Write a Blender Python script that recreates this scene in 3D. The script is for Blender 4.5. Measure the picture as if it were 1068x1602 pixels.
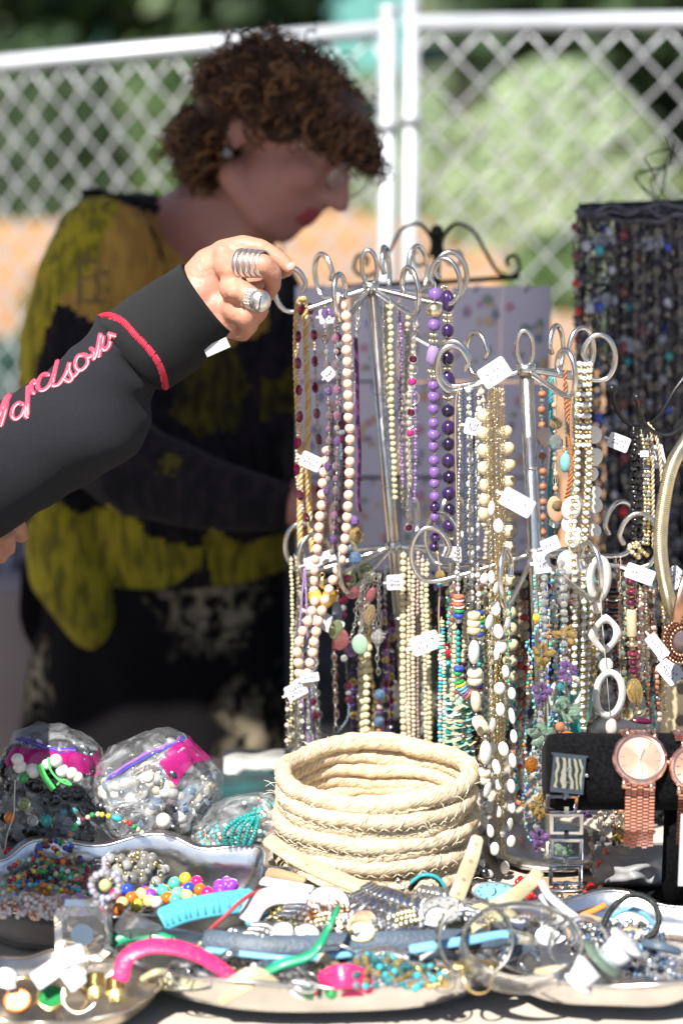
import bpy, math, random
from mathutils import Vector, Matrix, noise
from mathutils.bvhtree import BVHTree
R=random.Random(7)
for o in list(bpy.data.objects): bpy.data.objects.remove(o)
S=bpy.context.scene; COL=S.collection
# ------------------------------------------------------------------ camera, sky, sun, exposure
CZ=1.65; PITCH=math.radians(15)
K=22.3/50/1602
cam=bpy.data.cameras.new('camera'); co=bpy.data.objects.new('camera',cam); COL.objects.link(co)
co.location=(0,0,CZ); co.rotation_euler=(math.pi/2-PITCH,0,0)
cam.sensor_fit='VERTICAL'; cam.sensor_height=22.3; cam.sensor_width=14.87; cam.lens=50
cam.clip_start=.05; cam.clip_end=400
cam.dof.use_dof=True; cam.dof.focus_distance=2.14; cam.dof.aperture_fstop=1.75
S.camera=co
SAZ=math.radians(28); SEL=math.radians(52)
SD=Vector((-math.sin(SAZ)*math.cos(SEL),-math.cos(SAZ)*math.cos(SEL),math.sin(SEL)))
W=bpy.data.worlds.new('World'); S.world=W; W.use_nodes=True
nt=W.node_tree; sky=nt.nodes.new('ShaderNodeTexSky'); sky.sky_type='NISHITA'; sky.sun_disc=False
sky.sun_elevation=SEL; sky.sun_rotation=math.pi+SAZ
bg=nt.nodes['Background']; nt.links.new(sky.outputs[0],bg.inputs[0]); bg.inputs[1].default_value=.078
sl=bpy.data.lights.new('sun','SUN'); sl.energy=5; sl.angle=math.radians(.5); sl.color=(1,.96,.89)
so=bpy.data.objects.new('sun',sl); COL.objects.link(so); so.rotation_euler=SD.to_track_quat('Z','Y').to_euler(); so.location=(0,0,6)
S.view_settings.view_transform='Standard'; S.view_settings.look='None'; S.view_settings.gamma=1
S.view_settings.exposure=.80
S.render.engine='CYCLES'; S.cycles.max_bounces=10; S.cycles.transparent_max_bounces=24
S.cycles.caustics_reflective=False; S.cycles.caustics_refractive=False
S.cycles.sample_clamp_indirect=6; S.cycles.use_denoising=True
# ------------------------------------------------------------------ pixel <-> world
CP,SP=math.cos(PITCH),math.sin(PITCH)
def ray(px,py):
    a=(px-534)*K; b=(801-py)*K
    return Vector((a, CP+b*SP, -SP+b*CP))
def P(px,py,Y):
    r=ray(px,py); return Vector((0,0,CZ))+r*(Y/r.y)
def T(px,py,h=0):
    r=ray(px,py); return Vector((0,0,CZ))+r*((TZ+h-CZ)/r.z)
TZ=.75
def depth(p): return p.y*CP+(CZ-p.z)*SP
def m(px,p): return px*K*depth(p)      # pixels to metres at point p
def proj(p):
    v=p-Vector((0,0,CZ)); d=v.y*CP-v.z*SP; u=v.y*SP+v.z*CP
    return 534+v.x/d/K, 801-u/d/K
# ------------------------------------------------------------------ materials
MC={}
def mat(name,col=(.5,.5,.5),rough=.5,metal=0,trans=0,alpha=1,bump=0,bs=200,var=0,vs=30,coat=0,spec=.5,ior=1.45,col2=None,sheen=0,kind=None,sss=0,emit=0):
    if name in MC: return MC[name]
    M=bpy.data.materials.new(name); M.use_nodes=True; n=M.node_tree.nodes; l=M.node_tree.links
    b=n['Principled BSDF']; b.inputs['Base Color'].default_value=(*col,1); b.inputs['Roughness'].default_value=rough
    b.inputs['Metallic'].default_value=metal; b.inputs['Transmission Weight'].default_value=trans; b.inputs['Alpha'].default_value=alpha
    b.inputs['IOR'].default_value=ior; b.inputs['Coat Weight'].default_value=coat; b.inputs['Coat Roughness'].default_value=.05
    b.inputs['Sheen Weight'].default_value=sheen; b.inputs['Specular IOR Level'].default_value=spec
    if sss: b.inputs['Subsurface Weight'].default_value=sss; b.inputs['Subsurface Radius'].default_value=(.01,.004,.002); b.inputs['Subsurface Scale'].default_value=.5
    tc=n.new('ShaderNodeTexCoord')
    if var or col2:
        t=n.new('ShaderNodeTexNoise'); t.inputs['Scale'].default_value=vs; t.inputs['Detail'].default_value=4
        l.new(tc.outputs['Object'],t.inputs['Vector'])
        r=n.new('ShaderNodeValToRGB'); c2=col2 or tuple(c*(1-var) for c in col); c1=col if col2 else tuple(min(1,c*(1+var)) for c in col)
        r.color_ramp.elements[0].position=.35; r.color_ramp.elements[1].position=.65
        r.color_ramp.elements[0].color=(*c2,1); r.color_ramp.elements[1].color=(*c1,1)
        l.new(t.outputs[0],r.inputs[0]); l.new(r.outputs[0],b.inputs['Base Color'])
    if bump:
        t=n.new('ShaderNodeTexNoise'); t.inputs['Scale'].default_value=bs; t.inputs['Detail'].default_value=3
        l.new(tc.outputs['Object'],t.inputs['Vector'])
        u=n.new('ShaderNodeBump'); u.inputs['Strength'].default_value=bump; u.inputs['Distance'].default_value=.002
        l.new(t.outputs[0],u.inputs['Height']); l.new(u.outputs[0],b.inputs['Normal'])
    MC[name]=M; return M
def nodes(M): return M.node_tree.nodes,M.node_tree.links,M.node_tree.nodes['Principled BSDF']
def add_wave(M,scale,strength,direction='X',dist=.001,kind='BANDS'):
    n,l,b=nodes(M); tc=n.new('ShaderNodeTexCoord'); w=n.new('ShaderNodeTexWave'); w.wave_type=kind
    w.bands_direction=direction; w.inputs['Scale'].default_value=scale; w.inputs['Distortion'].default_value=.4
    l.new(tc.outputs['Object'],w.inputs[0]); u=n.new('ShaderNodeBump'); u.inputs['Strength'].default_value=strength; u.inputs['Distance'].default_value=dist
    l.new(w.outputs[1],u.inputs['Height'])
    if b.inputs['Normal'].is_linked: l.new(b.inputs['Normal'].links[0].from_socket,u.inputs['Normal'])
    l.new(u.outputs[0],b.inputs['Normal'])
# jewellery palette
def pal():
    g=dict(
    silver=((.78,.77,.74),.22,1),chrome=((.62,.63,.66),.10,1),gold=((.86,.66,.28),.22,1),palegold=((.85,.76,.52),.28,1),
    copper=((.62,.36,.24),.3,1),rose=((.85,.52,.42),.18,1),gunmetal=((.16,.17,.18),.3,1),oldsilver=((.42,.40,.37),.35,1),brass=((.6,.47,.22),.35,1))
    for k,v in g.items(): mat(k,v[0],v[1],v[2],var=.12,vs=90)
    pearl=dict(peach=(.88,.62,.48),cream=(.84,.75,.55),white=(.85,.83,.78),taupe=(.56,.49,.38),beige=(.76,.62,.44),pinkpearl=(.68,.48,.42),greypearl=(.38,.38,.36),goldpearl=(.80,.70,.42))
    for k,c in pearl.items(): mat('pearl_'+k,tuple(x*.84 for x in c),.25,coat=.7,var=.06,vs=60)
    op=dict(lilac=(.25,.13,.42),lightlilac=(.42,.28,.58),purple=(.045,.018,.10),deep=(.022,.010,.048),maroon=(.10,.008,.035),magenta=(.55,.03,.22),wine=(.19,.02,.05),
      black=(.012,.012,.014),white=(.82,.80,.76),ivory=(.78,.66,.44),bone=(.72,.60,.38),turq=(.05,.48,.55),teal=(.02,.36,.34),aqua=(.25,.62,.66),palegreen=(.38,.58,.42),green=(.03,.35,.09),
      blue=(.03,.09,.55),sky=(.18,.48,.78),yellow=(.85,.66,.05),paleyellow=(.85,.76,.30),orange=(.82,.20,.02),red=(.62,.02,.02),coral=(.75,.18,.10),terra=(.52,.20,.10),brown=(.13,.045,.025),pink=(.80,.10,.28),
      hotpink=(.86,.02,.24),violet=(.35,.06,.60),mint=(.12,.66,.46),peachy=(.80,.45,.28),bluegrey=(.16,.22,.30),navy=(.03,.05,.12),slate=(.22,.21,.20),rosewhite=(.86,.72,.68))
    for k,c in op.items(): mat(k,tuple(x*.84 for x in c),.16,coat=.5,var=.12,vs=50)
    gl=dict(clear=(.95,.96,.97),smoke=(.55,.42,.45),pinkglass=(.85,.42,.66),amber=(.92,.62,.22),purpleglass=(.50,.28,.72),greenglass=(.60,.85,.66),tealglass=(.12,.62,.72),redglass=(.65,.02,.05),rosegl=(.93,.28,.32),bluegl=(.30,.52,.85),peachgl=(.92,.62,.35),
      garnet=(.30,.01,.09),orangegl=(.95,.30,.04),greygl=(.62,.68,.66),limegl=(.62,.72,.35))
    for k,c in gl.items(): mat('g_'+k,c,.05,trans=.8,coat=.3,var=.15,vs=80)
pal()
# ------------------------------------------------------------------ mesh builder
class MB:
    def __init__(s): s.v=[];s.f=[];s.mi=[]
    def add(s,v,f,k=0):
        b=len(s.v); s.v+=[tuple(x) for x in v]; s.f+=[tuple(i+b for i in q) for q in f]; s.mi+=[k]*len(f)
    def box(s,c,d,M=None,k=0):
        v=[]
        for z in(-1,1):
            for y in(-1,1):
                for x in(-1,1):
                    q=Vector((x*d[0]/2,y*d[1]/2,z*d[2]/2)); q=(M@q) if M else q; v.append(Vector(c)+q)
        s.add(v,[(0,2,3,1),(4,5,7,6),(0,1,5,4),(2,6,7,3),(0,4,6,2),(1,3,7,5)],k); return s
    def sph(s,c,r,M=None,u=10,w=7,k=0):
        if not hasattr(r,'__len__'): r=(r,r,r)
        v=[];f=[];c=Vector(c)
        for j in range(1,w):
            t=math.pi*j/w
            for i in range(u):
                a=2*math.pi*i/u; v.append((r[0]*math.sin(t)*math.cos(a),r[1]*math.sin(t)*math.sin(a),r[2]*math.cos(t)))
        v.append((0,0,r[2])); v.append((0,0,-r[2])); n=len(v)
        for j in range(w-2):
            for i in range(u): a=j*u+i;b=j*u+(i+1)%u; f.append((a,a+u,b+u,b))
        for i in range(u):
            f.append((n-2,i,(i+1)%u)); f.append((n-1,(w-2)*u+(i+1)%u,(w-2)*u+i))
        v=[c+((M@Vector(q)) if M else Vector(q)) for q in v]
        s.add(v,f,k); return s
    def tube(s,pts,r,seg=8,closed=False,k=0,flat=1.0,up=None,cap=True):
        pts=[Vector(p) for p in pts]; n=len(pts)
        if n<2: return s
        rr=r if callable(r) else (lambda t:r)
        v=[];f=[];prev=None
        for i,p in enumerate(pts):
            if closed: t=pts[(i+1)%n]-pts[i-1]
            else: t=pts[min(i+1,n-1)]-pts[max(i-1,0)]
            if t.length<1e-9: t=Vector((0,0,1))
            t.normalize()
            if prev is None:
                a=up or (Vector((0,0,1)) if abs(t.z)<.9 else Vector((0,1,0)))
                prev=(Vector(a)-t*t.dot(Vector(a))).normalized()
            else:
                q=(Vector(up) if up else prev); q=q-t*t.dot(q)
                prev=q.normalized() if q.length>1e-6 else prev
            b=t.cross(prev); rad=rr(i/(n-1))
            for j in range(seg):
                a=2*math.pi*j/seg; v.append(p+prev*math.cos(a)*rad*flat+b*math.sin(a)*rad)
        for i in range(n if closed else n-1):
            for j in range(seg):
                a=i*seg+j; b2=i*seg+(j+1)%seg; c=((i+1)%n)*seg+(j+1)%seg; d=((i+1)%n)*seg+j
                f.append((a,b2,c,d))
        if cap and not closed:
            f.append(tuple(range(seg))[::-1]); f.append(tuple((n-1)*seg+j for j in range(seg)))
        s.add(v,f,k); return s
    def lathe(s,prof,c=(0,0,0),M=None,seg=24,k=0,wob=None):
        v=[];f=[];c=Vector(c); n=len(prof)
        for i,(r,z) in enumerate(prof):
            for j in range(seg):
                a=2*math.pi*j/seg; q=Vector((r*math.cos(a),r*math.sin(a),z))
                if wob: q=wob(q,a,i)
                v.append(c+((M@q) if M else q))
        for i in range(n-1):
            for j in range(seg): f.append((i*seg+j,i*seg+(j+1)%seg,(i+1)*seg+(j+1)%seg,(i+1)*seg+j))
        s.add(v,f,k); return s
    def torus(s,c,Rr,r,M=None,seg=20,sg=6,k=0,ell=1.0):
        pts=[]
        for i in range(seg):
            a=2*math.pi*i/seg; q=Vector((Rr*math.cos(a),Rr*ell*math.sin(a),0)); pts.append(Vector(c)+((M@q) if M else q))
        return s.tube(pts,r,sg,closed=True,k=k)
    def grid(s,fn,nu,nv,k=0,closed=False):
        v=[fn(i/(nu-1) if not closed else i/nu,j/(nv-1)) for i in range(nu) for j in range(nv)]
        f=[]
        for i in range(nu if closed else nu-1):
            for j in range(nv-1):
                a=i*nv+j; b=((i+1)%nu)*nv+j; f.append((a,b,b+1,a+1))
        s.add(v,f,k); return s
    def mesh(s,name,mats,smooth=True):
        me=bpy.data.meshes.new(name); me.from_pydata(s.v,[],s.f)
        for q in (mats if isinstance(mats,(list,tuple)) else [mats]): me.materials.append(q if not isinstance(q,str) else MC[q])
        me.polygons.foreach_set('material_index',s.mi)
        me.polygons.foreach_set('use_smooth',[smooth]*len(s.f)); me.update(); return me
    def build(s,name,mats,parent=None,smooth=True,kind=None,label=None,center=True):
        me=s.mesh(name,mats,smooth); o=bpy.data.objects.new(name,me); COL.objects.link(o)
        if parent: o.parent=parent; o.matrix_parent_inverse=Matrix.Translation(-parent.location)
        elif center and s.v:
            c=sum((Vector(v) for v in s.v),Vector())/len(s.v); c.z=min(v[2] for v in s.v)
            me.transform(Matrix.Translation(-c)); o.location=c
        if kind: o['kind']=kind
        if label: o['label']=label
        return o
def thing(name,label,cat,loc,group=None):
    o=bpy.data.objects.new(name,None); COL.objects.link(o); o.location=loc; o.empty_display_size=.02
    o['label']=label; o['category']=cat
    if group: o['group']=group
    return o
def tag(o,label,cat,group=None):
    o['label']=label; o['category']=cat
    if group: o['group']=group
    return o
def inst(name,me,parent,loc,rot=None,scale=None,label=None):
    o=bpy.data.objects.new(name,me); COL.objects.link(o)
    M=(rot.to_4x4() if rot else Matrix()); 
    if scale: M=M@Matrix.Diagonal((*scale,1))
    M.translation=Vector(loc)
    if parent: o.parent=parent; o.matrix_parent_inverse=Matrix.Translation(-parent.location)
    o.matrix_basis=M
    if label: o['label']=label
    return o
def spline(pts,step=None,n=8):
    pts=[Vector(p) for p in pts]; out=[]
    for i in range(len(pts)-1):
        a=pts[max(i-1,0)];b=pts[i];c=pts[i+1];d=pts[min(i+2,len(pts)-1)]
        for j in range(n):
            t=j/n; out.append(.5*((2*b)+(c-a)*t+(2*a-5*b+4*c-d)*t*t+(3*b-a-3*c+d)*t**3))
    out.append(pts[-1]); return out
def basis(z,hint=None):
    z=z.normalized(); h=Vector(hint) if hint else Vector((0,-1,.2))
    x=h.cross(z)
    if x.length<1e-4: x=Vector((1,0,0)).cross(z)
    x.normalize(); y=z.cross(x); return Matrix((x,y,z)).transposed()
def remesh(name,blobs,vox,mats,parent=None,smooth=6,kind=None,mfun=None):
    b=MB()
    for q in blobs:
        if q[0]=='c':   # capsule chain: list of (Vector, radius)
            L=q[1]
            for (a,ra),(c,rc) in zip(L[:-1],L[1:]):
                n=max(2,int((c-a).length/(min(ra,rc)*.35)))
                for i in range(n+1):
                    t=i/n; b.sph(a.lerp(c,t),ra+(rc-ra)*t,u=14,w=9)
        else: b.sph(q[1],q[2],q[3] if len(q)>3 else None,u=18,w=12)
    me=b.mesh(name,'white'); o=bpy.data.objects.new(name,me); COL.objects.link(o)
    r=o.modifiers.new('r','REMESH'); r.mode='VOXEL'; r.voxel_size=vox
    s=o.modifiers.new('s','SMOOTH'); s.iterations=smooth; s.factor=.6
    dg=bpy.context.evaluated_depsgraph_get(); m2=bpy.data.meshes.new_from_object(o.evaluated_get(dg)); bpy.data.objects.remove(o)
    m2.materials.clear()
    for q in mats: m2.materials.append(MC[q] if isinstance(q,str) else q)
    o=bpy.data.objects.new(name,m2); COL.objects.link(o)
    m2.polygons.foreach_set('use_smooth',[True]*len(m2.polygons))
    if mfun:
        for p in m2.polygons: p.material_index=mfun(p.center)
    if parent: o.parent=parent; o.matrix_parent_inverse=Matrix.Translation(-parent.location)
    return o
def inpoly(x,y,poly):
    c=False; j=len(poly)-1
    for i in range(len(poly)):
        if (poly[i][1]>y)!=(poly[j][1]>y) and x<(poly[j][0]-poly[i][0])*(y-poly[i][1])/(poly[j][1]-poly[i][1])+poly[i][0]: c=not c
        j=i
    return c
def bvh(o):
    me=o.data; M=Matrix.Translation(o.location) if not o.parent else Matrix()
    return BVHTree.FromPolygons([M@v.co for v in me.vertices],[tuple(p.vertices) for p in me.polygons])
def hit(b,px,py):
    r=ray(px,py).normalized(); h=b.ray_cast(Vector((0,0,CZ)),r)
    return (h[0],h[1]) if h[0] else (None,None)
def structure(o): o['kind']='structure'; return o
# ------------------------------------------------------------------ ground and far background
mat('dirt',(.44,.25,.13),.95,var=.25,vs=1.2,bump=.3,bs=9); mat('concrete',(.30,.27,.25),.9,var=.12,vs=3)
mat('grass_m',(.06,.09,.03),.9,col2=(.10,.12,.05),vs=2)
b=MB(); b.grid(lambda u,v:Vector((-60+120*u,-6+130*v,-.004)),2,2); structure(b.build('ground','dirt'))
b=MB(); b.grid(lambda u,v:Vector((-5+10*u,-4+9.6*v,0)),2,2); structure(b.build('pavement','concrete'))
b=MB(); b.grid(lambda u,v:Vector((-40+80*u,12.6+90*v,.0)),2,2); structure(b.build('lawn','grass_m'))
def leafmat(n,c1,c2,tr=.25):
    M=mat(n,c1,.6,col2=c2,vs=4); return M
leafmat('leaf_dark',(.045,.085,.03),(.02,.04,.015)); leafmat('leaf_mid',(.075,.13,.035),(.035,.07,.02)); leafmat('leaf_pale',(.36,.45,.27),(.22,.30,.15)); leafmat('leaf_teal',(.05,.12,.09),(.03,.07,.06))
mat('bark',(.10,.07,.05),.9,var=.3,vs=10)
def leaves(b,c,rad,n,ls,rr):
    c=Vector(c); lobes=[(c+Vector((rr.uniform(-.6,.6)*rad[0],rr.uniform(-.6,.6)*rad[1],rr.uniform(-.55,.6)*rad[2])),rr.uniform(.35,.6)) for _ in range(9)]
    for _ in range(n):
        lc,lr=rr.choice(lobes); d=Vector((rr.gauss(0,1),rr.gauss(0,1),rr.gauss(0,1))).normalized()
        q=lc+Vector((d.x*rad[0],d.y*rad[1],d.z*rad[2]))*lr*rr.uniform(.6,1.05)
        a=Vector((rr.gauss(0,1),rr.gauss(0,1),rr.gauss(0,1))).normalized(); e=a.orthogonal().normalized()*ls*rr.uniform(.6,1.3); f=a.cross(e)*.6
        b.add([q-e,q+f,q+e,q-f],[(0,1,2,3)])
def tree(label,x,y,h,r,lm,n=2600,ls=.12,seed=1,group='trees behind the fence',cz=.62):
    rr=random.Random(seed); t=thing('tree',label,'tree',(x,y,0),group)
    k=MB(); top=Vector((x+rr.uniform(-.2,.2),y,h*.8)); tr=.05*h**.8
    k.tube(spline([(x,y,-.1),(x+.05*h*rr.uniform(-1,1)*.5,y,h*.35),top],n=5),lambda q:tr*(1-.75*q),8)
    for i in range(6):
        z=h*rr.uniform(.25,.6); a=rr.uniform(0,6.28); k.tube([(x,y,z),(x+math.cos(a)*r*.4,y+math.sin(a)*r*.4,z+r*.35),(x+math.cos(a)*r*.7,y+math.sin(a)*r*.7,z+r*.6)],lambda q:tr*.35*(1-.7*q),5)
    k.build('trunk','bark',t)
    c=MB(); leaves(c,(x,y,h*cz),(r,r,h*.42),n,ls,rr); c.build('crown',lm,t,smooth=False)
    return t
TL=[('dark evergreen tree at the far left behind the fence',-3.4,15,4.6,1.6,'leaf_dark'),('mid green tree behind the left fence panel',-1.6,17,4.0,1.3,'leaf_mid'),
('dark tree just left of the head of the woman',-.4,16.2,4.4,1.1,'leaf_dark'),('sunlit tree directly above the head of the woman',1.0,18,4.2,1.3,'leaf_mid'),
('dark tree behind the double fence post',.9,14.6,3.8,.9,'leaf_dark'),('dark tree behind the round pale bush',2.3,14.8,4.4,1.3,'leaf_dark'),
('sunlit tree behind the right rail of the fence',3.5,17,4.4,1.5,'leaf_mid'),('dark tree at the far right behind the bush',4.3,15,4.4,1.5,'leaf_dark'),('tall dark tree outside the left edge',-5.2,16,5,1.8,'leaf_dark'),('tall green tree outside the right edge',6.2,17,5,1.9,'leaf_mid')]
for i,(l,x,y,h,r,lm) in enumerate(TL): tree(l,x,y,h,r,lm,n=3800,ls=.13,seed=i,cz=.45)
def bush(label,px,py,Y,w,h,lm,n,ls,seed):
    rr=random.Random(seed); p=P(px,py,Y); x=p.x; t=thing('bush',label,'bush',(x,Y,0),'bushes behind the fence')
    c=MB()
    for _ in range(n):
        d=Vector((rr.gauss(0,1),rr.gauss(0,1),abs(rr.gauss(0,1)))).normalized(); q=Vector((x+d.x*w*rr.uniform(.82,1.02),Y+d.y*w*rr.uniform(.82,1.02),d.z*h*rr.uniform(.85,1.03)))
        q+=.05*noise.noise_vector(q*4); a=(d+Vector((rr.gauss(0,.5),rr.gauss(0,.5),rr.gauss(0,.5)))).normalized(); e=a.orthogonal().normalized()*ls*rr.uniform(.6,1.3); f=a.cross(e)*.45
        c.add([q-e,q+f,q+e,q-f],[(0,1,2,3)])
    c.build('crown',lm,t,smooth=False)
    k=MB(); 
    for i in range(7):
        a=i*.9; k.tube([(x,Y,-.02),(x+math.cos(a)*w*.4,Y+math.sin(a)*w*.4,h*.5),(x+math.cos(a)*w*.75,Y+math.sin(a)*w*.75,h*.7)],.012,5)
    k.build('stem','bark',t); return t
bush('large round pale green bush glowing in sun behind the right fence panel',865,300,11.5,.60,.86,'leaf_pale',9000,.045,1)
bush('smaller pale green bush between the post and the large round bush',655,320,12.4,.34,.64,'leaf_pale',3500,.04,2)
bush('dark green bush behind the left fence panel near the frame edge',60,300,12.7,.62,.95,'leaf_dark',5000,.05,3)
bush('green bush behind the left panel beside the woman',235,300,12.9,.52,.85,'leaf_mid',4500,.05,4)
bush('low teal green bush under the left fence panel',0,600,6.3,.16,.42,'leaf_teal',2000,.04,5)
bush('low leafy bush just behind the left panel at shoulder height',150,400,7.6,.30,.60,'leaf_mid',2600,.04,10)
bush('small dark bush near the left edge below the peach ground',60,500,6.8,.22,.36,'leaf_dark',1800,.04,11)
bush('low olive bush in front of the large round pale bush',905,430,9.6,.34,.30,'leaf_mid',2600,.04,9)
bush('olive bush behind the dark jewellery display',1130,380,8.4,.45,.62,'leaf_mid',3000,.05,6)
# teal shed far behind
mat('tealpaint',(.16,.42,.40),.6,var=.1,vs=2); mat('shed_roof',(.12,.12,.12),.8)
t=thing('garden_shed','pale teal painted shed far behind the dark trees','shed',(-1.6,24,0))
b=MB(); b.box((-1.2,24.5,1.1),(3.8,3,2.2)); b.build('wall','tealpaint',t,smooth=False)
b=MB(); b.add([(-3.3,22.8,2.2),(.9,22.8,2.2),(.9,26.2,2.2),(-3.3,26.2,2.2),(-3.3,24.5,3.0),(.9,24.5,3.0)],[(0,1,5,4),(2,3,4,5),(0,4,3),(1,2,5),(0,3,2,1)]); b.build('roof','shed_roof',t,smooth=False)
b=MB(); b.box((-.9,22.97,1.0),(.8,.06,1.9)); b.build('door','shed_roof',t,smooth=False)
# ------------------------------------------------------------------ chain link fence: two panels
mat('galv',(.55,.58,.62),.45,.35,var=.08,vs=12)
mat('galvwire',(.62,.64,.67),.45,.3)
def fence(label,A,B,hA,hB,tilt=0,Wd=.08,H=.086,post=True):
    A=Vector(A);B=Vector(B); u=(B-A); L=u.length; u.normalize(); t=thing('fence_panel',label,'fence',(A.x,A.y,0),'chain link fence panels')
    sl=(hB-hA)/L
    b=MB(); b.tube([A+Vector((0,0,hA)),B+Vector((0,0,hB))],.0145,12); b.build('top_rail','galv',t)
    b=MB(); b.tube([A+Vector((0,0,.12+hA-1.45)),B+Vector((0,0,.12+hB-1.45))],.018,10); b.build('bottom_rail','galv',t)
    for q,hh,nm in ((A,hA,'post'),(B,hB,'post')):
        b=MB(); b.tube([q+Vector((0,0,-.02)),q+Vector((0,0,hh+.03))],.0145,12); b.sph(q+Vector((0,0,hh+.03)),(.018,.018,.012)); b.build(nm,'galv',t)
        for z in (.35,.75,hh-.16): b=MB(); b.tube([q+Vector((0,0,z-.012)),q+Vector((0,0,z+.012))],.0185,12); b.build('clamp','galv',t)
    b=MB(); n=int((1.45-.12)/H*2)
    b.tube([Vector(((Wd/4+.001)*(1 if i%2 else -1),.004*(1 if i%2 else -1),-i*H/2)) for i in range(n+1)],.0033,5)
    me=b.mesh('wire','galvwire'); rot=Matrix((u,Vector((-u.y,u.x,0)),Vector((0,0,1)))).transposed()
    k=int(L/Wd*2)
    for i in range(k):
        s=(i+.5)*Wd/2; sh=Matrix(((1,0,0),(0,1,0),(sl,0,1)))
        o=inst('wire',me,t,A+u*s+Vector((0,.003*(i%2),hA+sl*s-.015)),rot@Matrix.Diagonal((1 if i%2 else -1,1,1)))
    return t
pr=P(643,37,4.0); 
fence('sunlit chain link fence panel on the right, with a level top rail',(pr.x,4.0,0),(pr.x+2.4,4.12,0),pr.z,P(1068,26,4.05).z+.012)
pl=P(607,45,3.97); p0=P(0,100,4.42); d=(p0-pl); e=pl+d*2.6
fence('chain link fence panel on the left, its top rail sloping down to the left',(pl.x,pl.y,0),(e.x,e.y,0),pl.z,e.z,Wd=.082)
# ------------------------------------------------------------------ unseen canopy, placed and sized to shade the woman but not the racks
mat('canvas',(.55,.55,.58),.8); mat('paintedsteel',(.7,.7,.7),.4,.5)
t=thing('shade_canopy','unseen canopy sized to shade the woman and the back half of the stall','canopy',(1.4,3.0,0))
CY0,CY1=1.66,3.05
b=MB(); b.grid(lambda u,v:Vector((-1.9+3.8*u,CY0+(CY1-CY0)*v,2.2+.25*math.sin(v*math.pi)+.01*math.sin(u*20))),16,9); b.build('roof','canvas',t)
for x,y in ((-1.85,CY0+.05),(1.85,CY0+.05),(-1.85,CY1-.05),(1.85,CY1-.05)):
    b=MB(); b.tube([(x,y,0),(x,y,2.2)],.016,8); b.build('pole','paintedsteel',t)
# ------------------------------------------------------------------ stall table and side table
mat('cloth',(.56,.49,.41),.9,var=.06,vs=40,bump=.15,bs=700)
mat('darkcloth',(.05,.05,.055),.9,var=.3,vs=20)
mat('pinkcloth',(.36,.30,.29),.9,var=.06,vs=10); mat('steel',(.3,.3,.3),.4,.8)
def clothz(x,y): return TZ-.0015+.003*noise.noise(Vector((x*7,y*7,3)))
t=thing('stall_table','long stall table under a tan cloth, covered in jewellery','table',(0,1.95,0))
b=MB(); b.box((0,1.755,TZ-.03),(2.2,1.13,.03)); b.build('tabletop','steel',t,smooth=False)
for x in(-1.0,1.0):
    for y in (1.3,2.25):
        b=MB(); b.tube([(x,y,0),(x,y,TZ-.03)],.015,8); b.build('leg','steel',t)
b=MB(); b.grid(lambda u,v:Vector((-1.12+2.24*u,1.17+1.18*v,clothz(-1.12+2.24*u,1.17+1.18*v)-.006)),90,64)
def skirtf(y,o):
    return lambda u,v:Vector((-1.12+2.24*u,y+o*(.012+.02*math.sin(u*60)*v+.01*math.sin(u*23)),clothz(-1.12+2.24*u,y)-.006-.62*v))
b.grid(skirtf(2.35,1),160,6); b.grid(skirtf(1.17,-1),160,6)
o=b.build('tablecloth','cloth',None); tag(o,'tan cloth spread over the stall table','tablecloth')
# white cloth edge and dark sheet with teal patches at the back of the table (left of basket)
b=MB(); p=T(395,1195,.0)
b.grid(lambda u,v:T(350+95*u,1212-40*v,.004+.02*math.sin(v*3.1)*(.4+.6*u)+.004*math.sin(u*9)),14,8); 
tag(b.build('cloth_napkin','white'),'white folded cloth on the table edge behind the basket','cloth')
b=MB(); b.grid(lambda u,v:T(150+290*u,1290-85*v,.006+.012*math.sin(v*3.1)+.004*math.sin(u*19+v*4)),20,10)
mat('dark_sheet',(.03,.035,.04),.7,col2=(.02,.11,.11),vs=14)
tag(b.build('dark_sheet','dark_sheet'),'dark sheet with teal patches between the bags and the basket','dark_sheet')
t=thing('side_table','low side table with a pinkish grey drape behind the woman','table',(-1.0,3.45,0))
q=P(30,930,3.2)
b=MB(); b.box((q.x-.45,3.5,q.z-.012),(1.3,.55,.02)); b.build('tabletop','pinkcloth',t,smooth=False)
b=MB(); b.grid(lambda u,v:Vector((q.x-1.1+1.3*u,3.22-.012*math.sin(u*40)*v,q.z-.004-(q.z-.02)*v)),80,6); b.build('drape','pinkcloth',t)
# printed cards on it
mat('cardprint',(.42,.40,.55),.6,col2=(.08,.10,.14),vs=40)
for i in range(3):
    c=P(-8+28*i,880,3.3+.03*i); b=MB(); b.box(c,(.055,.003,.09),Matrix.Rotation(.15*(i-1),3,'Y')); tag(b.build('card','cardprint',smooth=False),['grey patterned card at the frame edge on the side table','middle patterned card on the side table','patterned card nearest the yellow sweater on the side table'][i],'card','cards on the side table')
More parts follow.
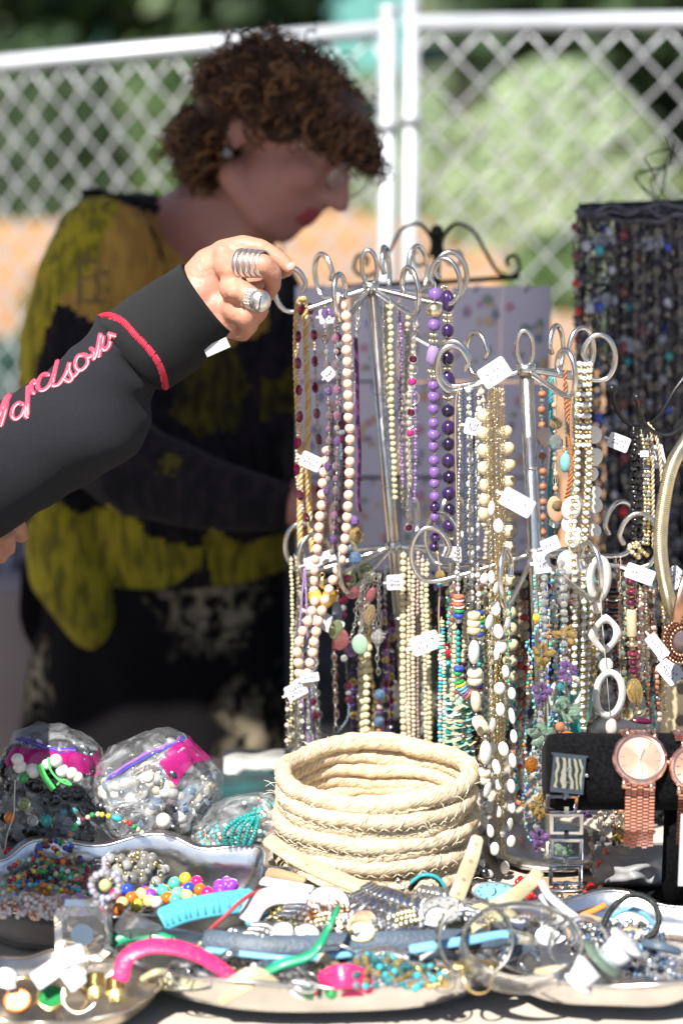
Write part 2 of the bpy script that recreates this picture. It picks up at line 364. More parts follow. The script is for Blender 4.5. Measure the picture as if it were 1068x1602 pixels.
# ------------------------------------------------------------------ necklace racks of bent steel rod
mat('rod',(.66,.65,.63),.24,1,var=.1,vs=60,bump=.12,bs=160)
VF=1.42
def hook(b,c,az,Rr,rho,M,rad=.0026,k=0):
    pr=[(0,0),(.3,-.07),(.58,-.14),(.80,-.18)]
    pts=[(r*Rr,z*Rr) for r,z in pr]; cx=Rr-rho; cz=-.18*Rr+rho*VF
    for i in range(1,19):
        a=-math.pi/2+.15+(i/18)*math.radians(250); pts.append((cx+rho*math.cos(a),cz+rho*VF*1.02*math.sin(a)))
    e=pts[-1]; pts.append((e[0]+.004,e[1]-rho*.45))
    w=[Vector(c)+M@Vector((r*math.cos(az),r*math.sin(az),z)) for r,z in pts]
    b.tube(spline(w,n=3),rad,8,k=k)
def rack(label,top,bot,tiers,Y,polr):
    t=thing('necklace_rack',label,'necklace rack',(bot.x,bot.y,TZ),'steel rod necklace racks')
    ax=(top-bot).normalized(); Mz=basis(ax,(0,-1,0)); # x,y,z
    X=Vector((1,0,0)); X=(X-ax*X.dot(ax)).normalized(); Yv=ax.cross(X); M=Matrix((X,Yv,ax)).transposed()
    b=MB(); b.tube([bot,top],polr,16)
    for s in (.36,.62,.8): b.tube([bot.lerp(top,s)-ax*.0012,bot.lerp(top,s)+ax*.0012],polr*1.07,16)
    b.build('pole','rod',t)
    b=MB(); lp=[top+M@Vector((.0085*math.sin(a)*(1 if 0<a<math.pi else 1)*(.55+.45*math.sin((a)/2)),0,.0165-.0185*math.cos(a))) for a in [i*2*math.pi/22 for i in range(23)]]
    b.tube(lp,.0023,8); b.build('finial_loop','rod',t)
    for c,azs,Rr,rho in tiers:
        b=MB(); b.tube([c-ax*.006,c+ax*.004],polr*1.35,16); b.build('collar','rod',t)
        for a in azs:
            b=MB(); hook(b,c-ax*.002,math.radians(a),Rr,rho,M); b.build('hook','rod',t)
    b=MB(); b.lathe([(0,.008),(.045,.007),(.06,.004),(.062,0),(0,0)],(bot.x,bot.y,TZ)); b.build('base','rod',t)
    return t
YA,YB=2.22,2.09
tA=P(580,447,YA); bA=P(648,1235,YA); bA.z=TZ+.004
axA=(tA-bA).normalized()
def on(top,bot,py,Y):
    # point of the pole at photo row py
    lo,hi=0,1
    for _ in range(30):
        mm=(lo+hi)/2
        if proj(bot.lerp(top,mm))[1]>py: lo=mm
        else: hi=mm
    return bot.lerp(top,lo)
rack('taller steel necklace rack, leaning left, its top hook held by the ringed hand',tA,bA,[(tA,[180,3,126,-112,78,52,-62,-25+0],.094,.0155),(on(tA,bA,852,YA),[180,0,125,-120,75,45,-60,-150],.108,.018)],YA,.0062)
tB=P(822,575,YB); bB=P(860,1290,YB); bB.z=TZ+.004
rack('shorter steel necklace rack on the right, hung with pearls and pale beads',tB,bB,[(tB,[183,0,165,128,60,-62,35],.083,.015),(on(tB,bB,862,YB),[180,0,150,62,-64,-110,28],.117,.0185)],YB,.0068)
# black wire rack with ball tips at the right edge
mat('blackwire',(.03,.03,.035),.3,.6)
t=thing('wire_rack','black wire rack with ball tips at the right edge of the frame','necklace rack',(P(1090,900,2.2).x,2.2,TZ))
b=MB(); c=P(1092,560,2.2); b.tube([Vector((c.x,2.2,TZ)),c],.004,10); b.build('pole','blackwire',t)
b=MB(); b.lathe([(0,.006),(.05,.005),(.052,0),(0,0)],(c.x,2.2,TZ)); b.build('base','blackwire',t)
for L in ([(957,608,2.12),(960,632,2.13),(975,657,2.14),(1000,668,2.15),(1030,652,2.17),(1055,610,2.19),(1090,565,2.2)],[(995,622,2.06),(999,645,2.07),(1012,668,2.08),(1035,681,2.1),(1058,672,2.14),(1078,630,2.18),(1091,580,2.2)],[(1180,600,2.2),(1176,640,2.2),(1150,665,2.2),(1120,650,2.2),(1093,580,2.2)]):
    w=[P(*q) for q in L]; b=MB(); b.tube(spline(w,n=6),.0021,8); b.build('arm','blackwire',t)
    b=MB(); b.sph(w[0],.0042,u=14,w=10); b.build('ball_tip','blackwire',t)
# ------------------------------------------------------------------ strung jewellery
KM={}
def kmesh(kind,mk):
    if (kind,mk) in KM: return KM[kind,mk]
    b=MB(); M=MC[mk]; sm=True
    if kind in('round','oval','disc'): b.sph((0,0,0),1,u=12,w=8)
    elif kind=='facet':
        b.sph((0,0,0),1,u=7,w=5); sm=False
    elif kind=='barrel': b.lathe([(0,.9),(.55,.85),(.92,.45),(1,0),(.92,-.45),(.55,-.85),(0,-.9)],seg=12)
    elif kind=='tubeb': b.lathe([(0,1),(.8,1),(1,.88),(1,-.88),(.8,-1),(0,-1)],seg=12)
    elif kind=='heishi': b.lathe([(0,1),(.8,1),(1,.5),(1,-.5),(.8,-1),(0,-1)],seg=12)
    elif kind=='carved': b.lathe([(0,1),(.5,.9),(1,.15),(.9,0),(1,-.15),(.5,-.9),(0,-1)],seg=14,wob=lambda q,a,i:Vector((q.x*(1+.08*math.cos(7*a)),q.y*(1+.08*math.cos(7*a)),q.z)))
    elif kind=='flower': 
        for i in range(6): b.sph((.68*math.cos(i*1.047),.68*math.sin(i*1.047),0),(.38,.38,.7),u=6,w=5)
    elif kind=='link': b.torus((0,0,0),.8,.2,M=Matrix(((0,0,1),(1,0,0),(0,1,0))),seg=12,sg=5,ell=1.4)
    elif kind=='ring': b.torus((0,0,0),.9,.11,M=Matrix(((1,0,0),(0,0,-1),(0,1,0))),seg=20,sg=6)
    elif kind=='bezel':
        b.torus((0,0,0),.9,.16,M=Matrix(((1,0,0),(0,0,-1),(0,1,0))),seg=14,sg=5,k=1); b.sph((0,0,0),(.82,.42,.82),u=10,w=6,k=0); M=[MC[mk],MC['silver']]
    elif kind=='nugget': b.sph((0,0,0),1,u=9,w=7); b.v=[tuple(Vector(v)*(1+.22*noise.noise(Vector(v)*1.7+Vector((hash(mk)%7*0+3,0,0))))) for v in b.v]
    elif kind=='chip': b.box((0,0,0),(1.9,1.5,1.7),Matrix.Rotation(.5,3,'X')); sm=False
    me=b.mesh(kind+'_bead',M,sm); KM[kind,mk]=me; return me
SMALLK={}
def place_bead(t,small,kind,mk,p,tan,da,dc,rr,thr=9,spin=None):
    """da along, dc across: diameters in metres"""
    B=basis(tan,Vector((rr.uniform(-.3,.3),-1,rr.uniform(-.1,.3)))) if kind in('ring','bezel','disc','link') else basis(tan,(rr.gauss(0,1),rr.gauss(0,1),rr.gauss(0,1)))
    sx=sy=dc/2; sz=da/2
    if kind=='disc': sy=dc/2*.35
    if kind in('ring','bezel'): B=basis(Vector((0,0,1)),(rr.uniform(-.4,.4),-1,.15))
    if kind=='link': B=B@Matrix.Rotation((spin or 0)*math.pi/2,3,'Z'); sz=da/2/1.12*.95; sx=sy=dc/2
    px=max(da,dc)/(K*depth(p))
    if px>=thr: inst('bead' if kind not in('ring','link') else kind,kmesh(kind,mk),t,p,B,(sx,sy,sz))
    else:
        b,idx=small; 
        if mk not in idx: idx[mk]=len(idx)
        k=idx[mk]; D=Matrix.Diagonal((sx,sy,sz)); MM=B@D
        if kind in('link','ring','bezel'):
            if kind not in SMALLK:
                g=MB()
                if kind=='link': g.torus((0,0,0),1,.26,M=Matrix(((0,0,1),(1,0,0),(0,1,0))),seg=8,sg=4,ell=1.3)
                else: g.torus((0,0,0),.9,.11,M=Matrix(((1,0,0),(0,0,-1),(0,1,0))),seg=14,sg=5)
                SMALLK[kind]=g
            g=SMALLK[kind]; b.add([p+MM@Vector(v) for v in g.v],g.f,k)
        elif kind=='chip': b.box(p,(1.9,1.5,1.7),MM@Matrix.Rotation(.5,3,'X'),k=k)
        else: b.sph(p,1,MM,u=8 if px>5 else 6,w=6 if px>5 else 4,k=k)
NCOUNT=0
def mktag(t,p,w,h,ang,tilt=.25,yaw=0,c='tagwhite',neck=True):
    """price tag: p world centre, w/h metres, ang degrees anticlockwise in view"""
    B=Matrix.Rotation(math.radians(yaw),3,'Z')@Matrix.Rotation(math.pi/2-tilt,3,'X')@Matrix.Rotation(math.radians(ang),3,'Z')
    p=Vector(p); b=MB(); r=min(w,h)*.14; pts=[]
    for sx,sy,a0 in((1,1,0),(-1,1,90),(-1,-1,180),(1,-1,270)):
        for i in range(4):
            a=math.radians(a0+i*30); pts.append((sx*(w/2-r)+r*math.cos(a),sy*(h/2-r)+r*math.sin(a)))
    n=len(pts); cv=lambda x:.12*x*x/w
    vs=[p+B@Vector((x,y,.0002+cv(x))) for x,y in pts]+[p+B@Vector((x,y,-.0002+cv(x))) for x,y in pts]
    b.add(vs,[tuple(range(n)),tuple(range(2*n-1,n-1,-1))]+[(i,i+n,(i+1)%n+n,(i+1)%n) for i in range(n)])
    if neck: b.box(p+B@Vector((-w*.5-w*.10,0,.12*w*.25)),(w*.22,h*.16,.0004),B)
    b.build('price_tag',c,t,smooth=False)
    if w>.012:
        s=MB(); rr=random.Random(int(w*1e6)+int(ang*7))
        for row in ((0.12,-.16) if h>.014 else (0,)):
            x=-w*.3
            while x<w*.25:
                q=[]; 
                for i in range(4): q.append(p+B@Vector((x+rr.uniform(0,.1)*w,h*(row+rr.uniform(-.12,.12)),.0006+.12*w*.09)))
                s.tube(q,.00034,3); x+=w*.13
        s.build('handwriting','ink',t)
mat('tagwhite',(.56,.56,.60),.6); mat('taggrey',(.55,.56,.62),.6); mat('ink',(.03,.03,.08),.8)
mat('cordwhite',(.7,.66,.58),.8); mat('cordtan',(.48,.33,.18),.8)
def necklace(label,paths,pats,cat='necklace',group=None,cord='cordwhite',cr=.5,tags=(),thr=9,jit=.6,name='necklace',seed=None):
    global NCOUNT; NCOUNT+=1
    rr=random.Random(seed or NCOUNT*13)
    p0=P(*paths[0][0]); t=thing(name,label,cat,p0,group)
    if not isinstance(pats[0],list): pats=[pats]*len(paths)
    small=(MB(),{}); cb=MB()
    for path,pat in zip(paths,pats):
        w=spline([P(*q) for q in path],n=8)
        if cr: cb.tube(w,m(cr,p0),5)
        L=[0]
        for a,c in zip(w[:-1],w[1:]): L.append(L[-1]+(c-a).length)
        s=rr.uniform(0,.004);i=(rr.randrange(len(pat)) if thr==12 else 0);j=0
        while True:
            kind,mk,da,dc,gap=pat[i%len(pat)]; i+=1
            if isinstance(mk,(tuple,list)): mk=rr.choice(mk)
            u=K*depth(p0); DA=da*u; s+=DA/2
            if s>=L[-1]: break
            while j<len(L)-2 and L[j+1]<s: j+=1
            f=(s-L[j])/max(1e-9,L[j+1]-L[j]); q=w[j].lerp(w[j+1],f)+Vector((rr.gauss(0,1),rr.gauss(0,1),0))*jit*u
            if kind!='gap': place_bead(t,small,kind,mk,q,(w[j+1]-w[j])*(1)+Vector((rr.gauss(0,1),rr.gauss(0,1),0))*.02*(w[j+1]-w[j]).length,DA*rr.uniform(.95,1.05),dc*u*rr.uniform(.95,1.05),rr,thr,spin=i%2)
            s+=DA/2+gap*u
    if small[1]: small[0].build('small_beads',list(small[1].keys()),t,kind='stuff')
    if cr: cb.build('cord',cord,t)
    for (tx,ty,tY,w_,h_,an) in tags:
        q=P(tx,ty,tY); mktag(t,q,m(w_,q),m(h_,q),an,yaw=rr.uniform(-10,10))
    return t
def rope(label,paths,r_px,mk,turns=5,strands=3,cat='necklace',name='rope_necklace',tags=()):
    p0=P(*paths[0][0]); t=thing(name,label,cat,p0); rad=m(r_px,p0)
    for path in paths:
        w=spline([P(*q) for q in path],n=14); L=0; S_=[0]
        for a,c in zip(w[:-1],w[1:]): L+=(c-a).length; S_.append(L)
        dense=[];n=int(L/(rad*.7))
        for k in range(n):
            s=k/n*L; j=max(i for i in range(len(S_)) if S_[i]<=s); j=min(j,len(w)-2); dense.append((w[j].lerp(w[j+1],(s-S_[j])/max(1e-9,S_[j+1]-S_[j])),(w[j+1]-w[j]).normalized(),s))
        for q in range(strands):
            b=MB(); pts=[]
            for c,tn,s in dense:
                B=basis(tn,(0,-1,.1)); a=s/(rad*5.2)*2*math.pi+q*2*math.pi/strands; pts.append(c+B@Vector((math.cos(a)*rad*.5,math.sin(a)*rad*.5,0)))
            b.tube(pts,rad*.52,6); b.build('strand',mk if isinstance(mk,str) else mk[q%len(mk)],t)
    for (tx,ty,tY,w_,h_,an) in tags:
        q=P(tx,ty,tY); mktag(t,q,m(w_,q),m(h_,q),an)
    return t
def S2(x0,y0,x1,y1,Y,w=4.5,n=4,rr=None):
    rr=rr or R; return [(x0+(x1-x0)*i/n+(rr.uniform(-w,w) if 0<i<n else 0),y0+(y1-y0)*i/n,Y) for i in range(n+1)]
mat('goldcord',(.72,.48,.16),.35,.35,bump=.5,bs=900); mat('goldcord2',(.80,.62,.34),.35,.3,bump=.5,bs=900)
mat('ribbonpurple',(.10,.02,.12),.25,sheen=.3); mat('lilaccord',(.42,.28,.55),.6); mat('navycord',(.06,.08,.14),.5); mat('leather',(.46,.17,.07),.55,bump=.4,bs=500)
B_='round'
# ---- rack A, top tier, left to right
rope('thick gold twisted rope necklace hanging leftmost from the tall rack',[[(466,474,2.19),(464,500,2.185),(463,560,2.185),(466,640,2.19),(470,720,2.2),(469,800,2.2),(470,868,2.2)],[(468,473,2.22),(472,468,2.20),(477,478,2.205),(479,560,2.205),(482,640,2.205),(481,720,2.2),(484,800,2.205),(489,868,2.2)]],5.6,['goldcord','goldcord2','goldcord2'])
necklace('dark maroon oval glass beads with tiny pink spacers beside the gold rope',
 [[(476,474,2.18),(468,500,2.175),(466,530,2.175),(467,600,2.175),(468,650,2.175),(463,720,2.175),(467,765,2.175),(475,800,2.18),(488,825,2.19)],[(484,474,2.23),(491,520,2.23),(494,600,2.23),(497,680,2.23),(501,740,2.23),(496,790,2.22),(488,825,2.2)]],
 [('facet','g_garnet',19,12,1),('round','pearl_pinkpearl',5,5,0),('round','pearl_pinkpearl',6,6,0),('round','rosewhite',5,6,0),('round','pearl_pinkpearl',6,6,1)],tags=[(511,495,2.2,24,23,5),(486,722,2.165,34,24,-24)])
necklace('smoky lilac crystal chain with pointed pink beads, in front of the peach pearls',
 [[(508,476,2.16),(511,560,2.155),(514,640,2.155),(513,720,2.155),(508,800,2.155),(502,870,2.16)],[(520,474,2.15),(524,530,2.145),(527,620,2.145),(527,700,2.145),(524,780,2.145),(519,862,2.15),(508,880,2.15)]],
 [('facet',('g_purpleglass','g_pinkglass','g_smoke'),17,12,1),('link','palegold',6,4,0),('facet',('g_clear','g_smoke','g_pinkglass'),10,9,1),('link','palegold',6,4,0)],cord='palegold',cr=.35,tags=[(514,585,2.15,20,18,40)])
necklace('long strand of large peach pearls trailing down to the left of the basket',
 [[(526,462,2.17),(533,474,2.15),(540,490,2.14),(543,560,2.135),(545,640,2.135),(547,700,2.135),(545,780,2.13),(538,850,2.13),(527,895,2.13),(513,925,2.13),(505,950,2.125),(497,975,2.12),(492,1005,2.12),(486,1035,2.12),(478,1070,2.12),(470,1098,2.12)],
  [(512,690,2.165),(507,730,2.16),(502,790,2.155),(497,850,2.15),(493,885,2.15),(490,915,2.15),(493,940,2.14),(484,965,2.13),(472,992,2.125),(464,1020,2.12),(468,1045,2.12),(464,1080,2.12),(470,1098,2.12)]],
 [('round','pearl_peach',16.5,16.5,1.2)],thr=9,tags=[(508,972,2.15,60,26,-28),(463,1080,2.11,34,24,25),(484,1060,2.11,30,14,5)])
necklace('blue grey seed bead strand with wine red pearls and crystals looping low behind the basket',
 [[(527,474,2.2),(530,560,2.2),(534,700,2.2),(533,860,2.19),(536,930,2.18),(538,990,2.17),(541,1040,2.17),(545,1090,2.17),(543,1125,2.17),(522,1148,2.17),(500,1140,2.17),(490,1100,2.17),(489,1040,2.18),(493,960,2.19)]],
 [('round','gunmetal',4.5,5,.1)]*9+[('round','g_garnet',13,13,0),('facet','g_clear',11,11,0),('round','g_garnet',12,12,0)]+[('round','bluegrey',4.5,5,.1)]*14)
necklace('silver link chain ending in a flat purple ribbon, right of the peach pearls',[[(556,470,2.2),(557,500,2.2),(558,535,2.2)],[(562,470,2.21),(561,500,2.21),(558,535,2.2)]],[('link','silver',9,6,-1)],cr=.3)
b=MB(); w=spline([P(*q) for q in [(556,528,2.19),(558,580,2.19),(559,650,2.19),(562,710,2.19),(560,775,2.19),(563,800,2.19)]]); b.tube(w,m(3.4,w[0]),8,flat=.3,up=(0,-1,0)); b.sph(P(561,751,2.187),m(5,w[0])); tag(b.build('ribbon_necklace','ribbonpurple'),'flat dark purple satin ribbon beside the tall pole','necklace')
necklace('string of cream gold pearls just right of the tall pole',[[(610,470,2.18),(611,540,2.175),(612,620,2.175),(615,700,2.18),(618,780,2.19)],[(603,470,2.26),(604,560,2.26),(612,700,2.26)]],[('round','pearl_goldpearl',10,10,.5)])
necklace('thin open silver chain hanging next to the tall pole',[[(599,470,2.2),(600,560,2.2),(603,700,2.2)],[(623,470,2.2),(624,560,2.2),(625,700,2.2),(628,790,2.2)]],[('link','oldsilver',9,5,-1)],cr=.2)
necklace('lilac seed bead strand between the cream pearls and the taupe pearls',[[(625,476,2.19),(627,560,2.19),(626,640,2.19),(630,760,2.19)],[(648,600,2.2),(650,690,2.2),(648,790,2.2)]],[('round','lightlilac',6,6,.2),('round','lilac',5,5,.2)])
necklace('taupe pearl strand behind the magenta stone chain',[[(638,490,2.21),(636,560,2.21),(630,640,2.21),(628,720,2.21),(634,800,2.21)],[(652,500,2.24),(640,620,2.24),(640,760,2.24)]],[('round','pearl_taupe',11,11,.4)])
necklace('silver chain with round magenta stones and open rings',
 [[(653,456,2.16),(649,500,2.155),(647,540,2.155),(646,562,2.155),(645,585,2.155),(644,610,2.155),(643,635,2.155),(642,670,2.155),(640,700,2.155),(641,730,2.155),(640,755,2.155),(637,800,2.16),(640,830,2.17)]],
 [('link','silver',7,6,-1)]*16+[('bezel','g_garnet',15,15,1),('ring','silver',18,16,1),('bezel','magenta',17,17,1),('gap','silver',4,4,0),('ring','silver',26,26,0),('gap','silver',3,4,0),('bezel','g_garnet',15,15,1),('ring','silver',16,16,1),('bezel','magenta',15,15,1)]+[('link','silver',7,5,-1)]*9,cr=.3,tags=[(660,535,2.15,24,4,-30)],jit=.2)
necklace('polished lilac stone beads with a gold ball near the top, on the tall rack',
 [[(681,444,2.12),(680,478,2.115),(678,540,2.11),(677,610,2.11),(678,700,2.11),(680,780,2.11),(679,866,2.115)]],
 [('round','lilac',22,22,0),('round','palegold',26,26,0),('round','lilac',21,21,0),('flower','palegold',9,14,0),('flower','palegold',10,18,0),('oval','lightlilac',38,23,0),('flower','palegold',9,18,0),('flower','palegold',10,14,0),
 ('round','lilac',18,18,0),('round','lilac',20,20,0),('round','lilac',18,18,0),('round','gold',5,5,0),('round','lilac',18,18,0),('round','lilac',20,20,0),('round','lilac',18,18,0),('round','gold',5,5,0),('round','lilac',18,18,0),('round','lilac',20,20,0),('round','lilac',17,17,0),('round','gold',5,5,0),('round','lilac',17,17,0),('round','purple',18,18,0),('round','lilac',16,16,0),('round','gold',5,5,0),('round','lilac',15,15,0),('round','purple',16,16,0),('round','purple',16,16,0)],tags=[(707,868,2.12,28,26,0)])
necklace('very dark purple stone beads with oval stones and gold spacers, behind the lilac ones',
 [[(691,446,2.2),(699,474,2.19),(699,560,2.19),(701,640,2.19),(702,760,2.19),(704,880,2.19),(708,960,2.19)]],
 [('flower','palegold',8,14,0),('oval','purple',36,22,0),('flower','palegold',9,16,0),('flower','palegold',9,15,0),('round','purple',22,20,0),('round','palegold',22,22,0),('round','deep',22,20,0),('flower','palegold',9,20,0),('oval','purple',38,24,0),('flower','palegold',8,18,0),('round','palegold',8,8,0)]+[('round','deep',21,21,0),('round','gold',5,5,0),('round','purple',23,23,0),('round','gold',5,5,0)]*4)
necklace('dark purple facetted beads hanging in the gap below the lilac stones',[[(686,888,2.2),(687,960,2.2),(690,1040,2.2),(688,1100,2.2),(690,1150,2.2)],[(707,880,2.23),(709,930,2.23),(708,1000,2.23)]],[('facet','deep',18,16,0),('facet','purple',20,17,0),('round','gold',5,5,0)])
# ---- rack A, second tier
necklace('thin twin strands of cream pearls at the far left of the lower tier',[[(455,870,2.16),(457,950,2.155),(457,1040,2.155),(455,1120,2.155),(453,1170,2.155)],[(464,870,2.17),(466,960,2.165),(466,1040,2.165),(462,1100,2.165),(462,1170,2.165)]],[('round','pearl_goldpearl',6.5,6.5,0)])
necklace('bunch of fine silver chains left of the lilac cords',[[(460,866,2.2),(472,940,2.2),(474,1050,2.2),(468,1170,2.2)],[(476,866,2.2),(479,960,2.2),(482,1060,2.2),(480,1170,2.2)],[(486,870,2.2),(487,960,2.2),(492,1060,2.2),(496,1170,2.2)],[(449,1090,2.17),(450,1130,2.17),(449,1170,2.17)]],[('link','oldsilver',8,6,-1),('link','silver',8,6,-1)],cr=.2)
necklace('fine grey chain with small dangling pearls at the bottom left of the rack',[[(448,1080,2.15),(450,1120,2.15),(447,1175,2.15)],[(470,1095,2.15),(474,1140,2.15),(470,1178,2.15)]],[('round','pearl_cream',8,8,12),('link','oldsilver',6,4,0)],cr=.4,cord='oldsilver')
rope('pair of thin lilac cords hanging between the pearls at the lower left',[[(476,890,2.14),(470,960,2.14),(467,1030,2.14),(474,1100,2.14),(482,1166,2.14)],[(477,890,2.14),(480,960,2.14),(481,1030,2.14),(485,1100,2.14),(490,1166,2.14)]],1.8,'lilaccord',strands=2,name='cord_necklace',tags=[(500,875,2.15,50,18,20)])
# heart pendant
t=thing('heart_pendant','glittering amber glass heart hanging by the peach pearls','pendant',P(502,905,2.145))
mat('glitter',(.85,.55,.08),.15,.3,coat=.6,col2=(.60,.34,.05),vs=300,bump=.8,bs=600)
c=P(504,938,2.145); b=MB(); u=K*depth(c)
hp=[]; 
for i in range(28):
    a=2*math.pi*i/28; hp.append((16*math.sin(a)**3,13*math.cos(a)-5*math.cos(2*a)-2*math.cos(3*a)-math.cos(4*a)))
for s,dz in((1,0),(.9,5),(.65,8),(.3,9.5)):
    for sg in((1,-1) if dz else (1,)): pass
rings=[(.25,-9.5),(.62,-8),(.9,-5),(1,0),(.9,5),(.62,8),(.25,9.5)]
n=28; vs=[c+Vector((x*s*1.5*u,dz*u*.8,y*s*1.55*u)) for s,dz in rings for x,y in hp]
fs=[(i*n+j,i*n+(j+1)%n,(i+1)*n+(j+1)%n,(i+1)*n+j) for i in range(6) for j in range(n)]+[tuple(range(n))[::-1],tuple(6*n+j for j in range(n))]
b.add(vs,fs); b.build('heart','glitter',t); b=MB(); b.lathe([(0,.012),(.0022,.011),(.0028,.004),(.0015,0),(0,0)],c+Vector((0,0,.011))); b.torus(c+Vector((0,0,.025)),.0022,.0006,M=Matrix(((1,0,0),(0,0,-1),(0,1,0)))); b.build('bail','gold',t)
def flat(t,px,py,Y,w,h,mk,ang=0,th=.25,kind='round',nm='charm'):
    p=P(px,py,Y); u=K*depth(p); B=Matrix.Rotation(math.radians(R.uniform(-20,20)),3,'Z')@Matrix.Rotation(math.radians(-ang),3,'Y')
    return inst(nm,kmesh(kind,mk),t,p,B,(w/2*u,min(w,h)/2*u*th,h/2*u))
t=necklace('charm necklace of many fine silver chains with coloured glass drops and ovals',
 [S2(x0,895,x1,1000,2.15+.004*i,4) for i,(x0,x1) in enumerate([(572,548),(578,562),(583,568),(586,572),(592,585),(596,590),(570,558)])],[('link','silver',7,5,-1)],cr=.2)
for a in [(555,873,2.135,23,22,'g_bluegl',0,.8,'facet'),(527,958,2.15,17,36,'bluegrey',5),(525,985,2.14,22,34,'g_limegl',-15),(533,1001,2.14,26,36,'g_rosegl',-15),(563,1008,2.135,27,33,'palegreen',0,.3),(578,961,2.14,16,34,'g_peachgl',-18),(551,927,2.145,24,22,'g_rosegl',0,.5),(580,930,2.15,16,26,'g_rosegl',-20,.6,'nugget'),(556,838,2.16,26,26,'g_amber',0,.9,'nugget'),(553,815,2.17,17,18,'lilac',0,.9,'facet'),(548,857,2.17,14,14,'bluegrey',0,.9),(548,905,2.16,20,26,'g_limegl',0,.8,'nugget'),(590,995,2.15,22,28,'g_clear',0,.6,'facet'),(548,1015,2.16,22,26,'g_purpleglass',20,.5,'nugget'),(543,905,2.14,13,13,'g_garnet',0,1),(538,1030,2.13,12,12,'g_clear',0,1,'facet'),(505,868,2.16,13,16,'g_pinkglass',0,.8,'facet'),(572,898,2.17,30,34,'g_limegl',10,.6,'nugget')]: flat(t,*a)
necklace('purple chip beads with rough amber nuggets, left of the cream pearl string',[[(560,1020,2.2),(553,1050,2.2),(553,1100,2.2),(556,1160,2.2)]],[('nugget','purple',14,13,0),('nugget','deep',14,13,0),('nugget','purple',14,14,0),('nugget','goldpearl' if 0 else 'g_amber',13,14,0)])
necklace('string of round cream pearls in the middle of the lower tier',[[(576,1005,2.16),(573,1080,2.16),(574,1160,2.16)],[(566,1020,2.19),(566,1090,2.19),(567,1160,2.19)]],[('round','pearl_goldpearl',12,12,.4)])
necklace('silver link chain with a pale blue round stone, left of the tall pole',[[(588,960,2.17),(590,1020,2.17),(591,1060,2.17)],[(594,1080,2.16),(592,1110,2.17),(592,1160,2.17)]],[[('link','silver',12,8,-1)],[('round','g_bluegl',18,18,2),('round','terra',9,9,1),('facet','pearl_pinkpearl',10,10,1),('facet','g_purpleglass',10,10,1)]],cr=.3)
necklace('dark silver oval link chain standing free against the black skirt',[[(523,1020,2.2),(523,1060,2.2),(525,1100,2.2),(525,1145,2.2)]],[('link','silver',14,9,-2)],cr=0)
necklace('dark purple and amber glass strand just left of the tall pole',[[(596,930,2.2),(602,1000,2.2),(603,1080,2.2),(604,1160,2.2)],[(614,960,2.22),(611,1060,2.22),(612,1160,2.22)]],[('round','purple',12,11,0),('facet','g_garnet',11,12,0),('round','g_purpleglass',12,12,0),('round','g_amber',12,13,0),('facet','deep',12,12,0),('round','silver',5,7,0)])
for i,(x,x2,d,mk,lb,Y) in enumerate([(630,631,11,'pearl_goldpearl','leftmost strand of larger gold cream pearls right of the tall pole',2.16),(639,640,7,'pearl_beige','first thin strand of beige pearls beside the larger cream ones',2.155),(646,647,7.5,'pearl_beige','second thin strand of beige pearls, tight against the first',2.15),(653,655,6.5,'pearl_pinkpearl','thin pinkish pearl strand in shadow between beige pearl strands',2.18),(660,666,7.5,'pearl_beige','beige pearl strand ending under the slanting blank tag',2.155),(667,672,8.5,'pearl_goldpearl','rightmost strand of the beige pearl bunch, beside dark purple beads',2.15)]):
    necklace(lb,[[(x+1,862+i%3*6,Y),(x,940,Y),(x2-1,1060,Y),(x2,1165,Y)]],[('round',mk,d,d,0)],group='beige pearl strands',tags=[(617,911,2.14,26,24,0)] if i==0 else ([(665,1006,2.12,46,30,20)] if i==4 else ()),jit=.3)
# ---- between the racks
necklace('tan knotted cord with an amber bead and twin strands of turquoise and cream seed beads',[[(683,862,2.1),(688,900,2.1),(686,965,2.1),(689,1040,2.1),(688,1100,2.1),(688,1165,2.1)],[(690,965,2.1),(694,1040,2.1),(695,1100,2.1),(694,1165,2.1)]],
 [[('round','cordwhite' if 0 else 'palegold',5,4,10)]*2+[('round','g_amber',17,16,2),('round','turq',8,9,8)]+[('gap','turq',70,4,0)]+[(B_,('aqua','turq','pearl_white','pearl_beige'),6.5,8,0)]*60,[(B_,('aqua','turq','pearl_white','pearl_beige','pearl_goldpearl'),6,8,0)]],cord='cordtan',cr=1.3)
necklace('beads with a coral, green and blue disc stack and cream seeds, left of its twin',[[(714,880,2.06),(716,925,2.05)],[(717,925,2.05),(717,975,2.05)],[(716,985,2.05),(716,1036,2.05)],[(717,1040,2.05),(717,1062,2.05),(724,1078,2.05),(736,1087,2.05),(748,1078,2.05)],[(711,975,2.07),(710,1040,2.07),(706,1100,2.07)],[(727,960,2.07),(725,1040,2.07)]],
 [[('round','silver',8,9,0),('round','pearl_white',8,8,0),('nugget','silver',10,12,0)],[('heishi','coral',6,18,0),('heishi','rosewhite',5,17,0),('heishi','coral',6,18,0),('heishi','rosewhite',5,18,0),('heishi','green',7,18,0),('heishi','blue',8,18,0),('round','silver',10,10,0)],[('round','teal',9,9,0)],[('heishi','blue',7,17,0),('heishi','green',7,17,0),('round','silver',9,10,0),('heishi','green',5,18,0),('heishi','yellow',5,18,0),('heishi','sky',6,18,0),('heishi','aqua',5,18,0),('heishi','lilac',5,18,0),('heishi','coral',5,18,0),('heishi','orange',5,18,0),('round','silver',10,12,0)],[(B_,'bone',8,9,0)],[(B_,'bone',8,9,0)]])
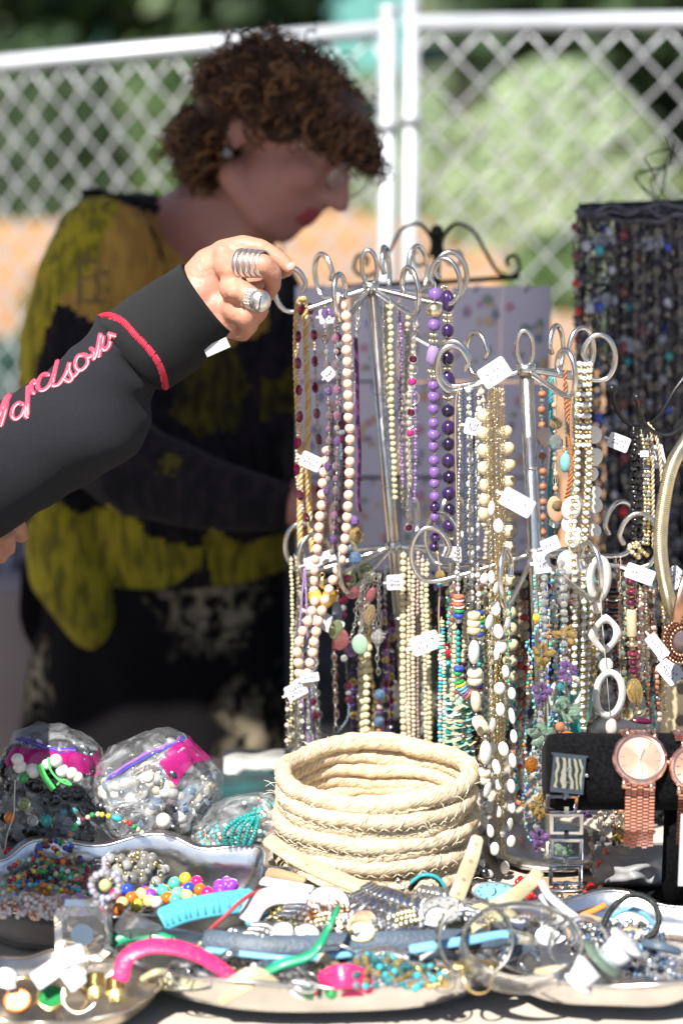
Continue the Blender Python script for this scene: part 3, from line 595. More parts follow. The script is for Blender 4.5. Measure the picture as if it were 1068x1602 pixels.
necklace('beads with a purple, yellow and blue disc stack above teal beads',[[(747,880,2.05),(748,950,2.05)],[(748,953,2.05),(749,992,2.05)],[(750,993,2.05),(750,1012,2.05)],[(749,1004,2.045),(750,1062,2.045)],[(748,1066,2.045),(749,1082,2.045)]],
 [[('oval','silver',15,8,0),('round','pearl_white',9,9,0),('round','silver',7,8,0)],[('heishi','blue',7,17,0),('heishi','yellow',7,17,0),('heishi','green',7,17,0),('heishi','sky',7,18,0),('heishi','paleyellow',7,17,0)],[('nugget','silver',9,11,0)],[('round','teal',9,9,0)],[('heishi','lilac' if 0 else 'blue',8,17,0),('heishi','coral',5,16,0)]])
for i,(a,z) in enumerate([((704,1085),(702,1190)),((716,1092),(718,1200)),((727,1100),(733,1200)),((712,1100),(724,1195))]):
    necklace(['leftmost','second','third','rearmost'][i]+' strand of pale turquoise chips above the basket rim',[S2(a[0],a[1],z[0],z[1],2.08-.01*i,4)],[('chip',('palegreen','aqua','pearl_white','palegreen','bone','pearl_beige'),4,17,1.5),('chip',('aqua','palegreen','teal','pearl_white'),4,12,1)],group='turquoise chip strands',jit=1.2)
necklace('red round bead and teal drop glimpsed behind the seed strands',[[(700,1000,2.16),(702,1030,2.16),(700,1060,2.16)]],[('round','red',26,24,0),('oval','teal',34,22,0)])
# ---- rack B, left side
necklace('thin tan cord with small silver and gunmetal beads at the left of the shorter rack',[[(722,600,2.06),(713,625,2.06),(712,700,2.06),(714,780,2.06),(715,860,2.06)],[(718,612,2.06),(719,700,2.055),(717,780,2.055),(716,860,2.055),(718,920,2.055)]],[[('gap','silver',40,4,0)],[('round',('oldsilver','silver','pearl_taupe'),6,6,.3)]],cord='cordtan',cr=1.1,tags=[(741,668,2.05,30,26,-12)])
rope('thin dark navy cord pair left of the ivory beads',[[(724,604,2.055),(726,680,2.055),(727,780,2.055),(728,880,2.055)],[(738,610,2.06),(741,700,2.06),(742,800,2.06),(744,910,2.06)]],2.2,'navycord',strands=2,name='cord_necklace')
necklace('strand of round white and silver beads down the left of the shorter rack',[[(733,600,2.08),(735,700,2.08),(734,800,2.08),(737,900,2.08),(735,960,2.08)],[(748,596,2.09),(749,700,2.09),(746,800,2.09),(744,900,2.09)]],[('round','pearl_white',12,12,0),('round','silver',5,6,0),('round','pearl_white',7,8,0),('round','oldsilver',5,5,0),('round','pearl_cream',9,9,0)])
necklace('chunky ivory barrel beads hanging in two rows at the shorter rack',[[(752,605,2.05),(757,640,2.04),(757,700,2.04),(758,760,2.04),(756,830,2.045)],[(783,600,2.13),(790,680,2.12),(793,710,2.12),(797,760,2.12),(797,830,2.12),(797,900,2.12),(798,990,2.12),(797,1060,2.12)]],
 [[('round','pearl_cream',11,11,0),('round','silver',5,6,0),('round','pearl_cream',8,8,0),('round','silver',5,6,3)]+[('barrel','ivory',24,25,0),('round','palegold',4,6,0)]*4+[('barrel','ivory',24,20,0)]*3,[('round','silver',8,9,0)]*2+[('round','pearl_white',9,9,0)]*2+[('gap','silver',26,4,0)]+[('barrel','ivory',24,26,0),('round','oldsilver',4,6,0)]*20])
t=necklace('bundle of thin gold chains with scattered white oval coin pearls reaching the table',[S2(764+dx,606,dx2+766,1180+dy,2.03+.006*i,4,6) for i,(dx,dx2,dy) in enumerate([(0,2,0),(6,10,100),(12,18,150),(17,8,40),(22,22,170),(9,14,170)])],[('link','gold',6,5.5,-1.2),('link','palegold',6,5.5,-1.2)],cr=.4,cord='gold',tags=[(808,786,2.0,54,30,-30),(773,583,2.02,48,34,33)],thr=14)
CP_=[(768,795,12,24),(779,823,19,23),(768,903,15,22),(776,920,12,20),(775,952,18,25),(765,973,17,24),(779,988,19,24),(783,1012,20,22),(776,1023,13,20),(757,905,12,18),(781,1077,19,21),(782,1110,19,23),(770,1135,14,24),(787,1172,18,25),(800,1120,13,26),(803,1152,12,22),(801,1190,18,24),(776,1200,12,26),(770,1170,13,20),(800,1085,14,20),(762,1235,15,26),(779,1228,9,18),(799,1230,14,24),(799,1262,16,22),(764,1263,10,22),(779,1270,9,20),(797,1290,13,22),(766,1300,13,22),(799,1316,15,20),(773,1328,17,23),(787,1300,11,22),(789,1357,18,22),(757,1285,10,22),(744,1130,10,20),(794,975,12,20),(752,1060,12,22),(790,1050,12,20)]
for (x,y,w,h) in CP_:
    p=P(x,y,2.0+R.uniform(-.01,.03)); u=K*depth(p); B=Matrix.Rotation(R.uniform(-.9,.9),3,'Z')@Matrix.Rotation(R.uniform(-.25,.25),3,'Y'); inst('coin_pearl',kmesh('round','pearl_white'),t,p,B,(max(w,14)/2*u*.95,w/2*u*.45,h/2*u*1.02))
necklace('cream bone discs and long ovals with dark pyrite balls, left of the coin pearls',[[(741,955,2.02),(741,1040,2.02),(742,1060,2.02),(745,1120,2.02),(758,1150,2.0),(757,1205,2.0),(750,1240,2.0)]],
 [('heishi','bone',12,22,0),('heishi','pearl_cream',12,23,0),('heishi','bone',11,22,0),('round','oldsilver',11,11,0),('oval','pearl_white',40,19,0),('nugget','gunmetal',9,9,0),('heishi','pearl_cream',12,24,0),('heishi','pearl_cream',12,24,0),('round','gunmetal',10,10,0),('oval','pearl_cream',38,18,0),('nugget','gunmetal',11,11,0)],thr=8)
necklace('taupe and smoky stone strand in shadow behind the coin pearls',[[(806,980,2.14),(812,1060,2.14),(808,1150,2.14),(812,1260,2.14)],[(818,900,2.15),(820,1000,2.15),(818,1120,2.15)]],[('round','pearl_taupe',16,15,0),('oval','smoke' if 0 else 'brown',18,14,0),('round','terra',12,14,0),('round','pearl_greypearl',12,12,0),('oval','red',12,16,0),('round','bone',15,15,0)])
# ---- rack B, right side
necklace('terracotta beads with clear glass between, right of the shorter pole',[[(847,586,2.16),(847,640,2.16),(848,700,2.16),(849,780,2.16),(848,860,2.16)]],[('round','terra',12,13,0),('facet','g_clear',8,8,1),('round','g_clear',4,4,0)],tags=())
flat(thing('stone_pendant','pale pink shell pendant wedge beside terracotta beads','pendant',P(852,683,2.13)),852,684,2.13,24,36,'rosewhite',20,.3,'facet')
rope('bright turquoise braided cord behind the orange leather cord',[[(862,590,2.15),(861,640,2.15),(864,700,2.15),(858,790,2.15),(862,860,2.15)],[(884,600,2.16),(888,700,2.16),(896,800,2.16),(894,870,2.16)]],4,'turq',strands=3,name='cord_necklace')
necklace('silver wire necklace with orange beads, a peach ball and a grey facetted stone',[[(866,585,2.1),(868,620,2.1),(867,660,2.1),(868,700,2.09),(868,745,2.09),(869,780,2.09),(868,840,2.1)]],[('link','silver',16,9,0),('round','orange' if 0 else 'peachy',9,9,0),('link','silver',14,9,0),('round','peachy',10,9,0),('link','silver',14,8,0),('round','g_peachgl',20,20,1),('round','palegold',6,7,1),('facet','g_greygl',26,24,1),('facet','g_clear',8,8,0),('round','peachy',8,8,0)])
t=thing('egg_pendant','smooth turquoise egg shaped drop beside the orange cord','pendant',P(884,715,2.09)); flat(t,884,724,2.09,19,32,'aqua',0,.9,nm='egg'); b=MB(); c=P(883,703,2.09); b.torus(c,.0025,.0006,M=Matrix(((1,0,0),(0,0,-1),(0,1,0)))); b.build('ring','silver',t)
t=thing('stone_pendant','flat pale peach stone pendant low beside the right pole','pendant',P(866,770,2.09)); flat(t,868,797,2.09,26,44,'peachy',10,.35,nm='stone')
rope('thin orange leather cords curving down at the right of the shorter rack',[[(884,578,2.08),(884,620,2.08),(888,680,2.08),(893,720,2.08),(889,760,2.08),(879,800,2.09),(866,850,2.1)],[(891,620,2.08),(888,650,2.08),(889,690,2.08),(894,730,2.08),(890,770,2.08),(882,800,2.09)]],3,'leather',strands=2,name='cord_necklace')
necklace('pale shell tube beads with teal joints left of the woven pearl band',[[(899,575,2.1),(900,680,2.1),(900,760,2.1),(897,820,2.1)]],[('tubeb','pearl_cream',24,11,0),('round','g_greygl',6,9,0),('tubeb','bone',22,10,0),('round','turq',4,8,0)])
# woven pearl band
t=thing('pearl_band_necklace','thick woven band of white pearls and gold beads on the shorter rack','necklace',P(915,568,2.05))
small=(MB(),{}); rr=random.Random(5)
cl=spline([P(915,566,2.05),P(913,600,2.045),P(912,680,2.045),P(912,740,2.045),P(908,800,2.045),P(904,860,2.045)],n=20)
u=K*depth(cl[0])
L=0;acc=0;row=0
for a,c in zip(cl[:-1],cl[1:]):
    acc+=(c-a).length
    if acc>=4.6*u:
        acc=0; row+=1; y=proj(c)[1]; off=(-9,9) if row%2 else (-4.5-9*(y>700),4.5,13.5 if y>700 else 4.5)
        if y<700: off=(-8,0,8) if row%2 else (-11,11,-5,5)
        for dx in off:
            mk=('pearl_white' if row%2 else 'gold'); d=8.8 if mk=='pearl_white' else 5.5
            for dy in (0,7):
                place_bead(t,small,'round',mk,c+Vector((dx*u,dy*u+abs(dx)*.3*u,rr.uniform(-.6,.6)*u)),c-a,d*u*.9,d*u*1.15,rr,8)
small[0].build('small_beads',list(small[1].keys()),t,kind='stuff')
for i,(x0,x1,lb) in enumerate([(896,898,'left tail of small pearls and gold beads below the woven band'),(911,912,'middle tail of pearls and gold beads below the woven band'),(926,913,'right tail of pearls below the woven band, ending by the velvet bar')]):
    necklace(lb,[S2(x0,850,x1,1145-60*(i==0),2.05+.01*i,2)],[('round','pearl_white',9,10,0),('round','gold',3.5,8,0)],group='tails of the pearl band')
t=thing('shell_petal_necklace','translucent shell petals peeping out behind the woven pearl band','necklace',P(925,650,2.07))
for x,y,w in [(928,680,26),(930,715,26),(926,742,20),(930,790,24),(893,795,34),(930,830,20),(889,820,24),(888,880,36),(897,840,30),(932,770,18)]: flat(t,x,y,2.075,w,w*1.15,'pearl_white',R.uniform(-20,20),.15,nm='petal')
# ---- torsade of multicolour seeds
cols=('g_tealglass','aqua','g_limegl','pearl_white','pearl_white','sky','g_clear','orange','mint','blue','aqua')
t=necklace('thick bunch of multicoloured seed bead strands with glass chip flowers right of the shorter pole',[S2(838+8*i,890,832+i*8.5,1150,2.03+.012*((i*3)%4),4,6) for i in range(6)]+[S2(827,1000,822,1250,2.06,3),[(835,1150,2.04),(826,1210,2.04),(818,1260,2.04),(828,1310,2.04),(850,1330,2.04)],S2(846,1150,835,1270,2.04,3)],[('round',cols,5.5,6,0),('tubeb',cols,7,5,0)],tags=[(860,852,2.0,30,22,20),(847,880,2.01,26,34,10)],jit=1.6)
necklace('left string of clear facetted glass beads in the seed bead bunch',[[(852,895,2.01),(850,960,2.0),(850,1040,2.0),(848,1100,2.0),(842,1160,2.0),(846,1230,2.0),(838,1300,2.0)]],[('facet','g_clear',13,12,0)],group='clear glass strings')
necklace('right string of clear facetted glass beads in the seed bead bunch',[[(876,870,2.01),(880,910,2.0),(882,980,2.0),(884,1060,2.0),(886,1140,2.0),(880,1150,2.0)]],[('facet','g_clear',13,12,0)],group='clear glass strings')
def flower(label,px,py,mk,s,Y=1.985,seed=0):
    rr=random.Random(seed+px); p=P(px,py,Y); u=K*depth(p); t=thing('stone_chip_flower',label,'bead cluster',p,'glass chip flowers')
    for i in range(16):
        d=Vector((rr.gauss(0,1),rr.gauss(0,.6),rr.gauss(0,.75))).normalized(); q=rr.uniform(.7,1.1); inst('chip',kmesh('facet' if i%3 else 'nugget',mk),t,p+d*s*rr.uniform(.22,.42)*u,basis(d+Vector((rr.gauss(0,.5),rr.gauss(0,.5),rr.gauss(0,.5))),(rr.gauss(0,1),0,1)),(s*.09*u*q,s*.15*u*q,s*.24*u*q))
    return t
for i,a in enumerate([('amber chip flower, upper right of the seed bead bunch',882,992,'g_amber',38),('amber chip flower left of the clear beads',848,1025,'g_amber',42),('purple chip flower near the pearl tails',888,1050,'g_purpleglass',34),('purple chip flower at the left edge of the seed bunch',846,1084,'g_purpleglass',38),('large pale green chip flower right of centre',889,1106,'g_greenglass',44),('pale green chip flower at the left above the velvet bar',848,1148,'g_greenglass',42),('amber chip cluster below the orange stone',846,1262,'g_amber',40),('purple chip flower hanging lowest left of the silver watch',842,1312,'g_purpleglass',36),('purple chips peeping out right of the silver bracelet watch',917,1272,'g_purpleglass',20),('green chip flower behind the open links of the silver bracelet',885,1330,'g_greenglass',36)]): flower(*a,seed=i,Y=1.985 if a[1]<900 else 2.03)
t=thing('stone_pendant','orange agate stone just left of the velvet bar','pendant',P(830,1190,2.0)); flat(t,830,1197,1.99,24,26,'g_orangegl',10,.6,'nugget',nm='stone')
for lb,x,y,w,h,mk in [('small coral nugget above the velvet bar',875,1137,17,16,'terra'),('yellow round bead among the seed beads',838,966,13,13,'yellow'),('aqua glass bead left of the green chip flower',876,1074,15,15,'g_tealglass'),('orange red chip on top of the velvet bar',884,1150,30,12,'orange')]:
    t=thing('loose_bead',lb,'bead',P(x,y,2.0)); flat(t,x,y,1.99,w,h,mk,0,.8,'nugget',nm='stone')
# ---- white rings pendant necklace
t=thing('ring_pendant_necklace','long necklace of large white shell rings, a pierced diamond and a triangle','necklace',P(935,850,2.06))
def ring2(t,px,py,Y,w,h,wd,mk,ang=0,yaw=0,nm='shell_ring',th=.0022,sq=False):
    c=P(px,py,Y); u=K*depth(c); B=Matrix.Rotation(yaw,3,'Z')@Matrix.Rotation(math.radians(-ang),3,'Y'); b=MB(); n=28
    def pt(a,s,d):
        if sq and s>0: k=1/(abs(math.cos(a))**1.25+abs(math.sin(a))**1.25)**(1/1.25); x,z=math.cos(a)*k*w/2,math.sin(a)*k*h/2
        else: x,z=math.cos(a)*(w/2 if s else (w/2-wd)),math.sin(a)*(h/2 if s else (h/2-wd))
        return c+B@Vector((x*u,d,z*u))
    prof=[(1,-th/2),(1,th/2),(0,th/2),(0,-th/2)]
    vs=[pt(2*math.pi*i/n,s,d) for i in range(n) for s,d in prof]; fs=[(i*4+j,i*4+(j+1)%4,((i+1)%n)*4+(j+1)%4,((i+1)%n)*4+j) for i in range(n) for j in range(4)]
    b.add(vs,fs); o=b.build(nm,mk,t); return o
ring2(t,936,905,2.06,42,76,12,'pearl_white',0,.3); ring2(t,946,992,2.05,56,66,15,'pearl_white',0,.2,nm='diamond',sq=True); ring2(t,952,1086,2.045,54,82,11,'pearl_white',0,.2); ring2(t,886,1085,2.09,70,60,10,'pearl_white',0,.5)
flat(t,947,1041,2.05,24,26,'pearl_white',0,.3,'facet',nm='triangle'); flat(t,933,951,2.055,18,20,'rosewhite',0,.7,'facet',nm='nugget'); flat(t,955,1137,2.04,20,26,'rosewhite',0,.8,'nugget',nm='nugget'); flat(t,934,872,2.07,11,20,'peachy',0,.8,nm='nugget'); flat(t,934,898,2.07,9,22,'g_greygl',0,.8,'facet',nm='nugget')
b=MB(); b.tube([P(935,860,2.055),P(940,960,2.05),P(947,1040,2.045),P(955,1140,2.04)],.0004,4); b.build('cord','cordwhite',t)
t=thing('stone_pendant','large teal plate pendant in the shade behind the white rings','pendant',P(900,1100,2.1)); flat(t,898,1100,2.12,60,110,'teal',0,.08,nm='stone')
# ---- lower right tier
necklace('maroon discs, gold spacers, a long bone tube and an amber oval down the right side',[[(987,897,2.03),(987,945,2.03),(988,1000,2.03),(990,1050,2.03),(995,1100,2.03),(1001,1120,2.03)]],
 [('round','brass',8,9,0),('heishi','maroon',9,18,0),('round','brass',8,9,0),('heishi','wine',9,18,0),('round','brass',8,9,0),('heishi','maroon',9,18,0),('round','brass',7,8,0),('tubeb','bone',46,16,0),('round','brass',6,9,0),('carved','palegold',11,20,0),('round','brass',7,9,0),('heishi','wine',8,18,0),('round','brass',6,8,0),('heishi','maroon',8,18,0),('round','brass',6,8,0),('heishi','maroon',8,18,0),('round','brass',8,8,0),('oval','g_amber',48,26,0),('round','brass',6,8,0),('carved','palegold',12,22,0)],thr=8,tags=[(1000,898,2.0,46,24,-18)])
t=thing('disc_bead','flat maroon disc resting just above the rose gold dial','bead',P(1003,1129,1.96)); flat(t,1003,1128,1.96,36,10,'maroon',-6,1.0,nm='stone')
for i,(x0,x1,y1,lb,pat) in enumerate([(1000,1003,1060,'left strand of tiny gold and pearl seeds under the right tag',[('round',('pearl_beige','palegold','pearl_white'),6,6.5,0)]),(1008,1012,1075,'right strand of tiny gold and pearl seeds under the right tag',[('round',('pearl_beige','gold','pearl_cream'),6,6.5,0)]),(1016,1030,1130,'strand of brown and rose chips at the right above the watches',[('nugget',('brown','pearl_pinkpearl','terra','oldsilver'),9,10,0)]),(970,966,1120,'fine copper link chain left of the maroon discs',[('link','copper',11,7,-2)]),(962,972,1010,'silver and brown link chain next to the copper chain',[('link','oldsilver',9,6,-1)])]):
    necklace(lb,[S2(x0,870 if i>2 else 915,x1,y1,2.06+.01*i,3)],pat)
necklace('glossy dark brown barrel beads with pale stripes, behind the white diamond',[[(957,905,2.12),(958,930,2.12),(960,975,2.12),(975,1010,2.12),(978,1060,2.12)]],[('barrel','brown',16,26,0),('heishi','bluegrey',3,25,0),('barrel','brown',12,26,0),('heishi','pearl_white',2,25,0)])
necklace('amber and brown glass drops behind the amber oval',[[(978,1040,2.1),(976,1080,2.1),(982,1120,2.1)]],[('barrel','brown',20,18,0),('barrel','g_amber',24,20,0)])
necklace('cluster of gold seeds and pearls wound round the lowest right hook',[[(1003,846,2.05),(992,852,2.04),(985,860,2.03),(992,868,2.03),(1003,872,2.04)],[(984,852,2.05),(998,858,2.03),(1008,868,2.04)]],[('round',('gold','pearl_goldpearl','palegold','pearl_pinkpearl'),7,8,-1)],jit=3)
# ---- on the black wire rack
necklace('black irregular stone beads with silver glints on the black wire rack',[[(990,668,2.12),(991,700,2.12),(990,780,2.12),(990,850,2.12),(989,880,2.12)],[(996,680,2.14),(998,800,2.14),(1000,880,2.14)]],[('nugget','black',12,13,-1),('nugget','black',9,12,-1),('nugget','gunmetal',9,11,-1),('nugget','black',12,14,-1)],tags=[(967,692,2.1,34,24,-20)],jit=1.5)
necklace('gold crystal chain beside the black beads',[[(1002,672,2.1),(1008,720,2.1),(1008,800,2.1),(1007,850,2.1)],[(1012,680,2.1),(1014,780,2.1),(1013,850,2.1)]],[('facet',('palegold','gold','g_clear'),7,8,-.5)],tags=[(1007,710,2.09,14,10,0),(1028,714,2.12,22,36,10)])
rope('smooth cream cords hanging from the black wire rack',[[(1012,662,2.1),(1024,680,2.09),(1032,720,2.09),(1036,800,2.09),(1036,900,2.09)],[(1018,670,2.1),(1020,740,2.1),(1021,860,2.1)]],3.2,'pearl_beige',strands=2,name='cord_necklace')
# snake chain
t=thing('snake_chain','thick ribbed gold snake chain curving down the right edge','necklace',P(1060,700,2.06))
w=spline([P(*q) for q in [(1100,640,2.1),(1072,690,2.08),(1050,730,2.06),(1037,790,2.05),(1032,850,2.05),(1037,900,2.05),(1048,945,2.05),(1062,968,2.06),(1100,985,2.08)]],n=40)
b=MB(); n=len(w); seg=12; rad=m(11,w[0]); vs=[]; b.tube(w,rad*.9,12); b.build('core','gold',t)
b=MB()
for i in range(0,n-1,2):
    M=basis(w[i+1]-w[i],(0,-1,0)); b.torus(w[i],rad*.86,rad*.2,M=M,seg=12,sg=4)
b.build('rib',['palegold'],t,kind='stuff')
t=thing('cabochon_pendant','brown beaded medallion with a pale cabochon at the right edge','pendant',P(1065,1000,2.0))
c=P(1066,1003,2.02); u=K*depth(c)
F=Matrix(((1,0,0),(0,0,-1),(0,1,0)))
for r_,mk,nn in((33,'copper',34),(27,'brown',28),(21,'copper',22)):
    b=MB()
    for i in range(nn): a=2*math.pi*i/nn; b.sph(c+Vector((math.cos(a)*r_*u*.86,.001*(33-r_)*-.1,math.sin(a)*r_*u*1.1)),3*u,u=6,w=5)
    b.build('bead_ring',mk,t,kind='stuff')
b=MB(); b.sph(c,(15*u,6*u,19*u),u=16,w=10); b.build('cabochon','g_smoke',t); b=MB(); b.sph(c+Vector((0,.001,0)),(33*u,3*u,40*u),u=20,w=8); b.build('backing','brown',t)
t=thing('mesh_band','copper mesh band crossing the right edge above the medallion','necklace',P(1060,950,2.03)); b=MB(); b.tube(spline([P(1100,840,2.04),P(1075,900,2.03),P(1063,940,2.02),P(1058,975,2.02)]),m(8,c),8,flat=.3,up=(0,-1,0)); b.build('band','copper',t)
t=thing('tag_on_string','slanting white price tag with writing left of the brown medallion','price tag',P(1027,1010,2.0)); q=P(1027,1011,1.99); mktag(t,q,m(42,q),m(20,q),-52)
t=thing('tag_on_string','grey shaded price tag below the brown medallion','price tag',P(1050,1050,2.0)); q=P(1047,1050,2.05); mktag(t,q,m(40,q),m(30,q),-50,c='taggrey')
t=thing('tag_on_string','pale grey tag between the snake chain and the edge','price tag',P(1053,900,2.0)); q=P(1055,903,2.12); mktag(t,q,m(30,q),m(30,q),45,c='taggrey')
# white perforated board
t=thing('display_board','white display board with dark round holes at the right edge','display board',P(1050,1100,2.15))
c=P(1060,1120,2.17); b=MB(); b.box(c,(.035,.004,.075)); b.build('board','bone',t,smooth=False)
for x,y in((1066,1078),(1064,1128),(1066,1170)): b=MB(); q=P(x,y,2.165); b.lathe([(0,0),(m(9,q),0)],q,M=F); b.build('hole','black',t)
necklace('black bead strand in the shadow at the right edge',[[(1062,880,2.2),(1064,940,2.2),(1066,1020,2.2)]],[('round','black',13,13,0)])
# ---- filler strands deeper inside the racks
FI=[(470,920,1150,'pearl_taupe',7),(498,880,1120,'silver',5),(604,880,1150,'silver',6),(520,640,880,'g_smoke',10),(536,640,850,'g_garnet',10),(548,500,640,'oldsilver',5),(590,520,700,'oldsilver',5),(745,640,900,'pearl_white',7),(764,640,960,'pearl_beige',8),(727,900,1090,'pearl_goldpearl',7),(809,900,1180,'bone',13),(822,940,1200,'oldsilver',8),(905,900,1130,'pearl_beige',7),(924,900,1130,'copper',6),(962,1000,1130,'brown',9),(1024,900,1120,'oldsilver',6),(1014,900,1130,'terra',8),(1040,1000,1140,'brown',9),(800,1150,1330,'pearl_beige',10),(757,1150,1300,'pearl_white',10),(740,900,1100,'silver',6),(700,1020,1160,'bone',6),(945,900,1100,'oldsilver',6)]
NM={'pearl_taupe':'taupe pearls','silver':'bright silver beads','g_smoke':'smoky glass beads','g_garnet':'garnet glass beads','oldsilver':'tarnished silver beads','pearl_white':'white pearls','pearl_beige':'beige pearls','pearl_goldpearl':'golden pearls','bone':'bone beads','copper':'copper beads','brown':'brown beads','terra':'terracotta beads'}
for i,(x,y0,y1,mk,d) in enumerate(FI):
    side='left of the tall pole' if x<590 else ('between the two poles' if x<830 else 'right of the shorter pole')
    lv='high up' if y1<900 else ('low down' if y0>=1000 else 'at middle height')
    necklace('half hidden %s strand of %s, %s, %s'%('thin' if d<7 else ('fine' if d<9 else 'thick'),NM[mk],side,lv),[S2(x,y0,x+R.uniform(-4,6),y1,(2.26 if x<690 else 2.17)+.01*(i%3),3)],[('round',mk,d,d,.2),('round',mk,d*.7,d*.7,.2)],group='half hidden strands')
rr=random.Random(77); USED=set()
KD=[('aqua glass','g_tealglass',8),('clear crystal','g_clear',11),('small white pearl','pearl_white',8),('pale gold pearl','pearl_goldpearl',9),('silver link','silver',9),('peach glass','g_peachgl',10),('mint seed','mint',7),('dark brown','brown',9),('grey pearl','pearl_greypearl',8),('rose glass','g_rosegl',9),('pale green glass','g_greenglass',10),('gold bead','gold',7)]
for i in range(64):
    z=i%8; x=(460+rr.uniform(0,130),600+rr.uniform(0,70),700+rr.uniform(0,60),745+rr.uniform(0,80),815+rr.uniform(0,80),890+rr.uniform(0,70),960+rr.uniform(0,80),1000+rr.uniform(0,60))[z]
    nm_,mk,d=rr.choice(KD); y0=rr.uniform(880,930); y1=rr.uniform(1080,1200) if z<3 else (rr.uniform(1120,1330) if z in(3,) else rr.uniform(1060,1150))
    Y=2.24 if z<2 else 2.13; Y+=rr.uniform(-.04,.05)
    ar=['under the left arm of the tall rack','right of the tall pole','between the two racks','behind the coin pearls','behind the seed bead bunch','near the white shell rings','behind the maroon discs','near the right frame edge'][z]
    lay='long' if y1>1150 else 'short'
    while (lay,nm_,ar) in USED: nm_,mk,d=rr.choice(KD); d=d
    USED.add((lay,nm_,ar))
    necklace('%s %s strand deep %s'%(lay,nm_,ar),[S2(x,y0,x+rr.uniform(-9,9),y1,Y,4)],[('link' if mk=='silver' else rr.choice(('round','facet','oval')),mk,d*rr.uniform(.8,1.4),d,0),('round',rr.choice(('silver','gold',mk,'pearl_white')),d*.6,d*.6,.2)],group='strands deep inside the racks',jit=1.4)
# dangling tassels under the watch bar
rr=random.Random(3)
for i,(x,y0,y1,pal_) in enumerate([(940,1265,1320,('pearl_cream','pearl_white')),(921,1290,1360,('pearl_cream','bone')),(958,1265,1340,('brown','copper','terra')),(972,1262,1400,('brass','gold','terra')),(985,1262,1350,('copper','brown','oldsilver')),(948,1270,1350,('oldsilver','copper','g_smoke')),(1000,1290,1380,('brass','brown')),(966,1300,1390,('bone','pearl_cream','terra')),(1015,1330,1390,('brass','oldsilver'))]):
    necklace(['left','short cream','brown','longest brass','copper','smoky','thin brass','cream and terracotta','rightmost'][i]+' bead tassel hanging below the velvet watch bar',[S2(x,y0,x+rr.uniform(-8,8),y1,2.03+.01*(i%4),5)],[('nugget',pal_,9,10,0),('nugget',pal_,6,8,0),('link','brass',7,5,0)],group='tassels below the watch bar',jit=2.5)
t=thing('leaf_charm','small yellow glass charm left of the rose gold strap','charm',P(968,1310,2.0)); flat(t,968,1308,2.0,24,30,'g_amber',30,.3,'facet',nm='leaf')
t=thing('coral_charm','cluster of coral pieces under the velvet bar','charm',P(940,1345,2.0))
for i in range(9): flat(t,960+rr.uniform(-28,22),1345+rr.uniform(-14,14),2.0,12,12,'coral',rr.uniform(-40,40),.8,'nugget',nm='chip')
# ------------------------------------------------------------------ coiled straw basket
M_=mat('straw',(.80,.64,.42),.7,spec=.3); 
M2=mat('straw_dark',(.52,.36,.20),.8,var=.2,vs=90,bump=.6,bs=400); mat('raffia',(.84,.74,.55),.6)
n_,l_,b_=nodes(M_); uvn=n_.new('ShaderNodeUVMap'); uvn.uv_map='UVMap'; mpn=n_.new('ShaderNodeMapping'); mpn.inputs['Scale'].default_value=(230,9,1); l_.new(uvn.outputs[0],mpn.inputs[0])
tn_=n_.new('ShaderNodeTexNoise'); tn_.inputs['Scale'].default_value=1; tn_.inputs['Detail'].default_value=4; tn_.inputs['Distortion'].default_value=.6; l_.new(mpn.outputs[0],tn_.inputs[0]); rp=n_.new('ShaderNodeValToRGB'); rp.color_ramp.elements[0].position=.30; rp.color_ramp.elements[1].position=.56; rp.color_ramp.elements[0].color=(.40,.25,.12,1); rp.color_ramp.elements[1].color=(.84,.72,.52,1); l_.new(tn_.outputs[0],rp.inputs[0]); l_.new(rp.outputs[0],b_.inputs['Base Color'])
bu=n_.new('ShaderNodeBump'); bu.inputs['Strength'].default_value=1; bu.inputs['Distance'].default_value=.002; l_.new(tn_.outputs[0],bu.inputs['Height']); l_.new(bu.outputs[0],b_.inputs['Normal'])
tb=P(588,1215,2.0); CX,CYc=tb.x,2.005
t=thing('straw_basket','round coiled straw basket with rope thick uneven coils, in front of the racks','basket',(CX,CYc,TZ))
rr=random.Random(11); c0=Vector((CX,CYc,TZ)); u=m(1,tb)
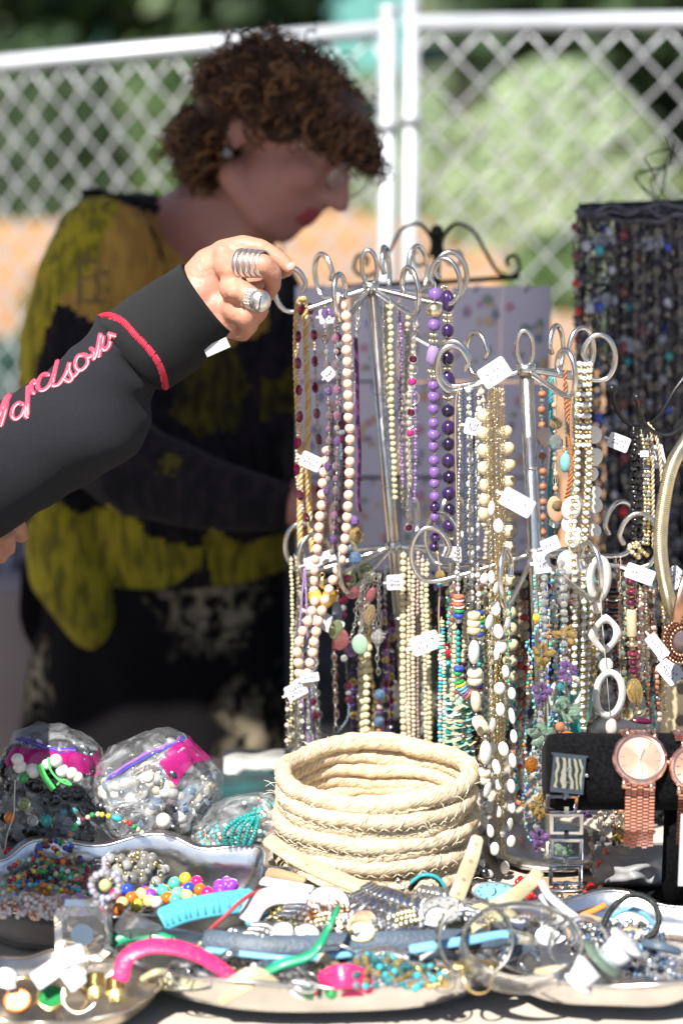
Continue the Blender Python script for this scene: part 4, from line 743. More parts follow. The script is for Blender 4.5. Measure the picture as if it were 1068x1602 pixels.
def coil(name,R0,z,rad,seed,ell=.93,wrap=True,parent=t,mk='straw'):
    n=150; pts=[]; 
    for i in range(n):
        a=2*math.pi*i/n; f=1+.045*noise.noise(Vector((math.cos(a)*1.5,math.sin(a)*1.5,seed))); 
        pts.append(c0+Vector((R0*f*math.cos(a),R0*ell*f*math.sin(a),z+.0065*noise.noise(Vector((math.cos(a)*1.3+5,math.sin(a)*1.3,seed*.8))))))
    b=MB(); seg=12; base=len(b.v); vs=[]
    for i,p in enumerate(pts):
        tn=(pts[(i+1)%n]-pts[i-1]).normalized(); B=basis(tn,(0,0,1))
        for j in range(seg):
            th=2*math.pi*j/seg; r=rad*(1+.20*noise.noise(Vector((i*.22,j*.2,seed)))+.10*noise.noise(Vector((i*.9,j*.5,seed)))+.03*math.sin(i*2*math.pi/3.75+ j*.5))
            vs.append(p+B@Vector((math.cos(th)*r,math.sin(th)*r,0)))
    b.add(vs,[(i*seg+j,i*seg+(j+1)%seg,((i+1)%n)*seg+(j+1)%seg,((i+1)%n)*seg+j) for i in range(n) for j in range(seg)])
    o=b.build(name,mk,parent)
    uv=o.data.uv_layers.new(name='UVMap')
    for pg in o.data.polygons:
        i0=pg.vertices[0]//seg; j0=pg.vertices[0]%seg
        for li,vi in zip(pg.loop_indices,pg.vertices):
            i,j=divmod(vi,seg); uv.data[li].uv=((i+(n if i<i0 else 0))/n+.012*(j+(seg if j<j0 else 0)),(j+(seg if j<j0 else 0))/seg+seed)
    s=MB()   # zigzag raffia stitches below the coil, wraps over it
    for i in range(0,n,3):
        p=pts[i]; q=pts[(i+2)%n]; out=(p-c0); out.z=0; out.normalize()
        a=p+out*rad*.92+Vector((0,0,-rad*.55)); e=q+out*rad*.45+Vector((0,0,-rad*1.15)); f=pts[(i+3)%n]+out*rad*.92+Vector((0,0,-rad*.55))
        s.tube([a,(a+e)/2+out*.0012,e],.00042,4); s.tube([e,(e+f)/2+out*.0012,f],.00042,4)
        if rr.random()<.22:
            for sgn in(1,): s.tube([p+out*rad*math.cos(h)*1.02+Vector((0,0,rad*math.sin(h)*1.02))+(q-p)*k_*.35 for k_,h in enumerate((-.9,-.3,.3,.9,1.5,2.1))],.0006,4)
    s.build('stitching','raffia',parent,kind='stuff')
    return o
spec=[(.0835,.0065,.0068),(.0850,.0175,.0066),(.0890,.0285,.0076),(.0855,.0395,.0064),(.0890,.0505,.0076),(.0858,.0615,.0064),(.0895,.0730,.0078),(.0860,.0845,.0066),(.0885,.0965,.0078),(.0850,.1110,.0086)]
for i,(r_,z,rd) in enumerate(spec): coil('coil',r_,z,rd,i*2.7+1,mk='straw')
for i in range(8): # base, spiral of flat coils
    coil('base_coil',.078-.0098*i,.046+.001*(i%2),.0058,40+i)
b=MB(); b.lathe([(0,.004),(.085,.004),(.088,.0)],c0,seg=40); b.build('base','straw_dark',t)
for i in range(90): # loose straw ends
    a=rr.uniform(0,6.28); z=rr.choice(spec)[1]; p=c0+Vector((.0945*math.cos(a),.088*math.sin(a),z)); d=Vector((math.cos(a)+rr.gauss(0,.5),math.sin(a)+rr.gauss(0,.5),rr.gauss(0,.5))).normalized()
    if i==0: s=MB()
    s.tube([p,p+d*.006+Vector((0,0,.002)),p+d*.012],.0003,3)
s.build('loose_straw','raffia',t,kind='stuff')
# ------------------------------------------------------------------ velvet watch bar with three watches
mat('velvet',(.005,.005,.006),.95,sheen=.02,spec=.1,var=.6,vs=300,bump=.4,bs=900)
YW=1.93
cL=P(850,1207,YW); u=m(1,cL); rad=60*u
t=thing('watch_stand','black velvet T bar watch stand at the right of the table','watch stand',(P(1062,1300,YW).x,YW,TZ))
b=MB(); x1=P(1275,1207,YW).x
b.lathe([(0,0),(rad*.7,0),(rad*.93,rad*.12),(rad,rad*.35)]+[(rad*(1+.012*math.sin(i*1.7)),rad*.35+(x1-cL.x-rad*.7)*i/12) for i in range(1,13)]+[(rad*.93,x1-cL.x-rad*.12),(rad*.7,x1-cL.x),(0,x1-cL.x)],(cL.x,YW,cL.z),M=Matrix(((0,0,1),(1,0,0),(0,1,0))),seg=36); b.build('bar','velvet',t)
pa=P(1062,1265,YW); b=MB(); b.tube([Vector((pa.x,YW,TZ+.006)),Vector((pa.x,YW,cL.z))],24*u,20,flat=.8); b.build('post','velvet',t)
b=MB(); b.box((pa.x,YW+.01,TZ+.004),(.13,.08,.007)); b.build('base','velvet',t,smooth=False)
def onbar(px,ang,off=0):
    """point on the bar surface, ang 0 = facing the camera (-Y), positive = up"""
    x=P(px,1207,YW-rad).x; a=math.radians(ang); n=Vector((0,-math.cos(a),math.sin(a))); return Vector((x,YW,cL.z))+n*(rad+off),n
def frame(n,up=Vector((0,0,1))):
    z=n.normalized(); x=Vector((1,0,0)); y=z.cross(x).normalized(); x=y.cross(z); return Matrix((x,y,z)).transposed()
mat('rosedial',(.50,.25,.18),.3,.6); mat('glassface',(.95,.95,.97),.02,alpha=.12); mat('dialgrey',(.25,.26,.25),.35,.2); mat('hands',(.85,.8,.75),.2,1)
n_,l_,b_=nodes(mat('rosesun',(.50,.26,.19),.42,.35))
tc=n_.new('ShaderNodeTexCoord'); gr=n_.new('ShaderNodeTexGradient'); gr.gradient_type='RADIAL'; mp=n_.new('ShaderNodeMath'); mp.operation='SINE'; mu=n_.new('ShaderNodeMath'); mu.operation='MULTIPLY'; mu.inputs[1].default_value=600
l_.new(tc.outputs['Object'],gr.inputs[0]); l_.new(gr.outputs[1],mu.inputs[0]); l_.new(mu.outputs[0],mp.inputs[0]); bu=n_.new('ShaderNodeBump'); bu.inputs['Strength'].default_value=.25; bu.inputs['Distance'].default_value=.0005; l_.new(mp.outputs[0],bu.inputs['Height']); l_.new(bu.outputs[0],b_.inputs['Normal'])
def rosewatch(label,px,ang,rd,grp='rose gold watches'):
    p,n=onbar(px,ang,.004); B=frame(n); B=B@Matrix.Rotation(-.12,3,'Z')
    t=thing('wrist_watch',label,'watch',p,grp)
    b=MB(); b.lathe([(0,-.004),(rd*.9,-.004),(rd*.96,-.001),(rd*.96,.002)],p,M=B,seg=40)
    for s in(-1,1):
        for q in(-1,1): b.box(p+B@Vector((q*rd*.5,s*rd*.95,-.0015)),(rd*.16,rd*.42,.0045),B@Matrix.Rotation(s*.0,3,'X'))
    b.build('case','rose',t)
    b=MB(); N=160; vs=[];prof=[(1.0,0),(1.0,.0022),(.93,.0036),(.86,.0042),(.80,.0038)]
    for i in range(N):
        a=2*math.pi*i/N; f=1+.014*(1 if i%2 else -1)
        for r_,z in prof: vs.append(p+B@Vector((rd*r_*math.cos(a)*(f if .84<r_ else 1),rd*r_*math.sin(a)*(f if .84<r_ else 1),z)))
    b.add(vs,[(i*5+j,i*5+j+1,((i+1)%N)*5+j+1,((i+1)%N)*5+j) for i in range(N) for j in range(4)]); b.build('bezel','rose',t,smooth=False)
    b=MB(); b.lathe([(0,.0026),(rd*.81,.0026)],p,M=B,seg=40); d=b.build('dial','rosesun',t)
    d.data.transform(Matrix.Translation(-p)); d.data.transform(B.to_4x4().inverted()); d.matrix_parent_inverse=Matrix.Translation(-t.location); d.matrix_basis=Matrix.Translation(p)@B.to_4x4()
    for i in range(12):
        a=2*math.pi*i/12; R_=Matrix.Rotation(a,3,'Z'); b=MB(); b.box(p+B@(R_@Vector((0,rd*.66,.0031))),(rd*.05,rd*.17,.0005),B@R_); b.build('hour_mark','hands',t,smooth=False)
    for a,L,w in((-.35,.42,.06),(.35+math.pi-.15,.60,.045)):
        R_=Matrix.Rotation(a,3,'Z'); b=MB(); b.box(p+B@(R_@Vector((0,rd*L*.45,.0037))),(rd*w,rd*L,.0003),B@R_); b.build('hand','hands',t,smooth=False)
    b=MB(); b.sph(p+B@Vector((0,0,.0037)),(rd*.05,rd*.05,.0005),B); b.build('hub','rose',t)
    b=MB(); b.tube([p+B@Vector((rd*.98,0,0)),p+B@Vector((rd*1.14,0,0))],rd*.1,10); b.build('crown','rose',t)
    # bracelet: over the bar top, then hanging down in front
    w=46*u; path=[]
    for a in range(int(ang)+150,int(ang)+32,-8): path.append(onbar(px,a,.0015))
    up=path[:]; down=[]
    for a in range(int(ang)-28,-12,-7): down.append(onbar(px+1,a,.002))
    q,nn=onbar(px+1,-12,.002)
    k=0
    while True:
        down.append((q+Vector((.0000*k,-.0003*k if k<8 else -.0024+.0002*(k-8),-.0040*k)),Vector((0,-1,-.05)).normalized())); k+=1
        if k*.0040>.052: break
    for seq in(up,down):
        L=[];acc=0
        pts=[s for s in seq]; dens=[]
        for (a,na),(c,nc) in zip(pts[:-1],pts[1:]):
            m_=max(1,int((c-a).length/.0004)); 
            for i in range(m_): dens.append((a.lerp(c,i/m_),na.lerp(nc,i/m_).normalized()))
        pitch=.0034; step=int(pitch/.0004)
        for r_ in range(0,len(dens)-1,max(1,step)):
            c,nn=dens[r_]; c2=dens[min(r_+3,len(dens)-1)][0]; dirv=(c2-c); 
            if dirv.length<1e-6: continue
            ydir=dirv.normalized(); xdir=Vector((1,0,0)); z=xdir.cross(ydir).normalized(); 
            if z.dot(nn)<0: z=-z
            Bm=Matrix((xdir,ydir,z)).transposed()
            for ci,(fx,fw) in enumerate(((-.4,.2),(-.2,.2),(0,.2),(.2,.2),(.4,.2))):
                off=ydir*(pitch/2 if ci%2 else 0)
                key=('wl',round(fw,2),label[:0])
                if key not in KM:
                    g=MB(); wx,ly,hz=w*fw*.98/2,pitch*.86/2,.0009
                    g.add([(-wx,-ly,-hz),(wx,-ly,-hz),(wx,ly,-hz),(-wx,ly,-hz),(-wx*.9,-ly*.6,hz),(wx*.9,-ly*.6,hz),(wx*.9,ly*.6,hz),(-wx*.9,ly*.6,hz)],[(0,3,2,1),(4,5,6,7),(0,1,5,4),(1,2,6,5),(2,3,7,6),(3,0,4,7)]); KM[key]=g.mesh('link','rose',False)
                inst('link',KM[key],t,c+Vector((w*fx,0,0))+off+z*.0006,Bm)
    return t
rosewatch('rose gold watch with fluted bezel hanging fully in view on the velvet bar',1000,38,42*u)
rosewatch('second rose gold watch, cut off by the right edge of the frame',1083,26,37*u)
# silver bracelet watch
p,n=onbar(888,19,.003); B=frame(n)@Matrix.Rotation(-.1,3,'Z')
t=thing('wrist_watch','silver square watch with zebra striped dial and open square link bracelet on the velvet bar','watch',p)
hw,hh=25*u,27*u
b=MB(); b.box(p,(2*hw,2*hh,.005),B); b.box(p+B@Vector((0,hh*1.04,-.001)),(2.25*hw,.0016,.003),B); b.box(p+B@Vector((0,-hh*1.02,.0015)),(2*hw,.003,.004),B); b.box(p+B@Vector((0,-hh*1.18,0)),(.004,.006,.003),B); b.build('case','gunmetal',t,smooth=False)
Z=mat('zebra',(.6,.62,.58),.55,spec=.1); n_,l_,b_=nodes(Z); w_=n_.new('ShaderNodeTexWave'); w_.inputs['Scale'].default_value=62; w_.inputs['Distortion'].default_value=7; w_.inputs['Detail Scale'].default_value=1.2; w_.inputs['Detail'].default_value=1; rp=n_.new('ShaderNodeValToRGB'); rp.color_ramp.elements[0].position=.45; rp.color_ramp.elements[1].position=.55; rp.color_ramp.elements[0].color=(.02,.03,.03,1); rp.color_ramp.elements[1].color=(.24,.23,.18,1); tcn=n_.new('ShaderNodeTexCoord'); l_.new(tcn.outputs['Object'],w_.inputs[0]); l_.new(w_.outputs[1],rp.inputs[0]); l_.new(rp.outputs[0],b_.inputs['Base Color'])
b=MB(); b.box(p+B@Vector((0,0,.0027)),(1.72*hw,1.72*hh,.0008),B); b.build('dial','zebra',t,smooth=False)
b=MB(); b.torus(p+B@Vector((0,hh*.2,.0034)),.0016,.0004,M=B); b.box(p+B@Vector((0,hh*.0,.0035)),(.0005,.008,.0003),B); b.box(p+B@Vector((.0,-hh*.5,.0033)),(.006,.0008,.0002),B); b.build('hand','chrome',t)
b=MB(); b.tube([p+B@Vector((hw*1.0,0,.0)),p+B@Vector((hw*1.22,0,.0))],.0022,10); b.build('crown','chrome',t)
def sqlink(c,B,w,h,th,bar,nm='link'):
    b=MB(); n=0
    o=[(-w/2,-h/2),(w/2,-h/2),(w/2,h/2),(-w/2,h/2)]; i_=[(x*(1-2*bar/w),y*(1-2*bar/h)) for x,y in o]
    vs=[c+B@Vector((x,y,z)) for z in(-th/2,th/2) for x,y in o+i_]
    f=[]
    for k in range(4):
        j=(k+1)%4; f+=[(8+k,8+j,12+j,12+k),(k,4+k,4+j,j),(k,j,8+j,8+k),(4+k,12+k,12+j,4+j)]
    b.add(vs,f); o_=b.build(nm,'chrome',t,smooth=False); bv=o_.modifiers.new('b','BEVEL'); bv.width=.0007; bv.segments=2
q,nn=onbar(880,-30,.002); sqlink(q,frame(nn),50*u,46*u,.003,6.5*u)
b=MB(); q2,n2=onbar(884,-8,.003); b.tube([q2+Vector((0,0,.002)),q2-Vector((0,0,.006))],.0022,8); b.build('connector','chrome',t)
y=1270; k=0
for (y0,y1,x) in((1272,1306,885),(1311,1346,885),(1352,1386,884),(1391,1416,884)):
    q=P(x,(y0+y1)/2,YW-rad*.92+.002*k); sqlink(q,Matrix(((1,0,0),(0,.12,-1),(0,1,.12))),52*u,(y1-y0)*u,.0028,6*u)
    b=MB(); a=P(x,y0-5,YW-rad*.92-.002); b.box(a,(7*u,.004,13*u)); b.build('connector','chrome',t,smooth=False); k+=1
t=thing('plastic_strip','white plastic strip hanging at the right edge below the watch bar','strip',P(1064,1330,1.88)); b=MB(); c=P(1072,1330,1.87); b.box(c,(20*u,.0015,118*u)); b.build('strip','tagwhite',t,smooth=False)
# ------------------------------------------------------------------ metal dishes
mat('dishmetal',(.78,.77,.76),.22,1,var=.10,vs=25,bump=.25,bs=60); mat('dishold',(.62,.55,.46),.3,1,var=.2,vs=30,bump=.3,bs=80)
def dish(label,cx,cy,a,bb,z0,hgt,fl,amp,mk,ph=0,tiltx=0,tilty=0,group='metal dishes'):
    n=160; prof=[(0,.0),(.5,.0),(.76,.03),(.89,.18),(.96,.55),(1.0,1.0),(1.03,1.03),(1.0,.97)]
    t_=thing('dish',label,'dish',(cx,cy,TZ),group); b=MB(); vs=[]
    for k,(r_,z) in enumerate(prof):
        for i in range(n):
            th=2*math.pi*i/n; f=1+amp*math.cos(fl*th+ph)*(r_**3); zz=z0+hgt*z*(1+ .09*math.cos(fl*th+ph)*r_**2)+tiltx*r_*math.cos(th)+tilty*r_*r_*math.sin(th)
            vs.append((cx+a*r_*f*math.cos(th),cy+bb*r_*f*math.sin(th),TZ+max(zz,.0015)))
    b.add(vs,[(k*n+i,k*n+(i+1)%n,(k+1)*n+(i+1)%n,(k+1)*n+i) for k in range(len(prof)-1) for i in range(n)])
    o=b.build('bowl',mk,t_); s=o.modifiers.new('s','SOLIDIFY'); s.thickness=.0012; s.offset=-1
    r2=MB(); kk=5*n; r2.tube([vs[kk+i] for i in range(n)],.0016,6,closed=True); r2.build('rim',mk,t_)
    return t_
DL=T(185,1385,.03); yf,yb=T(150,1436,.036).y,T(300,1312,.066).y; dish('fluted silver dish full of colourful bead strings at the left',DL.x,(yf+yb)/2,.150,(yb-yf)/2,.004,.046,9,.06,'dishmetal',.4,.004,.015)
DF=T(85,1560,.012); dish('old brassy dish of gold watches and tags in the bottom left corner',DF.x,DF.y,.085,.065,.002,.020,8,.04,'dishold')
DC=T(500,1500,.02); dish('wide silver dish heaped with watches and straps in the front centre',DC.x,DC.y,.178,.088,.003,.036,7,.035,'dishmetal',.9)
DR=T(955,1495,.02); dish('silver dish of bangles and plugs in the right front corner',DR.x,DR.y,.118,.088,.006,.030,7,.05,'dishmetal',2.2)
# ------------------------------------------------------------------ straps and trinkets on the dishes
mat('pinkstrap',(.84,.03,.16),.3,coat=.3,bump=.3,bs=300); mat('tealstrap',(.10,.44,.56),.35,coat=.2); mat('bluestrap',(.07,.10,.14),.45,var=.2,vs=30,bump=.4,bs=300); mat('bluegloss',(.20,.47,.70),.25,coat=.3)
mat('greenstrap',(.01,.30,.14),.35,coat=.2); mat('creamstrap',(.58,.47,.30),.35,coat=.2,bump=.2,bs=300); mat('clearstrap',(.58,.53,.32),.2,trans=.15,coat=.4); mat('whitestrap',(.60,.59,.60),.4,bump=.2,bs=300); mat('clearplastic',(.97,.97,.98),.04,trans=.93,ior=1.3); mat('tanleather',(.42,.28,.16),.5,bump=.3,bs=300); mat('redcord',(.50,.05,.06),.5); mat('blackstrap',(.015,.02,.02),.35,bump=.3,bs=300); mat('wood',(.48,.33,.20),.6,var=.2,vs=40); mat('orangewood',(.75,.28,.06),.5); mat('plugwhite',(.72,.73,.80),.3)
def strap(label,pts,w,mk,th=.0016,up=(0,0,1),cat='strap',holes=0,ridges=0,studs=0,name='watch_strap',taper=.75,mk2=None,group=None,buckle=False):
    W_=[T(*q) if len(q)==3 else P(q[0],q[1],q[2]) for q in pts]; t_=thing(name,label,cat,W_[0],group); cl=spline(W_,n=12); u=K*depth(W_[0]); up=Vector(up).normalized()
    b=MB(); n=len(cl); vs=[]; fr=[]
    for i,p in enumerate(cl):
        tn=(cl[min(i+1,n-1)]-cl[max(i-1,0)]).normalized(); nn=(up-tn*up.dot(tn)).normalized(); s=tn.cross(nn); x=i/(n-1)
        ww=w*u/2*(1 if x<.5 else 1-(1-taper)*(x-.5)*2); 
        if x>.96: ww*=.7
        if x<.03: ww*=.8
        fr.append((p,tn,nn,s,ww))
        for a,c in((-1,-.6),(-.85,-1),(.85,-1),(1,-.6),(1,.6),(.85,1),(0,1.25),(-.85,1),(-1,.6)): vs.append(p+s*ww*a+nn*th*c)
    k=9; f=[(i*k+j,i*k+(j+1)%k,(i+1)*k+(j+1)%k,(i+1)*k+j) for i in range(n-1) for j in range(k)]+[tuple(range(k))[::-1],tuple((n-1)*k+j for j in range(k))]
    b.add(vs,f); b.build('band',mk,t_)
    if holes:
        for h in range(holes):
            p,tn,nn,s,ww=fr[int((.15+.7*h/max(1,holes-1))*(n-1))]
            g=MB(); g.torus(p+nn*th*1.3,w*u*.09,w*u*.03,M=Matrix((s,tn,nn)).transposed(),seg=12,sg=5); g.lathe([(0,.0001),(w*u*.08,.0001)],p+nn*th*1.2,M=Matrix((s,tn,nn)).transposed(),seg=10); g.build('hole',mk2 or 'tanleather',t_)
    if ridges:
        for h in range(ridges):
            p,tn,nn,s,ww=fr[int((.08+.84*h/(ridges-1))*(n-1))]; g=MB(); g.tube([p-s*ww*.6+nn*th*1.2,p+s*ww*.7+nn*th*1.2],.0011,6); g.build('ridge',mk2 or mk,t_)
    if studs:
        g=MB(); q=random.Random(4)
        for h in range(studs):
            p,tn,nn,s,ww=fr[int(q.uniform(.05,.95)*(n-1))]; g.sph(p+s*ww*q.uniform(-.7,.7)+nn*th*1.2,q.uniform(.0006,.0013),u=6,w=5)
        g.build('stud','g_clear',t_,kind='stuff')
    if buckle:
        p,tn,nn,s,ww=fr[0]; g=MB(); M3=Matrix((s,tn,nn)).transposed(); g.torus(p,ww*1.1,.001,M=M3,seg=16,sg=6,ell=.7); g.tube([p-tn*ww*.7,p+tn*ww*.9+nn*.001],.0008,6); g.build('buckle','silver',t_)
    return t_
U_=(0,-.75,.65)
strap('bright pink strap with glittering studs arching over the rim of the front dish',[(188,1535,.038),(200,1497,.055),(240,1480,.062),(295,1488,.058),(345,1515,.045),(372,1540,.034)],27,'pinkstrap',studs=26,up=(0,-.55,.85))
strap('teal ribbed rubber strap lying across the rim of the left dish',[(252,1440,.052),(290,1425,.055),(340,1415,.056),(400,1407,.055)],38,'tealstrap',ridges=12,up=(0,-.8,.6),taper=1,th=.0018)
strap('thin teal strap edge curling under the white strap',[(384,1443,.045),(420,1432,.045),(450,1420,.045)],16,'tealstrap',up=U_)
strap('long blue grey strap with light blue edge running across the front dish',[(318,1468,.048),(380,1475,.050),(460,1479,.050),(560,1474,.050),(680,1470,.050),(800,1468,.046)],32,'bluestrap',up=U_,taper=1,th=.002)
strap('glossy light blue strap lower edge below the blue grey strap',[(322,1486,.043),(390,1494,.044),(460,1500,.045),(540,1494,.046),(600,1486,.046)],10,'bluegloss',up=U_,taper=1)
strap('light blue strap threading through the cutout bangle',[(640,1486,.055),(690,1478,.058),(740,1470,.060),(790,1462,.060),(808,1472,.058)],15,'bluegloss',up=U_)
strap('green strap curving up like a tongue in the front dish',[(402,1528,.040),(440,1510,.050),(480,1497,.056),(500,1478,.064),(515,1450,.078),(530,1418,.090)],15,'greenstrap',up=(-.6,-.6,.4),taper=.5)
strap('dark green striped strap behind the pink strap',[(178,1473,.038),(205,1462,.043),(240,1464,.043),(275,1474,.040)],20,'greenstrap',ridges=4,mk2='blackstrap',up=U_)
strap('cream translucent strap with punched holes leaning on the basket front',[(417,1312,.085),(455,1338,.077),(500,1362,.066),(560,1387,.055),(610,1408,.047),(670,1432,.044)],24,'clearstrap',holes=9,up=(.15,-.75,.6),th=.0014,mk2='brass')
strap('cream leather strap end standing against the right of the basket',[(712,1408,.045),(724,1378,.060),(738,1340,.082),(747,1308,.097)],26,'creamstrap',holes=4,up=(0,-.9,.3),th=.0014)
strap('white curved watch strap at the left of the heap',[(386,1442,.046),(405,1412,.058),(440,1400,.060),(480,1408,.056)],34,'whitestrap',up=(0,-.6,.8),taper=1)
strap('white patterned strap lying above the white watch',[(410,1378,.055),(440,1384,.058),(490,1392,.058)],18,'whitestrap',up=(0,-.5,.85),holes=5)
strap('speckled brown strap end against the basket',[(418,1365,.052),(440,1368,.056),(478,1378,.056)],16,'tanleather',up=U_)
strap('cream strap with raised dots rising to the right of the heap',[(700,1446,.046),(740,1430,.050),(790,1412,.056),(830,1380,.078),(842,1362,.084)],26,'clearstrap',holes=7,up=(.2,-.7,.6),mk2='clearstrap')
strap('small teal and black strap loop in front of the basket',[(640,1392,.052),(655,1374,.064),(675,1370,.068),(690,1382,.060),(693,1400,.050)],9,'blackstrap',up=(0,-1,0),taper=1)
strap('bright teal strap loop edge in front of the basket',[(642,1382,.060),(660,1369,.070),(682,1372,.068),(694,1386,.060),(696,1402,.050)],5,'turq',up=(0,-1,0),taper=1)
strap('turquoise rubber strap folded near the red leather',[(418,1535,.036),(430,1512,.046),(460,1502,.050),(474,1512,.046)],14,'turq',up=U_)
strap('beige leather tab poking over the rim right of the pink strap',[(340,1560,.020),(370,1542,.036),(400,1530,.042),(430,1552,.028)],34,'creamstrap',up=(0,-.8,.5),taper=1)
strap('crimson crocodile leather strap at the front rim',[(502,1540,.034),(530,1528,.046),(560,1530,.044),(585,1545,.034)],38,'pinkstrap',up=(0,-.8,.6),studs=14)
strap('smooth crimson strap lining below the crocodile strap',[(520,1553,.026),(550,1550,.031),(590,1552,.026)],18,'pinkstrap',up=(0,-.8,.6))
strap('blue plastic strap loop in the right dish',[(955,1435,.040),(980,1422,.050),(1005,1428,.048),(1022,1448,.036)],8,'bluegloss',up=(0,-1,.3),taper=1)
strap('blue rubber piece at the right edge of the right dish',[(1005,1475,.040),(1030,1480,.042),(1064,1490,.036)],14,'bluestrap',up=U_)
strap('flat tan wooden stick behind the white plugs',[(905,1434,.030),(960,1452,.032),(1020,1470,.030)],20,'wood',up=(0,-.6,.8),taper=1,name='wooden_stick',cat='stick')
strap('short orange wooden stick behind the black cord',[(910,1432,.026),(930,1424,.028),(946,1416,.030)],9,'orangewood',up=U_,name='wooden_stick',cat='stick',taper=1)
strap('white forked plastic clasp with a long tongue, right of the cream strap',[(845,1378,.080),(858,1402,.068),(885,1425,.058),(914,1445,.050)],12,'whitestrap',up=U_,taper=1)
strap('short white prong left of the long clasp tongue',[(838,1392,.066),(850,1408,.060),(858,1420,.054)],9,'whitestrap',up=U_,taper=1)
strap('gold link watch band at the front right of the centre dish',[(690,1522,.040),(720,1514,.044),(750,1512,.044),(782,1516,.040)],22,'goldpearl' if 0 else 'gold',ridges=12,up=U_,taper=1)
strap('silver watch band in the centre of the front dish',[(560,1500,.048),(600,1492,.050),(640,1500,.046)],24,'silver',ridges=9,up=U_,taper=1)
strap('brown leather strap under the blue strap',[(590,1460,.048),(640,1470,.046),(700,1500,.040)],20,'tanleather',up=U_)
strap('white leather strap at the rim of the centre dish',[(575,1548,.030),(610,1542,.034),(650,1546,.030)],16,'whitestrap',up=U_)
strap('pale grey strap lying flat inside the centre dish',[(250,1535,.024),(310,1540,.028),(345,1546,.024)],26,'clearstrap',up=U_)
def cordobj(label,pts,r_px,mk,name='cord',cat='cord'):
    w=[T(*q) for q in pts]; b=MB(); b.tube(spline(w,n=8),m(r_px,w[0]),7); o=b.build(name,mk); tag(o,label,cat); return o
cordobj('thin dark red cord crossing the teal strap',[(325,1458,.040),(345,1440,.052),(375,1412,.064),(400,1396,.064),(432,1388,.058)],3.2,'redcord')
rope_pts=[(938,1462,.036),(950,1432,.052),(968,1410,.066),(995,1400,.070),(1020,1412,.066),(1030,1435,.056),(1024,1458,.044),(1010,1468,.038)]
w_=spline([T(*q) for q in rope_pts],n=14); t=thing('braided_bracelet','black braided cord bracelet looping up in the right dish','bracelet',w_[0]); 
for q in range(3):
    b=MB(); b.tube([p+basis((w_[min(i+1,len(w_)-1)]-w_[max(i-1,0)]),(0,-1,0))@Vector((math.cos(i*.9+q*2.09)*.0014,math.sin(i*.9+q*2.09)*.0014,0)) for i,p in enumerate(w_)],.0017,6); b.build('strand','blackstrap',t)
def wface(label,px,py,h,w,ratio,mk,rim='silver',tilt=.6,ang=0,oval=False):
    p=T(px,py,h); u=K*depth(p); t_=thing('wrist_watch',label,'watch',p); B=Matrix.Rotation(math.pi/2-tilt,3,'X')@Matrix.Rotation(math.radians(ang),3,'Z'); r_=w/2*u
    wb=(lambda q,a,i:Vector((q.x,q.y*ratio,q.z)))
    b=MB(); b.lathe([(0,-.003),(r_*.95,-.003),(r_,-.001),(r_,.002),(r_*.9,.0032),(r_*.82,.0026)],p,M=B,seg=36,wob=wb); b.build('case',rim,t_)
    b=MB(); b.lathe([(0,.0024),(r_*.84,.0024)],p,M=B,seg=30,wob=wb); b.build('dial',mk,t_)
    b=MB()
    for a in(.4,2.4): Rm=Matrix.Rotation(a,3,'Z'); b.box(p+B@(Rm@Vector((0,r_*.25*ratio,.0029))),(r_*.06,r_*.5*ratio,.0003),B@Rm)
    for k in range(12):
        a=k*math.pi/6; b.box(p+B@Vector((r_*.7*math.cos(a),r_*.7*ratio*math.sin(a),.0029)),(r_*.08,r_*.05,.0002),B)
    b.build('hand','gunmetal',t_); return t_
wface('large white tonneau watch face in front of the basket',515,1412,.062,66,.8,'whitestrap','silver',.7,-15)
wface('pale teal oval watch face with silver ends right of the basket',775,1396,.058,78,.42,'aqua','silver',.5,-4)
wface('grey domed watch face ringed with tiny stones, centre of the heap',690,1425,.060,74,.62,'pearl_greypearl','silver',.75,10)
wface('small round white face under the green strap',470,1548,.034,40,.8,'pearl_white','silver',.5,0)
wface('steel watch face half buried left in the centre dish',330,1525,.034,50,.7,'oldsilver','gunmetal',.5,20)
wface('gold watch face with white dial near the front rim',600,1534,.036,34,.8,'pearl_white','gold',.6,0)
wface('brown dial watch behind the blue strap',565,1446,.056,52,.7,'tanleather','copper',.7,40)
wface('mother of pearl watch face beside the clear bangle',862,1462,.050,58,.6,'pearl_white','silver',.5,20)
wface('green rimmed coin dial watch in the brassy dish',80,1560,.020,46,1,'green','gold',.9,0)
wface('orange rimmed watch in the brassy dish',28,1566,.020,44,.9,'goldcord2','orange',.8,0)
wface('dark dial watch at the far left of the brassy dish',10,1530,.022,40,.8,'gunmetal','silver',.6,0)
